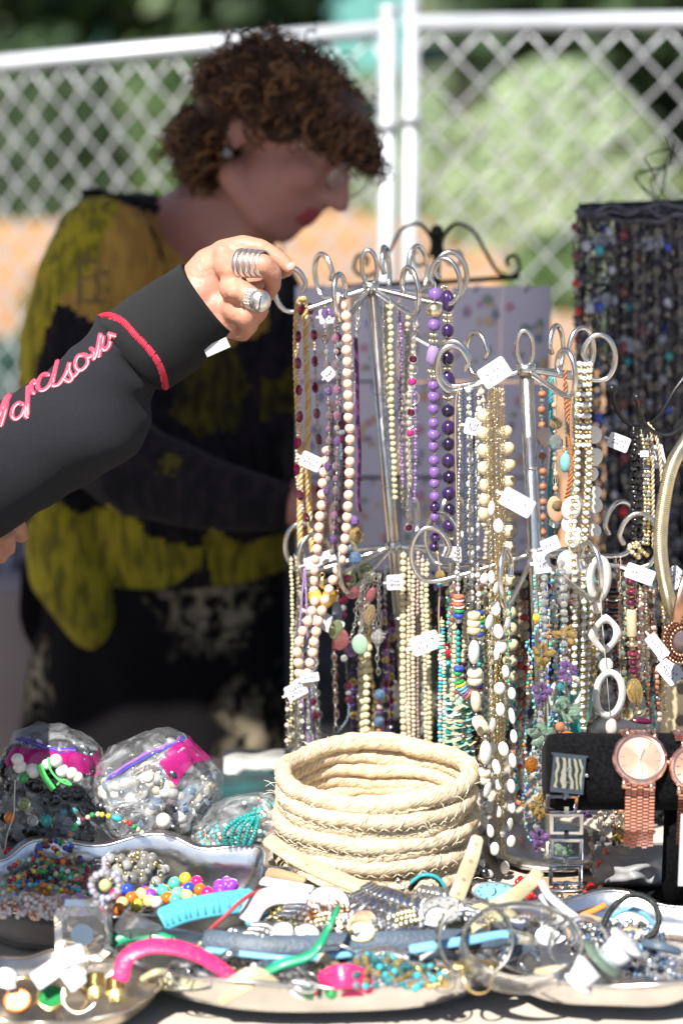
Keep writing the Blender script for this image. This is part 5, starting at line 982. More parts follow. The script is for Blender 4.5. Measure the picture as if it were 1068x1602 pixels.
def bangle(label,px,py,h,rpx,wd,mk,tilt=1.0,yaw=0,name='bangle',thk=.0012,cut=0,ell=1):
    p=T(px,py,h); u=K*depth(p); r_=rpx*u; B=Matrix.Rotation(yaw,3,'Z')@Matrix.Rotation(tilt,3,'X'); hw=wd*u/2
    t_=thing(name,label,'bracelet' if name=='bangle' else name.replace('_',' '),p)
    b=MB(); b.lathe([(r_,-hw),(r_+thk,-hw*.8),(r_+thk*1.2,0),(r_+thk,hw*.8),(r_,hw),(r_-thk*.2,hw*.8),(r_-thk*.2,-hw*.8),(r_,-hw)],p,M=B,seg=48,wob=lambda q,a,i:Vector((q.x,q.y*ell,q.z))); b.build('band',mk,t_)
    if cut:
        for s in(-1,1): g=MB(); g.torus(p+B@Vector((0,0,s*hw)),r_,.0011,M=B,seg=48,sg=6,ell=ell); g.build('edge',mk,t_)
        for k in range(cut):
            a=k*2*math.pi/cut; g=MB(); q=p+B@Vector((r_*math.cos(a)*1.02,r_*math.sin(a)*1.02*ell,0)); g.box(q,(.004,.0035,hw*1.1),B@Matrix.Rotation(a,3,'Z')); g.build('cutout','gunmetal',t_,smooth=False)
    return t_
bangle('silver bangle with rectangular cutouts standing up in the centre of the heap',742,1468,.066,58,26,'oldsilver',tilt=1.15,yaw=.15,cut=26)
bangle('wide clear plastic cuff overlapping both front dishes',815,1482,.056,92,44,'clearplastic',tilt=.45,yaw=.2,thk=.003,ell=.8)
bangle('second clear plastic bangle inside the right dish',905,1480,.05,44,20,'clearplastic',tilt=.7,yaw=-.4,thk=.0025)
bangle('thin silver hoop in the centre dish',520,1512,.046,44,5,'silver',tilt=.4)
bangle('thin gunmetal hoop left under the pink strap',300,1530,.034,46,5,'gunmetal',tilt=.25,ell=.6)
bangle('silver ring with stones in the brassy dish',125,1558,.022,26,10,'silver',tilt=.9,cut=0,name='ring')
bangle('gold ring standing between tags in the brassy dish',40,1552,.024,22,14,'gold',tilt=1.2,name='ring')
bangle('gold ring right of the coin dial in the brassy dish',118,1562,.018,18,16,'gold',tilt=1.0,yaw=.5,name='ring')
for i,(x,y,h) in enumerate([(150,1548,.024),(182,1553,.022)]):
    strap(['gold expanding watch band under the upright tag','brightest gold expanding watch band at the dish edge'][i],[(x,y-24,h+.012),(x,y-6,h+.008),(x+4,y+14,h)],30,'gold',ridges=8,up=(0,-.8,.6),taper=1,cat='watch band',name='watch_band')
# silver link bracelet piled in front of basket
def linkband(label,pts,w,mk='chrome',up=(0,-.6,.8),cols=3,pitch=.0075):
    W_=[T(*q) for q in pts]; t_=thing('link_bracelet',label,'bracelet',W_[0]); cl=spline(W_,n=30); u=K*depth(W_[0]); up=Vector(up); acc=0; row=0
    g=MB(); wx,ly=w*u/cols/2*.95,pitch*.46; g.lathe([(0,-1),(.8,-1),(1,-.7),(1,.7),(.8,1),(0,1)],seg=10); g.v=[(v[2]*wx,v[0]*ly,v[1]*.0018) for v in g.v]; me=g.mesh('link',mk)
    for a,c in zip(cl[:-1],cl[1:]):
        acc+=(c-a).length
        if acc>=pitch/1: 
            acc=0; tn=(c-a).normalized(); nn=(up-tn*up.dot(tn)).normalized(); s=tn.cross(nn); B=Matrix((s,tn,nn)).transposed(); row+=1
            for k in range(cols): inst('link',me,t_,c+s*(k-(cols-1)/2)*w*u/cols+tn*(pitch/2 if k%2 else 0),B)
    return t_
linkband('chunky polished silver link bracelet lying in front of the basket',[(548,1392,.062),(575,1408,.066),(610,1422,.064),(650,1436,.056),(668,1448,.050)],70)
linkband('silver link band right of the chunky one, under the grey domed watch',[(640,1398,.056),(668,1405,.060),(700,1412,.058)],46,'silver',pitch=.006)
linkband('fine silver band heaped beside the cream dotted strap',[(840,1402,.050),(868,1412,.052),(880,1436,.048),(850,1450,.046)],26,'silver',pitch=.004)
linkband('gold and silver band curling at the left of the heap',[(400,1418,.044),(430,1428,.048),(470,1430,.048),(500,1440,.046)],24,'brass',pitch=.004)
linkband('copper coloured link band behind the green strap',[(470,1440,.052),(500,1430,.060),(520,1418,.062),(545,1432,.058)],24,'copper',pitch=.005)
# copper buckle loop, white plugs
t=thing('loop_buckle','copper rimmed white loop tipped up beside the white watch face','buckle',T(498,1425,.06)); 
for dx in(-7,7):
    b=MB(); c=T(498+dx,1422,.066); u=K*depth(c); b.tube([c+Vector((x*u,0,z*u)) for x,z in((-8,14),(8,10),(16,-20),(0,-24),(-8,14))],.0016,6); b.build('loop','copper' if dx<0 else 'tagwhite',t)
for i,(x,y,a) in enumerate([(915,1518,.5),(968,1487,.5)]):
    c=T(x,y,.044+.006*i); u=K*depth(c); t=thing('white_plug',['nearer white flanged plug left of the clear green disc','farther white flanged plug right of the clear green disc'][i],'plug',c,'white flanged plugs')
    B=Matrix.Rotation(-.55,3,'Y')@Matrix.Rotation(1.25,3,'Y'); b=MB(); s=(1 if i else -1)
    b.lathe([(0,-22*u),(22*u,-22*u),(24*u,-10*u),(24*u,12*u),(0,12*u)],c,M=B,seg=24); b.build('body','plugwhite',t); b=MB(); k=(14 if i else -24)*u; b.lathe([(0,k),(31*u,k),(32*u,k+4*u),(30*u,k+7*u),(0,k+7*u)],c,M=B,seg=28); b.build('flange','plugwhite',t)
t=thing('glass_disc','pale green clear disc with gold specks between the white plugs','disc',T(942,1502,.05)); c=T(942,1500,.052); b=MB(); b.lathe([(0,-4*u),(36*u,-4*u),(38*u,0),(36*u,4*u),(0,4*u)],c,M=Matrix.Rotation(-.55,3,'Y')@Matrix.Rotation(1.25,3,'Y'),seg=30); b.build('disc','g_greenglass',t)
# tags in the brassy dish
for lb,x,y,h,w,hh,a,c in[('white price tag with writing tilted at the left of the brassy dish',76,1522,.045,52,30,35,'tagwhite'),('white price tag lying across the middle of the brassy dish',108,1497,.058,48,28,18,'tagwhite'),('white price tag hanging steeply in the middle of the brassy dish',112,1526,.044,44,30,-52,'tagwhite'),('small white tag at the lower left of the brassy dish',16,1540,.035,16,14,10,'tagwhite')]:
    q=T(x,y,h); t=thing('tag_on_string',lb,'price tag',q); mktag(t,q,m(w,q),m(hh,q),a,tilt=.5,c=c,neck=False)
# loose beads and bead strings on the dishes
def pile(label,cx,cy,rx,ry,h0,hh,n,mks,d,kind='round',name='bead_string',cat='necklace',seed=0,thr=9,group=None,dv=.15):
    rr=random.Random(seed+int(cx)+int(cy)*3); t_=thing(name,label,cat,T(cx,cy,h0),group); small=(MB(),{})
    for i in range(n):
        a=rr.uniform(0,6.28); q=math.sqrt(rr.random()); x=cx+rx*q*math.cos(a); y=cy+ry*q*math.sin(a); h=h0+hh*(1-q*q)*rr.uniform(.35,1); p=T(x,y,h); p.z=TZ+h; p.y=T(cx,y,h0+hh*.5).y
        u=K*depth(p); k=rr.choice(kind) if isinstance(kind,(list,tuple)) else kind; dd=d*rr.uniform(1-dv,1+dv)*u
        place_bead(t_,small,k,rr.choice(mks),p,Vector((rr.gauss(0,1),rr.gauss(0,1),rr.gauss(0,1))),dd,dd,rr,thr)
    if small[1]: small[0].build('small_beads',list(small[1].keys()),t_,kind='stuff')
    return t_
# big bright beads, packed
t=pile('heap of big glossy pink, yellow, mint, orange and purple beads in the left dish',262,1402,72,17,.036,.012,46,['hotpink','yellow','paleyellow','mint','orange','blue','aqua','violet','sky'],21,seed=3,dv=.08)
for x,y,mk in[(181,1400,'hotpink'),(200,1392,'blue'),(222,1400,'hotpink' if 0 else 'paleyellow'),(206,1405,'orange'),(234,1410,'paleyellow'),(255,1394,'mint'),(273,1382,'mint'),(290,1375,'yellow'),(296,1390,'blue'),(308,1380,'hotpink'),(277,1398,'aqua'),(313,1392,'orange'),(325,1397,'hotpink'),(293,1402,'paleyellow'),(275,1408,'mint'),(192,1413,'paleyellow'),(186,1422,'orange'),(214,1416,'yellow'),(245,1412,'white'),(236,1400,'violet'),(262,1405,'orange')]:
    p=T(x,y,.050); u=K*depth(p); inst('bead',kmesh('round',mk),t,p,Matrix.Rotation(R.random(),3,'X'),(10.5*u,)*3)
pile('small cluster of purple beads at the right end of the left dish',356,1388,24,9,.040,.010,9,['violet'],20,seed=5,dv=.05)
pile('long grey striped bead necklace heaped in the left dish',205,1352,62,22,.046,.022,44,['slate','pearl_greypearl','slate','slate'],19,seed=6)
pile('tiny brass spacers among the grey beads in the left dish',205,1352,58,20,.054,.02,22,['brass','gold'],8,seed=16,name='spacer_beads',cat='beads')
pile('spiky cluster of small pink white pearls at the left of the dish',48,1412,56,15,.046,.014,190,['rosewhite','pearl_white','rosewhite','copper'],9,seed=8,thr=10)
seeds=('red','green','white','turq','yellow','black','blue','orange','aqua','wine','mint','terra','bone')
for i,(pl,lb) in enumerate([([(58,1340,.060),(62,1320,.066),(90,1316,.068),(110,1330,.070),(112,1300,.085),(128,1284,.090),(150,1274,.095),(175,1278,.092),(205,1290,.085),(225,1305,.075)],'multicoloured seed bead string arching over the back of the left dish'),
 ([(0,1385,.05),(30,1372,.056),(60,1362,.060),(90,1368,.058),(120,1376,.056),(140,1368,.056)],'seed bead string with red glass tubes at the left of the dish'),([(10,1362,.058),(40,1345,.064),(70,1350,.064),(100,1362,.06),(130,1380,.055),(120,1395,.050)],'second seed bead string crossing the first in the left dish'),([(60,1330,.062),(80,1350,.062),(120,1340,.062),(135,1356,.060),(142,1372,.056)],'short seed bead string beside the clear ornament'),([(0,1400,.046),(20,1390,.05),(45,1384,.052),(80,1388,.052),(118,1398,.048)],'lowest seed bead string above the pink white cluster'),([(70,1360,.066),(64,1335,.072),(66,1322,.074),(88,1330,.07),(100,1350,.066)],'red and black seed bead loop at the back left of the dish')]):
    pts=[(proj(T(*q))[0],proj(T(*q))[1],T(*q).y) for q in pl]
    necklace(lb,[pts],[('round',seeds,8.5,9,.1)]*7+[('oval',('wine','green','turq','orange'),18,11,0)],jit=.8,thr=8,group=None)
pile('tangle of seed beads and glass tubes filling the left dish',88,1372,70,22,.040,.018,150,list(seeds),9,kind=('round','round','heishi'),seed=9,thr=9)
pile('lilac and beige stones under the clear ornament',110,1408,26,8,.044,.006,12,['lightlilac','rosewhite','bone'],17,seed=10,name='loose_beads',cat='beads')
# centre dish piles
pile('cluster of teal and amber glass beads in the centre dish',590,1508,58,22,.040,.020,110,['g_tealglass','turq','g_amber','g_tealglass','g_amber','bluegrey'],12,seed=12)
pile('second patch of teal and amber beads towards the cutout bangle',668,1522,40,16,.036,.014,60,['g_tealglass','turq','g_amber','brass'],12,seed=13)
pile('clear and blue rhinestone heap at the right edge',1040,1506,34,16,.034,.016,110,['g_clear','chrome','g_bluegl','g_clear'],9,kind='facet',seed=14,thr=12)
pile('grey and green metal bits at the front of the centre dish',490,1546,40,8,.026,.01,40,['oldsilver','silver','chrome','bluegrey'],9,seed=15,name='metal_bits',cat='beads')
pile('single green bead and red stones on the front rim',500,1552,20,5,.030,.006,5,['green','redglass' if 0 else 'g_redglass','green'],17,seed=18,name='loose_beads',cat='beads')
pile('silver chain heap in the middle of the centre dish',450,1522,44,14,.034,.014,120,['silver','oldsilver','chrome'],8,kind='link',seed=19,thr=12,name='chain_heap',cat='necklace')
pile('silver chain heap behind the white strap',430,1425,34,10,.042,.010,90,['oldsilver','silver','brass'],8,kind='link',seed=20,thr=12,name='chain_heap',cat='necklace')
pile('silver and gold trinkets behind the clear cuff',855,1440,36,14,.040,.016,90,['oldsilver','silver','chrome','brass'],9,kind=('link','facet'),seed=21,thr=12,name='chain_heap',cat='necklace')
pile('dark red berry beads behind the cream strap',825,1388,30,14,.010,.024,90,['g_redglass','red','wine'],10,seed=22,name='bead_string')
pile('red berry beads right of the silver bracelet watch',922,1392,12,9,.010,.016,22,['g_redglass','red'],10,seed=23)
pile('trinket mix filling the right dish',985,1492,60,26,.026,.010,120,['silver','bluegrey','g_clear','navy','oldsilver','bluegloss','chrome'],12,kind=('round','facet','link'),seed=24,name='trinket_heap',cat='trinkets')
pile('trinket mix filling the left half of the centre dish',400,1498,110,26,.022,.014,170,['silver','gunmetal','oldsilver','bluegrey','chrome','teal','palegold'],12,kind=('round','facet','link'),seed=25,name='trinket_heap',cat='trinkets')
pile('trinket mix filling the right half of the centre dish',660,1482,110,30,.022,.018,170,['silver','palegold','chrome','bluegrey','sky','pearl_white','brass'],12,kind=('round','facet','link'),seed=26,name='trinket_heap',cat='trinkets')
pile('pieces of jewellery lying on the cloth in front of the basket',600,1400,130,18,.002,.045,230,['silver','pearl_white','chrome','palegold','g_clear','oldsilver'],12,kind=('round','facet','link'),seed=27,name='trinket_heap',cat='trinkets')
pile('dark trinkets and earrings under the right necklaces',900,1400,90,26,.002,.012,130,['oldsilver','gunmetal','brown','brass','silver','black'],11,kind=('round','facet','link'),seed=28,name='trinket_heap',cat='trinkets')
pile('black glass beads between basket and coin pearls',750,1360,20,14,.004,.03,40,['black','gunmetal','pearl_white'],13,seed=29,name='loose_beads',cat='beads')
rr=random.Random(55)
LB=['left end','left middle','centre','right middle','right end']
for i in range(10):
    x=420+i*44+rr.uniform(-10,10); y=rr.uniform(1418,1462); dx,dy=rr.uniform(22,46),rr.uniform(-16,16)
    linkband('narrow %s link band lying %s at the %s of the heap'%(['silver','steel','gold toned'][i%3],['flat','aslant'][i%2],LB[min(4,i//2)]),[(x-dx,y-dy,.050),(x,y-6,.060),(x+dx,y+dy,.050)],rr.uniform(16,30),['silver','chrome','palegold'][i%3],pitch=.0042)
for i in range(12):
    x=235+i*64+rr.uniform(-16,16); y=rr.uniform(1492,1532) if x<840 else rr.uniform(1470,1530); mk=['clearstrap','whitestrap','silver','bluestrap','creamstrap','blackstrap'][i%6]
    strap('%s strap piece among trinkets, %s in the front dishes'%(dict(clearstrap='olive clear',whitestrap='white',silver='silver',bluestrap='slate blue',creamstrap='cream',blackstrap='black')[mk],['far left','left','left of centre','centre','right of centre','right','far right'][min(6,int(i/1.8))]),[(x-rr.uniform(20,34),y+rr.uniform(-8,8),.036),(x,y-rr.uniform(0,10),.046),(x+rr.uniform(20,34),y+rr.uniform(-10,6),.038)],rr.uniform(9,18),mk,up=(0,-.7,.7),holes=(3 if i%2 else 0),taper=1)
for i in range(9):
    x=290+i*66+rr.uniform(-14,14); y=rr.uniform(1500,1540)
    bangle('thin %s ring, %s across the centre dish'%(['silver','gold','steel'][i%3],['first','second','third','fourth','fifth','sixth','seventh','eighth','ninth'][i]),x,y,.040,rr.uniform(11,24),rr.uniform(3,8),['silver','gold','chrome'][i%3],tilt=rr.uniform(.2,1.2),yaw=rr.uniform(-1,1),name='ring')
for i in range(8):
    x=430+i*62+rr.uniform(-12,12); y=rr.uniform(1432,1470)
    wface('small %s watch case, %s from the left in the heap'%(['white dialled','silver dialled','cream dialled'][i%3],['first','second','third','fourth','fifth','sixth','seventh','eighth'][i]),x,y,.056,rr.uniform(30,44),rr.uniform(.6,.95),['pearl_white','oldsilver','pearl_cream'][i%3],['silver','chrome','gold'][i%3],rr.uniform(.4,.9),rr.uniform(-40,40))
pile('white and silver glitter of small charms over the whole centre dish',520,1470,230,40,.030,.022,330,['silver','chrome','pearl_white','g_clear','palegold','oldsilver'],13,kind=('round','facet','link'),seed=61,name='trinket_heap',cat='trinkets')
pile('shiny silver charms in the right dish under the cord loop',960,1460,80,30,.026,.018,170,['silver','chrome','g_clear','g_bluegl','oldsilver','pearl_white'],12,kind=('round','facet','link'),seed=62,name='trinket_heap',cat='trinkets')
t=thing('grey_pouch','grey crumpled plastic pouch behind the watch post','pouch',T(990,1350,.01)); mat('pouch',(.30,.30,.31),.35,bump=.5,bs=60)
b=MB(); b.grid(lambda u,v:T(925+130*u,1388-70*v,.004+.035*math.sin(u*3.14)**.6*math.sin(v*3.14)**.6*(1+.3*noise.noise(Vector((u*5,v*5,2))))),30,20); b.build('pouch','pouch',t)
t=thing('tan_tray','flat tan wooden tray behind the right dish','tray',T(960,1400,.01)); b=MB(); q=T(960,1402,.004); b.box(q,(.13,.07,.006)); b.build('board','wood',t,smooth=False)
# clear acrylic ornament and iridescent stopper
c=T(138,1462,.035); u=K*depth(c)
mat('acrylic',(.96,.97,.98),.03,trans=.92,ior=1.42)
t=thing('acrylic_stand','clear facetted acrylic block stand at the lower left','display stand',T(150,1510,0))
b=MB(); F2=Matrix(((1,0,0),(0,0,-1),(0,1,0)))
oct_=[(-44,-30),(-28,-46),(28,-46),(44,-30),(44,30),(28,46),(-28,46),(-44,30)]
cc=T(132,1455,.048); vs=[cc+Vector((x*u*s,dy*u,z*u*s)) for s,dy in((.72,-20),(1,-12),(1,12),(.72,20)) for x,z in oct_]
b.add(vs,[(k*8+j,k*8+(j+1)%8,(k+1)*8+(j+1)%8,(k+1)*8+j) for k in range(3) for j in range(8)]+[tuple(range(8))[::-1],tuple(24+j for j in range(8))]); b.build('block','acrylic',t,smooth=False)
b=MB(); b.lathe([(0,0),(18*u,0)],cc+Vector((0,-.0135,.002)),M=F2,seg=24); b.build('emblem','bluegrey',t)
b=MB(); b.box(T(165,1500,.02),(60*u,24*u,50*u),Matrix.Rotation(.3,3,'Z')); b.build('foot','acrylic',t,smooth=False)
b=MB(); b.box(T(215,1452,.05),(64*u,6*u,40*u),Matrix.Rotation(.5,3,'Y')); b.build('wing','acrylic',t,smooth=False)
t=thing('bead_ring_ornament','ring of iridescent glass beads on a thin chrome pin','ornament',T(168,1440,.05))
mat('irid',(.62,.60,.80),.08,.5,coat=1); cc=T(165,1385,.085); u=K*depth(cc)
for i in range(14):
    a=i*2*math.pi/14; inst('bead',kmesh('round','irid' if i%3 else 'g_clear'),t,cc+Vector((math.cos(a)*22*u,0,math.sin(a)*22*u)),None,(6*u,6*u,6*u))
for z in(30,38,44): inst('bead',kmesh('round','irid'),t,cc+Vector((0,0,z*u)),None,(5*u,)*3)
b=MB(); b.tube([cc-Vector((0,0,24*u)),T(171,1470,.045)],2.4*u,8); b.build('pin','chrome',t)
b=MB(); b.sph(cc,(10*u,)*3); b.build('centre_bead','paleyellow',t)
# ------------------------------------------------------------------ zip bags of jewellery
PL=mat('bagfilm',(.92,.94,.97),.10); n_,l_,b_=nodes(PL); b_.inputs['Alpha'].default_value=.26
tcn=n_.new('ShaderNodeTexCoord'); vz=n_.new('ShaderNodeTexNoise'); vz.inputs['Scale'].default_value=28; vz.inputs['Detail'].default_value=5; vz.inputs['Distortion'].default_value=1.5; l_.new(tcn.outputs['Object'],vz.inputs[0]); bu=n_.new('ShaderNodeBump'); bu.inputs['Distance'].default_value=.010; bu.inputs['Strength'].default_value=1; l_.new(vz.outputs[0],bu.inputs['Height']); l_.new(bu.outputs[0],b_.inputs['Normal'])
mr=n_.new('ShaderNodeMapRange'); mr.inputs[1].default_value=.45; mr.inputs[2].default_value=.72; mr.inputs[3].default_value=.07; mr.inputs[4].default_value=.36; l_.new(vz.outputs[0],mr.inputs[0]); l_.new(mr.outputs[0],b_.inputs['Alpha'])
mat('magfilm',(.42,.005,.17),.2,alpha=.82); mat('bluezip',(.07,.06,.42),.2,alpha=.9); mat('lilaczip',(.35,.15,.50),.2,alpha=.75)
def bag(label,cx,cy,Y,rx,rz,ry,ang,mixes,n,d,zip_=True,seed=0,zc=.35,sun=0):
    c=P(cx,cy,Y); u=K*depth(c); t_=thing('zip_bag',label,'plastic bag',Vector((c.x,c.y,TZ)),'zip bags of jewellery'); rr=random.Random(seed)
    B=Matrix.Rotation(math.radians(-ang),3,'Y')
    def sf(a,e,k=1,wr=1):
        d_=Vector((math.cos(e)*math.cos(a),math.cos(e)*math.sin(a),math.sin(e)))
        q=Vector([math.copysign(abs(x)**.8,x) for x in d_])
        f=1+wr*(.10*noise.noise(d_*2.1+Vector((seed,0,0)))+.05*noise.noise(d_*5+Vector((0,seed,0)))+.025*abs(noise.noise(d_*11)))
        p=c+B@Vector((q.x*rx*u*f*k,q.y*ry*u*f*k,q.z*rz*u*f*k)); p.z=max(p.z,TZ+.002); return p
    b=MB(); NU,NV=72,40
    b.grid(lambda uu,v:sf(2*math.pi*uu,-math.pi/2+math.pi*v),NU,NV,closed=True); b.build('film','bagfilm',t_)
    small=(MB(),{})
    for i in range(n):
        dd=Vector((rr.gauss(0,1),rr.gauss(0,1)-.5,rr.gauss(0,1))).normalized(); e=math.asin(dd.z); a=math.atan2(dd.y,dd.x)
        if dd.z>.72: continue
        p=sf(a,e,rr.uniform(.74,.88)); mk,dm,kd=rr.choice(mixes); dm*=rr.uniform(.8,1.2)*u
        place_bead(t_,small,kd,mk,p,Vector((rr.gauss(0,1),rr.gauss(0,1),rr.gauss(0,1))),dm,dm,rr,10)
    core=MB(); core.grid(lambda uu,v:sf(2*math.pi*uu,-math.pi/2+math.pi*.86*v,.70),30,16,closed=True); core.build('contents_core','dark_sheet' if sun==0 else 'oldsilver',t_)
    small[0].build('small_beads',list(small[1].keys()),t_,kind='stuff')
    if zip_:
        def band(mk,e0,e1,a0,a1,k,nm):
            g=MB(); g.grid(lambda uu,v:sf(a0+(a1-a0)*uu,e0+(e1-e0)*v+.12*math.sin(uu*5),k),40,5); g.build(nm,mk,t_)
        zip_(band)
    return t_,sf,u
mixA=[('pearl_white',12,'round'),('oldsilver',8,'round'),('black',20,'round'),('black',32,'nugget'),('bluegrey',18,'nugget'),('pearl_cream',7,'round'),('gunmetal',10,'link'),('teal',14,'round'),('g_clear',10,'facet'),('black',22,'round'),('gunmetal',24,'nugget'),('pearl_taupe',16,'round'),('black',30,'nugget'),('g_clear',20,'facet')]
t1,sf,u=bag('zip bag with white balls, dark beads and a magenta strip, leftmost of the bags',78,1245,2.03,88,108,70,-4,mixA,620,10,lambda bd:(bd('magfilm',.50,.86,-2.5,.1,1.012,'strip'),bd('bluezip',.98,1.03,-2.9,-.9,1.012,'zip_rib'),bd('bluezip',1.06,1.10,-2.9,-.9,1.012,'zip_rib'),bd('lilaczip',1.03,1.06,-2.9,-.9,1.008,'zip_channel')),seed=2)
for x,y,d in[(28,1188,20),(32,1200,22),(52,1206,24),(88,1190,22),(98,1206,22),(113,1210,20),(122,1216,18),(74,1196,18)]: flat(t1,x,y,1.962,d,d,'white',0,1,nm='ball')
for x,y,d,mk in[(16,1279,19,'orange'),(39,1258,20,'limeglass' if 0 else 'g_limegl'),(73,1284,20,'teal'),(52,1284,18,'g_clear'),(13,1333,15,'red'),(37,1218,16,'green')]: flat(t1,x,y,1.955,d,d,mk,0,1,nm='ball')
b=MB(); b.tube(spline([P(*q) for q in[(62,1196,1.958),(70,1215,1.956),(84,1235,1.957)]]),.003,8,flat=.4); b.tube(spline([P(*q) for q in[(76,1185,1.958),(80,1205,1.955),(95,1222,1.955),(112,1228,1.957),(100,1220,1.956),(90,1228,1.957)]]),.0011,6); mat('neon',(.12,.75,.18),.4); b.build('green_cord','neon',t1)
b=MB(); b.tube(spline([P(*q) for q in[(24,1220,1.952),(23,1250,1.95),(22,1275,1.95),(12,1305,1.95),(8,1330,1.952)]]),.0006,5); b.build('white_thread','cordwhite',t1)
mixB=[('pearl_white',19,'round'),('gunmetal',22,'nugget'),('pearl_taupe',18,'round'),('g_smoke',18,'facet'),('silver',18,'link'),('bluegrey',22,'nugget'),('silver',8,'round'),('pearl_cream',6,'round'),('g_clear',12,'facet'),('g_bluegl',12,'facet'),('oldsilver',8,'link'),('silver',6,'link'),('pearl_white',20,'round'),('gold',11,'round'),('chrome',9,'round'),('pearl_greypearl',18,'round'),('g_bluegl',20,'facet'),('silver',16,'link'),('gunmetal',16,'nugget')]
t2,sf,u=bag('zip bag of pearls and silver with a bright pink strip, middle of the bags',245,1240,2.02,96,92,68,28,mixB,760,10,lambda bd:(bd('magfilm',.10,.58,-1.15,.5,1.014,'strip'),bd('bluezip',.72,.78,-2.1,.1,1.012,'zip_rib'),bd('lilaczip',.80,.86,-2.1,.1,1.01,'zip_channel')),seed=5,sun=1)
flat(t2,256,1284,1.945,25,25,'pearl_white',0,1,nm='ball'); flat(t2,232,1216,1.945,20,20,'pearl_white',0,1,nm='ball')
mixC=[('teal',8,'round'),('mint',7,'round'),('g_clear',9,'facet'),('pearl_white',7,'round'),('brass',10,'round'),('red',8,'round'),('turq',8,'round')]
t3,sf,u=bag('flatter zip bag of teal beads and pale cords beside the basket, rightmost of the bags',375,1300,2.0,78,52,55,22,mixC,520,9,None,seed=9,sun=0)
tl=[]
for k in range(5):
    pts=[(355+k*9,1320,1.935),(352+k*12,1300,1.932),(372+k*8,1282,1.932),(398,1272+k*6,1.934)]
    w=spline([P(*q) for q in pts],n=10); 
    for i,p in enumerate(w[::2]): inst('bead',kmesh('round','teal'),t3,p,None,(3.6*u,)*3)
# ------------------------------------------------------------------ person at the left: arm in a black sweatshirt, ringed hand on the hook
SK=mat('skin',(.56,.29,.195),.45,sss=.10,col2=(.52,.25,.18),vs=30,bump=.38,bs=210)
n_,l_,b_=nodes(SK)
mat('nail',(.72,.42,.36),.25,coat=.4); 
def Q(px,py,Y,r): p=P(px,py,Y); return (p,m(r,p))
def chain(*a): return ('c',[Q(*x) for x in a])
pl_=P(-800,700,1.9); pers=thing('person','person in a black sweatshirt with red script, ringed hand on the tall rack','person',(pl_.x,2.0,0))
hand=[chain((215,548,2.13,40),(262,512,2.13,40),(300,484,2.13,42),(330,462,2.135,40)),chain((300,470,2.13,44),(338,440,2.135,36),(350,420,2.13,26)),chain((305,490,2.13,40),(342,480,2.125,34),(362,478,2.12,22)),
 chain((300,462,2.135,40),(330,420,2.135,34),(352,400,2.13,24)),chain((310,500,2.13,36),(340,505,2.12,30),(368,500,2.12,20)),
 chain((350,398,2.13,24),(380,386,2.122,19),(408,390,2.118,16.5),(428,400,2.115,14),(440,408,2.113,13),(452,419,2.11,10.5)),
 chain((356,416,2.11,23),(385,411,2.095,19),(412,414,2.085,17.5),(426,428,2.09,15.5),(427,446,2.105,13.5),(419,462,2.12,11.5)),
 chain((364,450,2.10,23),(385,460,2.09,18),(401,470,2.085,17),(407,486,2.10,14),(398,500,2.115,12)),
 chain((368,484,2.105,22),(384,494,2.095,17),(390,508,2.10,15),(380,522,2.115,13),(366,520,2.125,12)),
 chain((300,500,2.16,30),(345,475,2.175,24),(385,448,2.18,18),(415,432,2.17,15),(440,424,2.15,13),(449,424,2.135,10)),
 ('s',P(349,396,2.118),m(15,P(349,396,2.12))),('s',P(361,424,2.098),m(14,P(361,424,2.1))),('s',P(368,456,2.088),m(14,P(368,456,2.09))),('s',P(374,488,2.095),m(12,P(374,488,2.1)))]
other=[chain((-120,760,2.12,44),(-60,790,2.16,44),(-25,800,2.16,36)),chain((-30,798,2.16,30),(8,812,2.14,17),(28,824,2.14,15),(34,838,2.15,12)),chain((-30,812,2.16,30),(-2,828,2.13,17),(12,842,2.125,15),(14,858,2.13,12)),chain((-40,826,2.16,28),(-14,848,2.13,17),(0,862,2.13,14),(2,872,2.13,11)),chain((-50,836,2.17,26),(-28,866,2.14,15),(-18,884,2.14,12)),chain((-50,790,2.19,24),(-10,800,2.20,15),(10,816,2.20,12))]
ex,sh=(-190,850,2.02),(-430,560,1.86)
body=[chain((215,548,2.13,40),(60,690,2.12,52),(-190,850,2.02,62)),chain((-190,850,2.02,62),(-590,520,1.80,75)),
 chain((-120,760,2.12,44),(-330,900,1.75,60)),chain((-330,900,1.75,60),(-620,600,1.5,75))]
tx=P(-800,700,1.70); X0=tx.x; 
def V(x,y,z,r): return (Vector((x,y,z)),r)
sx=P(-590,520,1.80); sx2=P(-620,600,1.5)
body+=[('c',[V(X0-.02,1.72,1.38,.10),V(X0-.02,1.72,1.15,.13),V(X0-.02,1.72,.95,.15),V(X0-.02,1.74,.85,.16)]),('c',[V(X0-.02,1.72,1.36,.10),(sx,.065)]),('c',[V(X0-.02,1.72,1.36,.10),(sx2,.065)]),
 ('c',[V(X0-.02,1.65,.85,.12),V(X0,1.64,.45,.075),V(X0,1.64,.1,.05),V(X0+.1,1.64,.05,.04)]),('c',[V(X0-.02,1.82,.85,.12),V(X0,1.84,.45,.075),V(X0,1.84,.1,.05),V(X0+.1,1.84,.05,.04)]),
 ('c',[V(X0-.01,1.72,1.42,.06),V(X0+.01,1.73,1.52,.055)]),('s',Vector((X0+.03,1.74,1.62)),(.095,.075,.115))]
remesh('body',hand+other+body,.0021,['skin'],pers,smooth=6)
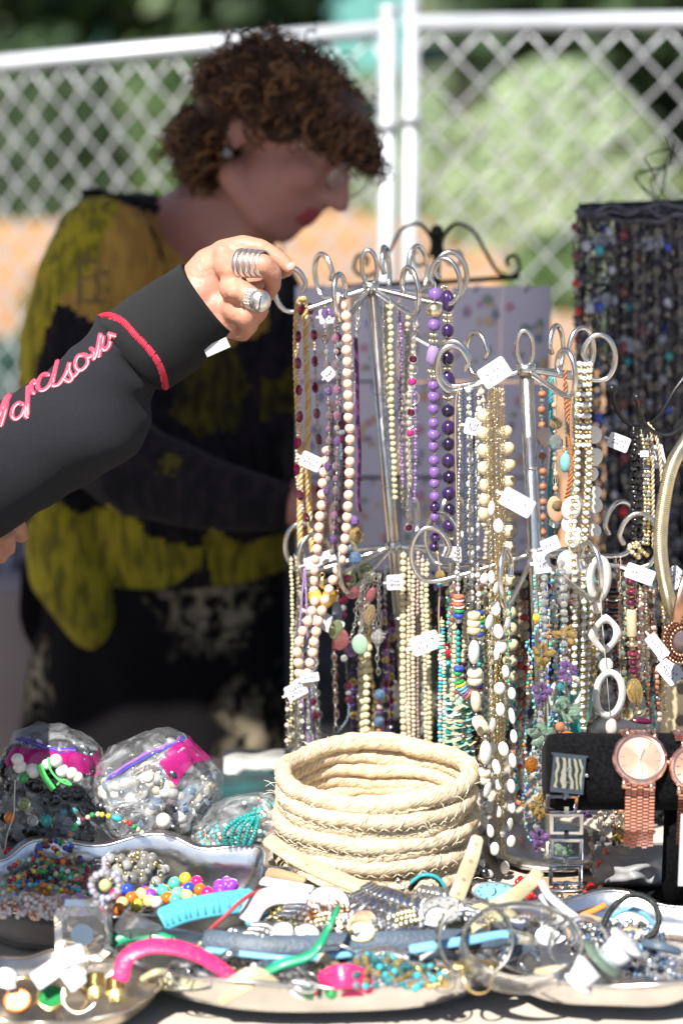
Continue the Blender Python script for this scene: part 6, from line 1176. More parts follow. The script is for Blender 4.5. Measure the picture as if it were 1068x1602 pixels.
# nails
for px,py,Y,w,h,yw,an in((455,417,2.1015,13,11,.2,-.7),):
    c=P(px,py,Y); u=K*depth(c); B=Matrix.Rotation(yw,3,'Z')@Matrix.Rotation(an,3,'Y'); b=MB(); b.sph(c,(6*u,1.6*u,8*u),Matrix.Rotation(.9,3,'Y')); b.build('fingernail','nail',pers)
# rings
mat('ringsilver',(.80,.79,.77),.34,1,bump=.25,bs=250)
for i in range(5):
    p0_,p1_=P(378+i*8.3,411.5+.3*i,2.099-.0025*i),P(392+i*8.3,412.6,2.094-.0025*i); B=basis(p1_-p0_,(0,0,1)); b=MB(); u=K*depth(p0_)
    vs=[];n=28; rr_=(21.0-.4*i)*u
    for k in range(n):
        a=2*math.pi*k/n
        for dr,dz in((0,-3.9),(2.4,-3.4),(2.8,0),(2.4,3.4),(0,3.9)): q=rr_+dr*u; vs.append(p0_+B@Vector((q*math.cos(a),q*math.sin(a),dz*u)))
    b.add(vs,[(k*5+j,k*5+(j+1)%5,((k+1)%n)*5+(j+1)%5,((k+1)%n)*5+j) for k in range(n) for j in range(5)]); b.build('ring_band','ringsilver',pers)
c=P(406,471,2.063); u=K*depth(c); b=MB(); b.sph(c,(18*u,16*u,18.5*u),u=24,w=16); b.build('ring_bell','ringsilver',pers)
b=MB(); b.tube([c+Vector((math.sin(a)*2.5*u+1*u,-15.4*u*math.cos(a*.9),math.sin(a)*17*u)) for a in[-.7+i*.14 for i in range(11)]],.0007,6); b.build('bell_slit','black',pers)
c2=P(394,468,2.070); b=MB(); B=basis((c-c2)+Vector((.002,0,0)),(0,0,1))
for i in range(18):
    a=2*math.pi*i/18
    for zz in(-3,1,5): b.sph(c2+B@Vector((15*u*math.cos(a),15*u*math.sin(a),zz*u)),1.9*u,u=6,w=4)
b.build('ring_collar','ringsilver',pers,kind='stuff'); b=MB(); b.torus(P(388,463,2.09),17.5*u,1.6*u,M=basis(P(401,470,2.085)-P(385,460,2.09),(0,0,1))); b.build('ring_shank','ringsilver',pers)
b=MB(); b.torus(P(8,838,2.127),16.5*u,2*u,M=basis(P(12,842,2.125)-P(-2,828,2.13),(0,0,1))); b.build('ring_shank','ringsilver',pers)
# sleeve: lofted with folds
FB=mat('sweat',(.022,.023,.028),.9,sheen=.03,spec=.15,var=.18,vs=1100,bump=.6,bs=1500)
RB=mat('ribcuff',(.025,.026,.029),.9,sheen=.03,spec=.15,var=.12,vs=1100)
n_,l_,b_=nodes(RB); uvn=n_.new('ShaderNodeUVMap'); uvn.uv_map='UVMap'
wv=n_.new('ShaderNodeTexWave'); wv.bands_direction='X'; wv.inputs['Scale'].default_value=14; wv.inputs['Distortion'].default_value=.3; l_.new(uvn.outputs[0],wv.inputs[0]); bu=n_.new('ShaderNodeBump'); bu.inputs['Distance'].default_value=.0012; bu.inputs['Strength'].default_value=.9; l_.new(wv.outputs[1],bu.inputs['Height']); l_.new(bu.outputs[0],b_.inputs['Normal'])
def loft(b,secs,seg=72,sub=14,fold=None,k=0):
    """secs: (pxTop,pyTop,pxBot,pyBot,Y,depthpx) silhouette pairs"""
    rows=[]; pts=[(P(a[0],a[1],a[4]),P(a[2],a[3],a[4]),m(a[5],P(a[0],a[1],a[4]))) for a in secs]
    A=spline([p[0] for p in pts],n=sub); Bq=spline([p[1] for p in pts],n=sub); D=spline([Vector((p[2],0,0)) for p in pts],n=sub)
    n=len(A); vs=[]
    for i in range(n):
        c=(A[i]+Bq[i])/2; up=(A[i]-Bq[i])/2; 
        for j in range(seg):
            th=2*math.pi*j/seg; v=c+up*math.cos(th)+Vector((0,-1,0))*math.sin(th)*D[i].x
            if fold: v=v+(up.normalized()*math.cos(th)+Vector((0,-1,0))*math.sin(th))*fold(i/(n-1),th,v)
            vs.append(v)
    b.add(vs,[(i*seg+j,i*seg+(j+1)%seg,(i+1)*seg+(j+1)%seg,(i+1)*seg+j) for i in range(n-1) for j in range(seg)],k)
    return n,seg
fc=lambda t,th,v: .0012*noise.noise(v*40)
b=MB(); n,seg=loft(b,[(286,414,366,519,2.125,60),(280,413,362,522,2.125,66),(255,430,340,545,2.125,68),(215,456,305,580,2.125,70),(172,488,268,604,2.125,72),(158,496,258,608,2.125,70)],fold=fc)
b.add([Vector(v) for v in b.v[0:seg]]+[P(324,467,2.125)+(Vector(v)-P(324,467,2.125))*.93+Vector((-.004,0,-.002)) for v in b.v[0:seg]],[(j,seg+j,seg+(j+1)%seg,(j+1)%seg) for j in range(seg)])
o=b.build('cuff','ribcuff',pers)
uv=o.data.uv_layers.new(name='UVMap')
for p in o.data.polygons:
    for li,vi in zip(p.loop_indices,p.vertices):
        i,j=divmod(vi,seg); uv.data[li].uv=(i/n*2.2,j/seg)
def fs(t,th,v):
    d=.0016*noise.noise(v*22)+.0095*noise.noise(Vector((v.x*9+v.z*5,v.y*8,v.z*16)))+.0042*noise.noise(Vector((v.x*30+v.z*24,v.y*9,v.z*14-v.x*10)))
    # gathered folds where the sleeve meets the cuff
    d+=.0045*math.exp(-(t/.10)**2)*math.sin(th*5+1.2+t*9)+.003*math.exp(-((t-.16)/.08)**2)*math.sin(th*3.3+t*16)
    d-=.006*math.exp(-((t-.10)/.03)**2)*max(0,math.sin(th)) *max(0,-math.cos(th)+.35)
    return d
b=MB(); n,seg=loft(b,[(160,497,260,608,2.125,68),(152,499,252,612,2.125,70),(146,512,238,632,2.12,80),(112,540,236,666,2.115,90),(84,572,206,704,2.11,98),(46,598,140,752,2.10,106),(8,624,64,798,2.09,112),(-50,664,-10,850,2.07,120),(-130,720,-130,930,2.04,124),(-210,740,-215,960,2.0,124),(-270,690,-330,900,1.96,124),(-400,520,-520,800,1.88,124),(-520,430,-680,610,1.80,124)],fold=fs,sub=12)
slv=b.build('sleeve','sweat',pers); SB=bvh(slv)
# torso part of the sweatshirt, trousers, hair and shoes (outside the frame)
remesh('sweatshirt',[('c',[V(X0-.02,1.72,1.38,.115),V(X0-.02,1.72,1.15,.15),V(X0-.02,1.72,.9,.175)]),('c',[V(X0-.02,1.72,1.36,.115),(sx,.085)]),('c',[V(X0-.02,1.72,1.36,.115),(sx2,.085),(P(-330,900,1.75),.075),(P(-130,768,2.11),.055)])],.010,['sweat'],pers,smooth=6)
mat('jeans',(.04,.06,.11),.85,bump=.3,bs=600); mat('hairdark',(.05,.03,.02),.5)
remesh('trousers',[('c',[V(X0-.02,1.65,.88,.14),V(X0,1.64,.45,.09),V(X0,1.64,.1,.075)]),('c',[V(X0-.02,1.82,.88,.14),V(X0,1.84,.45,.09),V(X0,1.84,.1,.075)])],.012,['jeans'],pers)
remesh('hair',[('s',Vector((X0+.01,1.74,1.66)),(.112,.095,.10)),('c',[V(X0-.06,1.73,1.62,.07),V(X0-.07,1.72,1.45,.05)])],.009,['hairdark'],pers)
for yy in(1.64,1.84): b=MB(); b.sph((X0+.05,yy,.04),(.13,.05,.045)); b.build('shoe','sweat',pers)
# red seam and embroidered script, laid on the sleeve surface
mat('redthread',(.55,.02,.05),.6,bump=.8,bs=900); mat('pinkthread',(.88,.09,.17),.6,bump=.9,bs=1100); mat('highlight_thread',(.95,.50,.52),.6,bump=.6,bs=1500)
CUB=bvh(pers.children[[c.name for c in pers.children].index('cuff')])
def onsl(px,py,off=.0006):
    best=None
    for B_ in(SB,CUB):
        p,nn=hit(B_,px,py)
        if p and (best is None or depth(p)<depth(best)): best=p; bn=nn
    if best is None: return None
    r=ray(px,py).normalized(); return best-r*off
def script(name,lines,w_px,mk,off=.0006,closed=False):
    b=MB()
    for L in lines:
        pp=[Vector((x,y,0)) for x,y in L]; sp=spline(pp,n=6); w=[onsl(q.x,q.y,off) for q in sp]; w=[q for q in w if q]
        if len(w)>1: b.tube(w,m(w_px,w[0]),6)
    return b.build(name,mk,pers)
seam=[(157,496),(172,494),(192,503),(212,524),(232,545),(247,566),(256,588),(259,606)]
script('cuff_seam',[seam],5.6,'redthread',-.0018)
s=MB(); 
for i in range(60):
    q=spline([Vector((x,y,0)) for x,y in seam],n=10); a=q[min(int(i/60*len(q)),len(q)-2)]; d=(q[min(int(i/60*len(q))+1,len(q)-1)]-a); nrm=Vector((-d.y,d.x,0)).normalized()*5.5
    w=[onsl(a.x-nrm.x,a.y-nrm.y,.0010),onsl(a.x+nrm.x+d.x,a.y+nrm.y+d.y,.0010)]
    if all(w): s.tube(w,.00045,4)
s.build('seam_stitches','pinkthread',pers,kind='stuff')
# visible letters of the sleeve script:  D(a)(v)i d s o n  with the fold swallowing the middle
LET=[[(2,668),(9,645),(14,622),(18,618)],[(0,652),(7,632),(13,618)],[(5,640),(17,620)],
 [(38,634),(30,632),(22,640),(20,652),(26,657),(35,650),(41,636),(40,650),(45,654)],[(45,606),(44,630),(44,650)],
 [(56,596),(51,600),(50,612),(55,617)],[(53,602),(59,598)],
 [(78,588),(69,587),(61,598),(61,609),(69,612),(79,603),(86,585),(91,566)],[(91,566),(85,590),(83,604),(92,603),(98,596)],
 [(98,596),(105,584),(110,569),(109,580),(114,592),(108,598),(99,592)],[(114,592),(121,586),(126,578)],
 [(133,557),(124,558),(119,568),(121,578),(129,580),(138,570),(137,558),(131,556),(140,560),(145,556)],
 [(143,546),(148,551),(147,562),(149,561),(153,550),(158,523)],[(158,525),(157,545),(155,560)],[(162,527),(160,542),(164,549),(172,540),(173,525)],[(170,523),(176,525),(182,527)]]
script('sleeve_script',LET,4.8,'pinkthread',-.0014); script('script_highlight',[[(x,y) for x,y in L] for L in LET],1.6,'highlight_thread',.0010)  # thin pale tubes along the letters stand in for their highlight
q=P(339,543,2.10); b=MB(); b.box(q,(m(40,q),.001,m(17,q)),Matrix.Rotation(-.42,3,'Y')); tg=b.build('care_label','taggrey',pers,smooth=False)
# ------------------------------------------------------------------ woman behind the racks, head bent to the right, curly bob, glasses
mat('skinshade',(.44,.22,.18),.6,sss=.08,col2=(.38,.17,.14),vs=9); mat('lips',(.34,.06,.07),.5); mat('curls',(.040,.018,.009),.6,col2=(.075,.034,.017),vs=30); mat('litcurls',(.24,.12,.055),.6)
W0=P(260,900,2.85); wom=thing('person','woman with curly brown hair and yellow and black knit top, looking down','person',(W0.x,2.85,0))
YH=2.80; HO=P(447,202,YH); c_,s_=math.cos(math.radians(27)),math.sin(math.radians(27)); pch=math.radians(33)
F_=Vector((c_*math.cos(pch),-s_,-c_*math.sin(pch))); U3=Vector((math.sin(pch),0,math.cos(pch))); S3=F_.cross(U3)
HB=Matrix((S3,F_,U3)).transposed()   # local x = near side, y = forward, z = up
def H(x,y,z): return HO+HB@Vector((x,y,z))
hd=[('s',H(0,-.010,.016),(.078,.088,.072),HB),('s',H(0,.035,-.045),(.058,.060,.075),HB),('s',H(0,.036,.022),(.064,.056,.050),HB),('s',H(0,.066,-.092),(.024,.022,.02),HB),
 ('c',[(H(0,.090,.004),.009),(H(0,.108,-.022),.0105),(H(0,.114,-.034),.0125)]),('s',H(.010,.102,-.037),.008),('s',H(-.010,.102,-.037),.008),
 ('s',H(.034,.062,-.030),(.028,.028,.028),HB),('s',H(-.034,.062,-.030),(.028,.028,.028),HB),('c',[(H(.045,.068,.022),.012),(H(.015,.086,.020),.012),(H(-.015,.086,.020),.012),(H(-.045,.068,.022),.012)]),
 ('s',H(.031,.074,.004),.013),('s',H(-.031,.074,.004),.013),('c',[(H(.016,.084,-.062),.0075),(H(0,.093,-.060),.0085),(H(-.016,.084,-.062),.0075)]),('c',[(H(.013,.083,-.073),.007),(H(0,.089,-.075),.009),(H(-.013,.083,-.073),.007)]),
 ('c',[(H(.05,.0,-.075),.022),(H(.03,.05,-.098),.018),(H(0,.066,-.10),.02),(H(-.03,.05,-.098),.018),(H(-.05,.0,-.075),.022)]),
 ('s',H(.077,-.012,-.018),(.009,.019,.031),HB),('s',H(-.077,-.012,-.018),(.009,.019,.031),HB),('s',H(.078,-.008,-.044),.008)]
nk=[chain((400,270,2.83,66),(350,330,2.86,72),(290,390,2.90,90)),chain((420,330,2.80,40),(360,380,2.84,60))]
tor=[chain((230,430,2.92,112),(330,470,2.90,108)),chain((240,470,2.9,125),(250,600,2.88,128),(265,740,2.88,112),(280,880,2.90,95),(290,1000,2.92,95)),
 chain((168,395,2.80,78),(150,470,2.78,74),(128,560,2.75,66),(125,660,2.72,60)),chain((125,660,2.72,60),(240,730,2.64,50),(350,770,2.60,40),(440,790,2.58,30)),
 chain((390,450,2.96,66),(455,560,2.92,54),(500,680,2.84,46)),chain((500,680,2.84,46),(490,760,2.70,36),(470,800,2.62,28))]
hands_w=[chain((440,790,2.58,30),(475,800,2.57,26),(500,806,2.56,16)),chain((480,792,2.57,14),(508,788,2.56,10),(522,800,2.56,8)),chain((480,800,2.57,14),(512,806,2.56,10),(520,822,2.56,8)),chain((478,812,2.57,13),(504,824,2.56,9),(506,838,2.56,8)),
 chain((470,800,2.62,28),(490,830,2.60,24)),chain((490,835,2.60,12),(512,850,2.59,9),(510,866,2.59,8)),chain((482,840,2.60,12),(496,862,2.59,9)),chain((470,790,2.57,12),(486,776,2.56,9))]
zf=.1; lx=W0.x
legs=[('c',[(Vector((lx+.02,2.92,.80)),.095),(Vector((lx-.03,2.84,.45)),.075),(Vector((lx-.03,2.84,.09)),.045),(Vector((lx+.05,2.80,.04)),.035)]),('c',[(Vector((lx+.10,2.94,.80)),.10),(Vector((lx+.10,2.95,.45)),.075),(Vector((lx+.10,2.95,.09)),.045),(Vector((lx+.18,2.92,.04)),.035)])]
lipc=H(0,.090,-.067)
def wm(c):
    v=HB.transposed()@(c-HO)
    if abs(v.x)<.021 and -.082<v.z<-.056 and v.y>.078: return 1
    return 0
remesh('body',hd+nk+tor+hands_w+legs,.0065,['skinshade','lips'],wom,smooth=3,mfun=wm)
# eyes (lids lowered), glasses, earring
for s in(1,-1):
    b=MB(); b.tube([H(s*(.018+.006*i),.0875-.0022*i*i*.4-(.002*i),.001-.002*math.sin(i/4*3.14)) for i in range(5)],.0014,5); b.build('eyelashes','curls',wom)
    b=MB(); b.tube([H(s*(.014+.008*i),.098-.0035*i,.030+.004*math.sin(i/3*3.14)) for i in range(4)],.0026,5); b.build('eyebrow','curls',wom)
t_=wom; mat('lens',(.95,.97,1),.02,alpha=.15); mat('specframe',(.45,.42,.42),.2,1)
for s in(1,-1):
    GM=HB@Matrix.Rotation(s*.12,3,'Z')@Matrix.Rotation(math.pi/2,3,'X'); gc=H(s*.032,.104,-.006)
    b=MB(); b.torus(gc,.022,.0015,M=GM,seg=28,sg=6,ell=.8); b.build('glasses_rim','specframe',wom)
    b=MB(); b.lathe([(0,0),(.0205,0)],gc,M=GM,seg=24,wob=lambda q,a,i:Vector((q.x,q.y*.8,q.z))); b.build('glasses_lens','lens',wom)
    b=MB(); b.tube([H(s*.053,.098,-.002),H(s*.070,.05,.006),H(s*.074,-.005,.014),H(s*.074,-.02,-.0)],.0008,5); b.build('glasses_temple','specframe',wom)
b=MB(); b.tube([H(.012,.106,0),H(0,.109,.003),H(-.012,.106,0)],.0011,5); b.build('glasses_bridge','specframe',wom)
b=MB(); b.sph(H(.086,-.006,-.054),(.007,.005,.009)); b.build('earring','gunmetal',wom)
# curly hair: lumpy cap plus many corkscrew locks
rr=random.Random(21)
cap=[('s',H(0,-.015,.022),(.090,.090,.068),HB),('s',H(0,-.060,-.02),(.078,.048,.075),HB),('s',H(0,.048,.045),(.066,.042,.036),HB),('s',H(-.055,.0,-.01),(.045,.07,.075),HB)]
remesh('hair_cap',cap,.010,['curls'],wom,smooth=2)
b=MB(); b2=MB(); nl=0
while nl<3200:
    d=Vector((rr.gauss(0,1),rr.gauss(0,1),rr.gauss(0,1))).normalized()
    if d.z<-.8 or (d.y>.30 and d.z<.26) or (d.x>.35 and d.z<-.02 and d.y>-.32) or (d.x<-.55 and d.z<-.05 and d.y>.1): continue
    k_=rr.uniform(.84,1.10); base=Vector((d.x*.098*k_,-.012+d.y*.098*k_,.012+d.z*.071*k_-(.05 if d.z<0 else 0)))
    p=H(*base); out=HB@d; dn=Vector((0,0,-1)); tg=dn-out*dn.dot(out); 
    if tg.length<.35: tg=HB@Vector((rr.gauss(0,1),rr.gauss(0,1),0)); tg-=out*tg.dot(out)
    tg.normalize(); L=rr.uniform(.026,.055); fall=tg+out*rr.uniform(-.05,.30)+Vector((rr.gauss(0,.3),rr.gauss(0,.3),rr.gauss(0,.2)))
    if d.y>.25: fall=(F_*.62+Vector((0,0,-.70))+out*.15+S3*rr.gauss(0,.28)); L=rr.uniform(.03,.06)
    fall.normalize(); B=basis(fall,(rr.gauss(0,1),rr.gauss(0,1),rr.gauss(0,1))); cr=rr.uniform(.004,.009); ph=rr.uniform(0,6.28); tw=rr.uniform(1.4,3.0); pts=[]
    for i in range(12):
        t=i/11; a=ph+t*tw*2*math.pi; pts.append(p+fall*L*t+B@Vector((cr*math.cos(a),cr*math.sin(a),0))*(.3+t))
    (b2 if rr.random()<.33 else b).tube(pts,lambda q:.0021*(1-.6*q),4); nl+=1
b.build('curls','curls',wom,kind='stuff'); b2.build('curls','litcurls',wom,kind='stuff')  # a third of the locks coloured lighter for the warm lit edges
# knit top: yellow and black panels; colour follows the panels of the garment
def knit(name,c1,c2,al):
    M=mat(name,c1,.9,sheen=.05,spec=.1); n,l,b=nodes(M); tc=n.new('ShaderNodeTexCoord'); t=n.new('ShaderNodeTexNoise'); t.inputs['Scale'].default_value=55; t.inputs['Detail'].default_value=3
    mp=n.new('ShaderNodeMapping'); mp.inputs['Scale'].default_value=(1.6,1,.45); l.new(tc.outputs['Object'],mp.inputs[0]); l.new(mp.outputs[0],t.inputs[0]); r=n.new('ShaderNodeValToRGB'); r.color_ramp.elements[0].position=.38; r.color_ramp.elements[1].position=.58; r.color_ramp.elements[0].color=(*c2,1); r.color_ramp.elements[1].color=(*c1,1)
    l.new(t.outputs[0],r.inputs[0]); l.new(r.outputs[0],b.inputs['Base Color']); bu=n.new('ShaderNodeBump'); bu.inputs['Strength'].default_value=.7; l.new(t.outputs[0],bu.inputs['Height']); l.new(bu.outputs[0],b.inputs['Normal']); return M
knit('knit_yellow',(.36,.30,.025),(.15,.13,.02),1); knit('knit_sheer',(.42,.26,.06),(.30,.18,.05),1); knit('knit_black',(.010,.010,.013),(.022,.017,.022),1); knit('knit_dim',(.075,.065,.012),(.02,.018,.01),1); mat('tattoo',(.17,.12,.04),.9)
YEL=[[(90,290),(190,300),(150,420),(84,480),(60,560),(48,680),(50,800),(0,800),(0,440)],[(60,770),(120,800),(170,790),(215,820),(235,842),(290,850),(322,858),(310,888),(262,922),(205,965),(185,1005),(168,1050),(140,1040),(100,1000),(48,960),(30,920),(40,850)],[(330,825),(350,842),(385,850),(415,840),(440,835),(470,840),(480,945),(320,940),(330,890),(320,850)]]
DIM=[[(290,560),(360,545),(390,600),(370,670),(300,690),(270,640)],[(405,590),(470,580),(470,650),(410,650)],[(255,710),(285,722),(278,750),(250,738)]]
SHE=[[(120,300),(230,330),(330,365),(420,440),(420,520),(300,560),(200,540),(160,515),(110,480),(60,470),(90,370)]]
TAT=[[(122,400),(128,400),(130,480),(122,480)],[(128,400),(150,404),(150,411),(128,408)],[(128,430),(145,433),(145,439),(128,436)],[(150,408),(157,410),(157,480),(150,480)],[(157,420),(172,424),(172,431),(157,428)],[(157,446),(170,450),(170,456),(157,452)],[(118,462),(178,474),(178,480),(118,470)]]
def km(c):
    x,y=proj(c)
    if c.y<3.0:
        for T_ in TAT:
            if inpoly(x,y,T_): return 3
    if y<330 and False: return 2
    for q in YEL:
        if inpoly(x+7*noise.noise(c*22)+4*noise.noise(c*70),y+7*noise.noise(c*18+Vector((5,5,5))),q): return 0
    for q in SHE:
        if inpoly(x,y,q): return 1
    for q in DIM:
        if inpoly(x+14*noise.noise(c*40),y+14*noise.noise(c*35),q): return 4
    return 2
top=[chain((215,405,2.90,105),(260,430,2.92,110),(335,470,2.90,112)),chain((235,470,2.9,140),(245,600,2.87,158),(255,720,2.86,165),(262,800,2.86,176),(300,880,2.88,165)),
 chain((165,392,2.80,86),(140,450,2.78,88),(112,540,2.76,84),(105,650,2.74,76)),chain((110,650,2.74,80),(210,735,2.64,74),(330,775,2.60,58),(425,790,2.58,42)),
 chain((95,600,2.78,68),(92,700,2.78,62),(92,800,2.77,62),(108,890,2.76,66),(145,955,2.765,56),(163,1005,2.775,34),(166,1035,2.78,14)),
 chain((390,450,2.96,76),(455,560,2.92,70),(495,680,2.84,62)),chain((380,560,2.88,60),(410,680,2.84,62),(420,800,2.86,70),(430,890,2.90,60)),chain((495,680,2.84,56),(490,760,2.70,46)),chain((140,880,2.80,70),(220,860,2.80,70),(260,800,2.80,70))]
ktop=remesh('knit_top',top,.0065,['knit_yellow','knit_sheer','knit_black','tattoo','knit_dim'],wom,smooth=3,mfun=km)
b=MB(); KB=bvh(ktop)
nl_=[(128,302),(160,302),(190,308),(235,318),(270,335),(300,352),(330,366),(352,380)]; w=[]
for q in spline([Vector((x,y,0)) for x,y in nl_],n=6):
    p,nn=hit(KB,q.x,q.y+4)
    w.append((p if p else P(q.x,q.y,2.84)))
b.tube(w,m(7,w[0]),7); b.build('neckband','knit_black',wom)
b=MB(); w=[hit(KB,x,y)[0] for x,y in((222,325),(236,360),(252,400),(262,440),(268,480))]; w=[q for q in w if q]; 
if len(w)>2: b.tube(spline(w),m(3.5,w[0]),6); b.build('strap','knit_black',wom)
# black tunic showing below the yellow point, then the flowered skirt
mat('tunic',(.004,.004,.005),.95,spec=.03)
remesh('tunic',[chain((118,900,2.88,88),(122,955,2.88,94),(180,985,2.87,92)),chain((200,880,2.87,110),(215,950,2.86,95),(250,985,2.86,80))],.009,['tunic'],wom,smooth=5)
SKT=mat('skirt',(.009,.008,.009),.95,spec=.1); n_,l_,b_=nodes(SKT); tcn=n_.new('ShaderNodeTexCoord'); vo=n_.new('ShaderNodeTexVoronoi'); vo.inputs['Scale'].default_value=6.5; nz=n_.new('ShaderNodeTexNoise'); nz.inputs['Scale'].default_value=60; nz.inputs['Detail'].default_value=4
dv=n_.new('ShaderNodeTexNoise'); dv.inputs['Scale'].default_value=22; mx=n_.new('ShaderNodeMixRGB'); mx.blend_type='ADD'; mx.inputs[0].default_value=.12; l_.new(tcn.outputs['Object'],dv.inputs[0]); l_.new(tcn.outputs['Object'],mx.inputs[1]); l_.new(dv.outputs[1],mx.inputs[2]); l_.new(mx.outputs[0],vo.inputs[0]); l_.new(tcn.outputs['Object'],nz.inputs[0])
r1=n_.new('ShaderNodeValToRGB'); r1.color_ramp.elements[0].position=.20; r1.color_ramp.elements[0].color=(1,1,1,1); r1.color_ramp.elements[1].position=.50; r1.color_ramp.elements[1].color=(0,0,0,1); l_.new(vo.outputs[0],r1.inputs[0])
r2=n_.new('ShaderNodeValToRGB'); r2.color_ramp.elements[0].position=.42; r2.color_ramp.elements[1].position=.58; l_.new(nz.outputs[0],r2.inputs[0]); mm_=n_.new('ShaderNodeMixRGB'); mm_.blend_type='MULTIPLY'; mm_.inputs[0].default_value=1; l_.new(r1.outputs[0],mm_.inputs[1]); l_.new(r2.outputs[0],mm_.inputs[2])
m3=n_.new('ShaderNodeMixRGB'); m3.inputs[1].default_value=(.009,.008,.009,1); m3.inputs[2].default_value=(.30,.25,.17,1); l_.new(mm_.outputs[0],m3.inputs[0]); l_.new(m3.outputs[0],b_.inputs['Base Color'])
sc=P(290,985,2.88); b=MB()
b.grid(lambda uu,v:Vector((sc.x-.02+(.165+.10*v+.012*v*math.sin(uu*2*math.pi*13))*math.cos(2*math.pi*uu),sc.y+(.15+.08*v+.012*v*math.sin(uu*2*math.pi*13))*math.sin(2*math.pi*uu),sc.z+.10-(sc.z-.04)*v)),120,24,closed=True)
b.build('skirt','skirt',wom)
for dx,yy in((.05,2.80),(.18,2.92)): b=MB(); b.sph((lx+dx,yy,.035),(.11,.045,.04)); b.build('shoe','tunic',wom)
# ------------------------------------------------------------------ card display on scrolled black iron behind the racks
mat('iron',(.02,.025,.02),.5,.5,bump=.3,bs=200); mat('cardlav',(.60,.58,.72),.6); mat('cardstand',(.03,.03,.04),.6)
YC=2.66; q=P(683,700,YC); t=thing('card_display','black scrolled iron display holding earring cards behind the two racks','card display',(q.x,YC,TZ-.02))
t.location.z=0
b=MB(); b.tube([Vector((q.x,YC,0)),P(683,362,YC)],.0045,8); b.sph(P(683,362,YC),.008); b.build('post','iron',t)
for y,nm in((441,'bar'),(590,'bar'),(742,'bar')):
    b=MB(); b.tube(spline([P(540,y+8,YC),P(620,y+3,YC),P(700,y,YC),P(812,y-8,YC)]),.003,8); b.build(nm,'iron',t)
for sgn in(1,-1):
    pts=[(683+sgn*(x-683),y) for x,y in[(690,400),(692,372),(712,350),(738,360),(758,392),(778,425),(798,432),(812,420),(806,400),(792,404),(794,416)]]
    b=MB(); b.tube(spline([P(x,y,YC) for x,y in pts]),.0022,7); b.build('scroll','iron',t)
    pts=[(683+sgn*(x-683),y) for x,y in[(690,385),(700,410),(716,415),(722,400),(714,392)]]
    b=MB(); b.tube(spline([P(x,y,YC) for x,y in pts]),.0018,7); b.build('scroll','iron',t)
for y in(800,1000): b=MB(); b.tube([Vector((q.x-.12,YC+.02,P(683,y,YC).z)),Vector((q.x+.12,YC+.02,P(683,y,YC).z))],.004,8); b.build('bar','iron',t)
b=MB(); b.box((q.x,YC,.01),(.4,.3,.02)); b.build('base','iron',t,smooth=False)
rr=random.Random(8); fcol=[mat('fl_'+k,c,.6) for k,c in dict(a=(.60,.38,.28),b=(.26,.34,.28),c=(.26,.27,.42),d=(.58,.28,.38),e=(.60,.50,.35)).items()]
k=0
for row,y in enumerate((456,606,756)):
    for cx_ in(502,584,664,744,822):
        c=P(cx_,y+66,YC-.008); u=K*depth(c); k+=1
        lb='patterned earring card in the %s row, %s'%(['top','middle','bottom'][row],{502:'leftmost, behind the peach pearls',584:'just left of the tall pole',664:'behind the iron post',744:'right of the iron post',822:'rightmost'}[cx_])
        tc_=thing('earring_card',lb,'card',c,'earring cards'); b=MB(); b.box(c,(77*u,.0012,149*u),Matrix.Rotation(rr.uniform(-.03,.03),3,'Y')); b.build('card','cardlav',tc_,smooth=False)
        for i in range(12):
            s=MB(); pp=c+Vector((rr.uniform(-30,30)*u,-.0012,rr.uniform(-55,55)*u)); s.sph(pp,(rr.uniform(3,10)*u,.0004,rr.uniform(3,10)*u),u=7,w=4); s.build('printed_flower',rr.choice(fcol),tc_)
        s=MB(); s.tube([c+Vector((-3*u,-.002,66*u)),c+Vector((0,-.004,74*u)),c+Vector((3*u,.004,76*u))],.0008,5); s.build('hanger','iron',tc_)
b=MB(); q2=P(660,748,YC+.1); b.box((q2.x,YC+.1,q2.z/2),(.34,.02,q2.z)); tag(b.build('darkening_sheet','darkcloth',smooth=False),'dark sheet added to darken the gaps behind the lower cards and necklaces','cloth')  # added sheet, its dark colour stands for the darkness between the cards
# back cloth and dark display table behind
t=thing('back_table','dark draped table standing behind the stall','table',(.1,2.85,0)); b=MB(); b.box((.55,2.78,.36),(1.0,.5,.70)); b.build('drape','darkcloth',t,smooth=False)
# ------------------------------------------------------------------ dense dark necklace display at the back right
YD=2.60; a=P(905,325,YD); bb=P(1110,318,YD); t=thing('necklace_stand','dark frame densely hung with chains and blue stones at the back right','necklace rack',((a.x+bb.x)/2,YD,0))
b=MB(); b.tube([a,P(1130,316,YD)],.005,8); b.build('top_bar','iron',t)
for p in(P(912,322,YD),P(1125,316,YD)): b=MB(); b.tube([p,Vector((p.x,YD,.0))],.005,8); b.build('post','iron',t)
b=MB(); b.box(((a.x+bb.x)/2+.02,YD,.01),(.3,.25,.02)); b.build('base','iron',t,smooth=False)
rr=random.Random(31); mat('darkmetal',(.10,.10,.13),.4,.9,var=.3,vs=80); mat('palestone',(.45,.48,.58),.4)
big=[('blue','teal','navy','palestone'),('darkmetal',),('palestone','darkmetal'),('wine','red','brown'),('blue','turq','navy'),('darkmetal','gunmetal'),('palestone','oldsilver')]
nmz=['blue and teal stones','dark links','pale stones on dark links','dark red stones','deep blue and turquoise stones','gunmetal beads','silver beads with pale drops']
seen_=set()
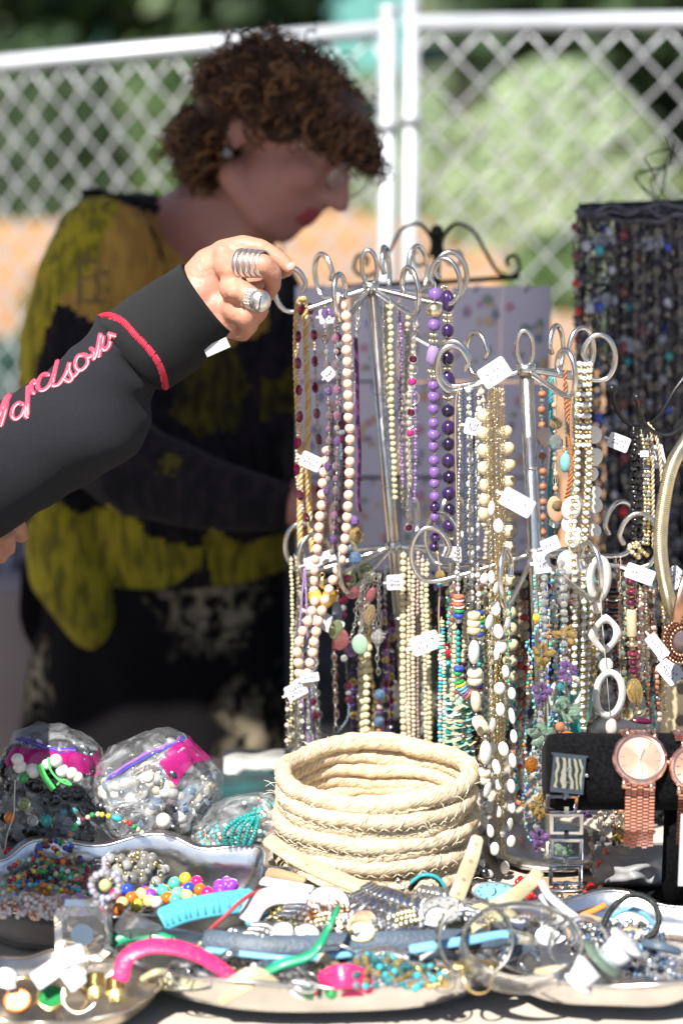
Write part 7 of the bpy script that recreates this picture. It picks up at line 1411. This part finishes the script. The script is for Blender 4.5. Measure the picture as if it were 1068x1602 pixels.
for i in range(46):
    x=901+i*4.5; kind=[3,1,6,5,2,5,1,0,4,0,6,1,2,5,1,6,3,4,1,6,5,3,1][i%23]; Y=2.565+.014*(i%4)
    for _t in range(30):
        y1=rr.uniform(720,1090); k3=('long' if y1>950 else ('medium length' if y1>820 else 'short'),kind,i//15)
        if k3 not in seen_: break
        if _t>8: kind=rr.randrange(7)
    seen_.add(k3); ps=big[kind]; dd=rr.choice((14,18,22)) if kind in(0,4,3,2) else 11
    hgt='long' if y1>950 else ('medium length' if y1>820 else 'short')
    sd='left' if i<15 else ('middle' if i<30 else 'right')
    necklace('%s strand of %s, %s third of the dark frame'%(hgt,nmz[kind],sd),
      [S2(x,324,x+rr.uniform(-7,7),y1,Y,3)],[('nugget',ps,dd,dd*.9,1)]+[('round',('darkmetal','oldsilver','black'),8,9,.3)]*rr.choice((2,4,7))+[('link','darkmetal',14,12,-1)]*rr.choice((1,3)) if kind in(0,2,3,4,6) else [('link','darkmetal',14,12,-2),('link','oldsilver',12,10,-2),('round',ps,9,10,0)],group='strands on the dark frame',jit=1.6,thr=12)
b=MB()
for i in range(9):
    b.tube(spline([P(903+j*26,322+rr.uniform(-6,10)+i*2.5,2.56+.01*(i%3)) for j in range(9)]),.003,5)
b.build('wound_chain','darkmetal',t)
for x,y in((945,375),(960,660),(948,470),(1020,380),(985,540)):
    c=P(x,y,2.575); t2_=thing('tag_on_string','pale shaded price tag among the dark strands at '+{945:'the top left',960:'the lower left',948:'the left middle',1020:'the top right',985:'the centre'}[x],'price tag',c); mktag(t2_,c,m(34,c),m(20,c),rr.uniform(-30,30),c='palestone')
b=MB(); q=P(968,345,2.70); b.box((q.x+.20,2.75,q.z/2),(.40,.02,q.z)); tag(b.build('darkening_panel',mat('darkening_navy',(.008,.009,.014),.95,spec=.05),smooth=False),'dark sheet added to darken the gaps behind the lower right strands','cloth')  # added near-black backing that puts darkness behind the hanging strands
# thin wire curls and lavender sprig top right
b=MB()
for i in range(7): b.tube(spline([P(1030+rr.uniform(-10,30),320,2.6),P(1000+rr.uniform(-10,40),280+rr.uniform(-20,20),2.6),P(1020+rr.uniform(-20,40),250+rr.uniform(-15,15),2.6),P(1050+rr.uniform(-10,20),230+rr.uniform(-20,30),2.6)]),.0007,4)
tag(b.build('wire_sprig','iron'),'thin dark wire curls rising above the dark necklace frame','wire')
for o in bpy.data.objects:
    if o.type=='MESH' and o.parent is None and 'label' not in o and o.get('kind') is None: o['kind']='structure'
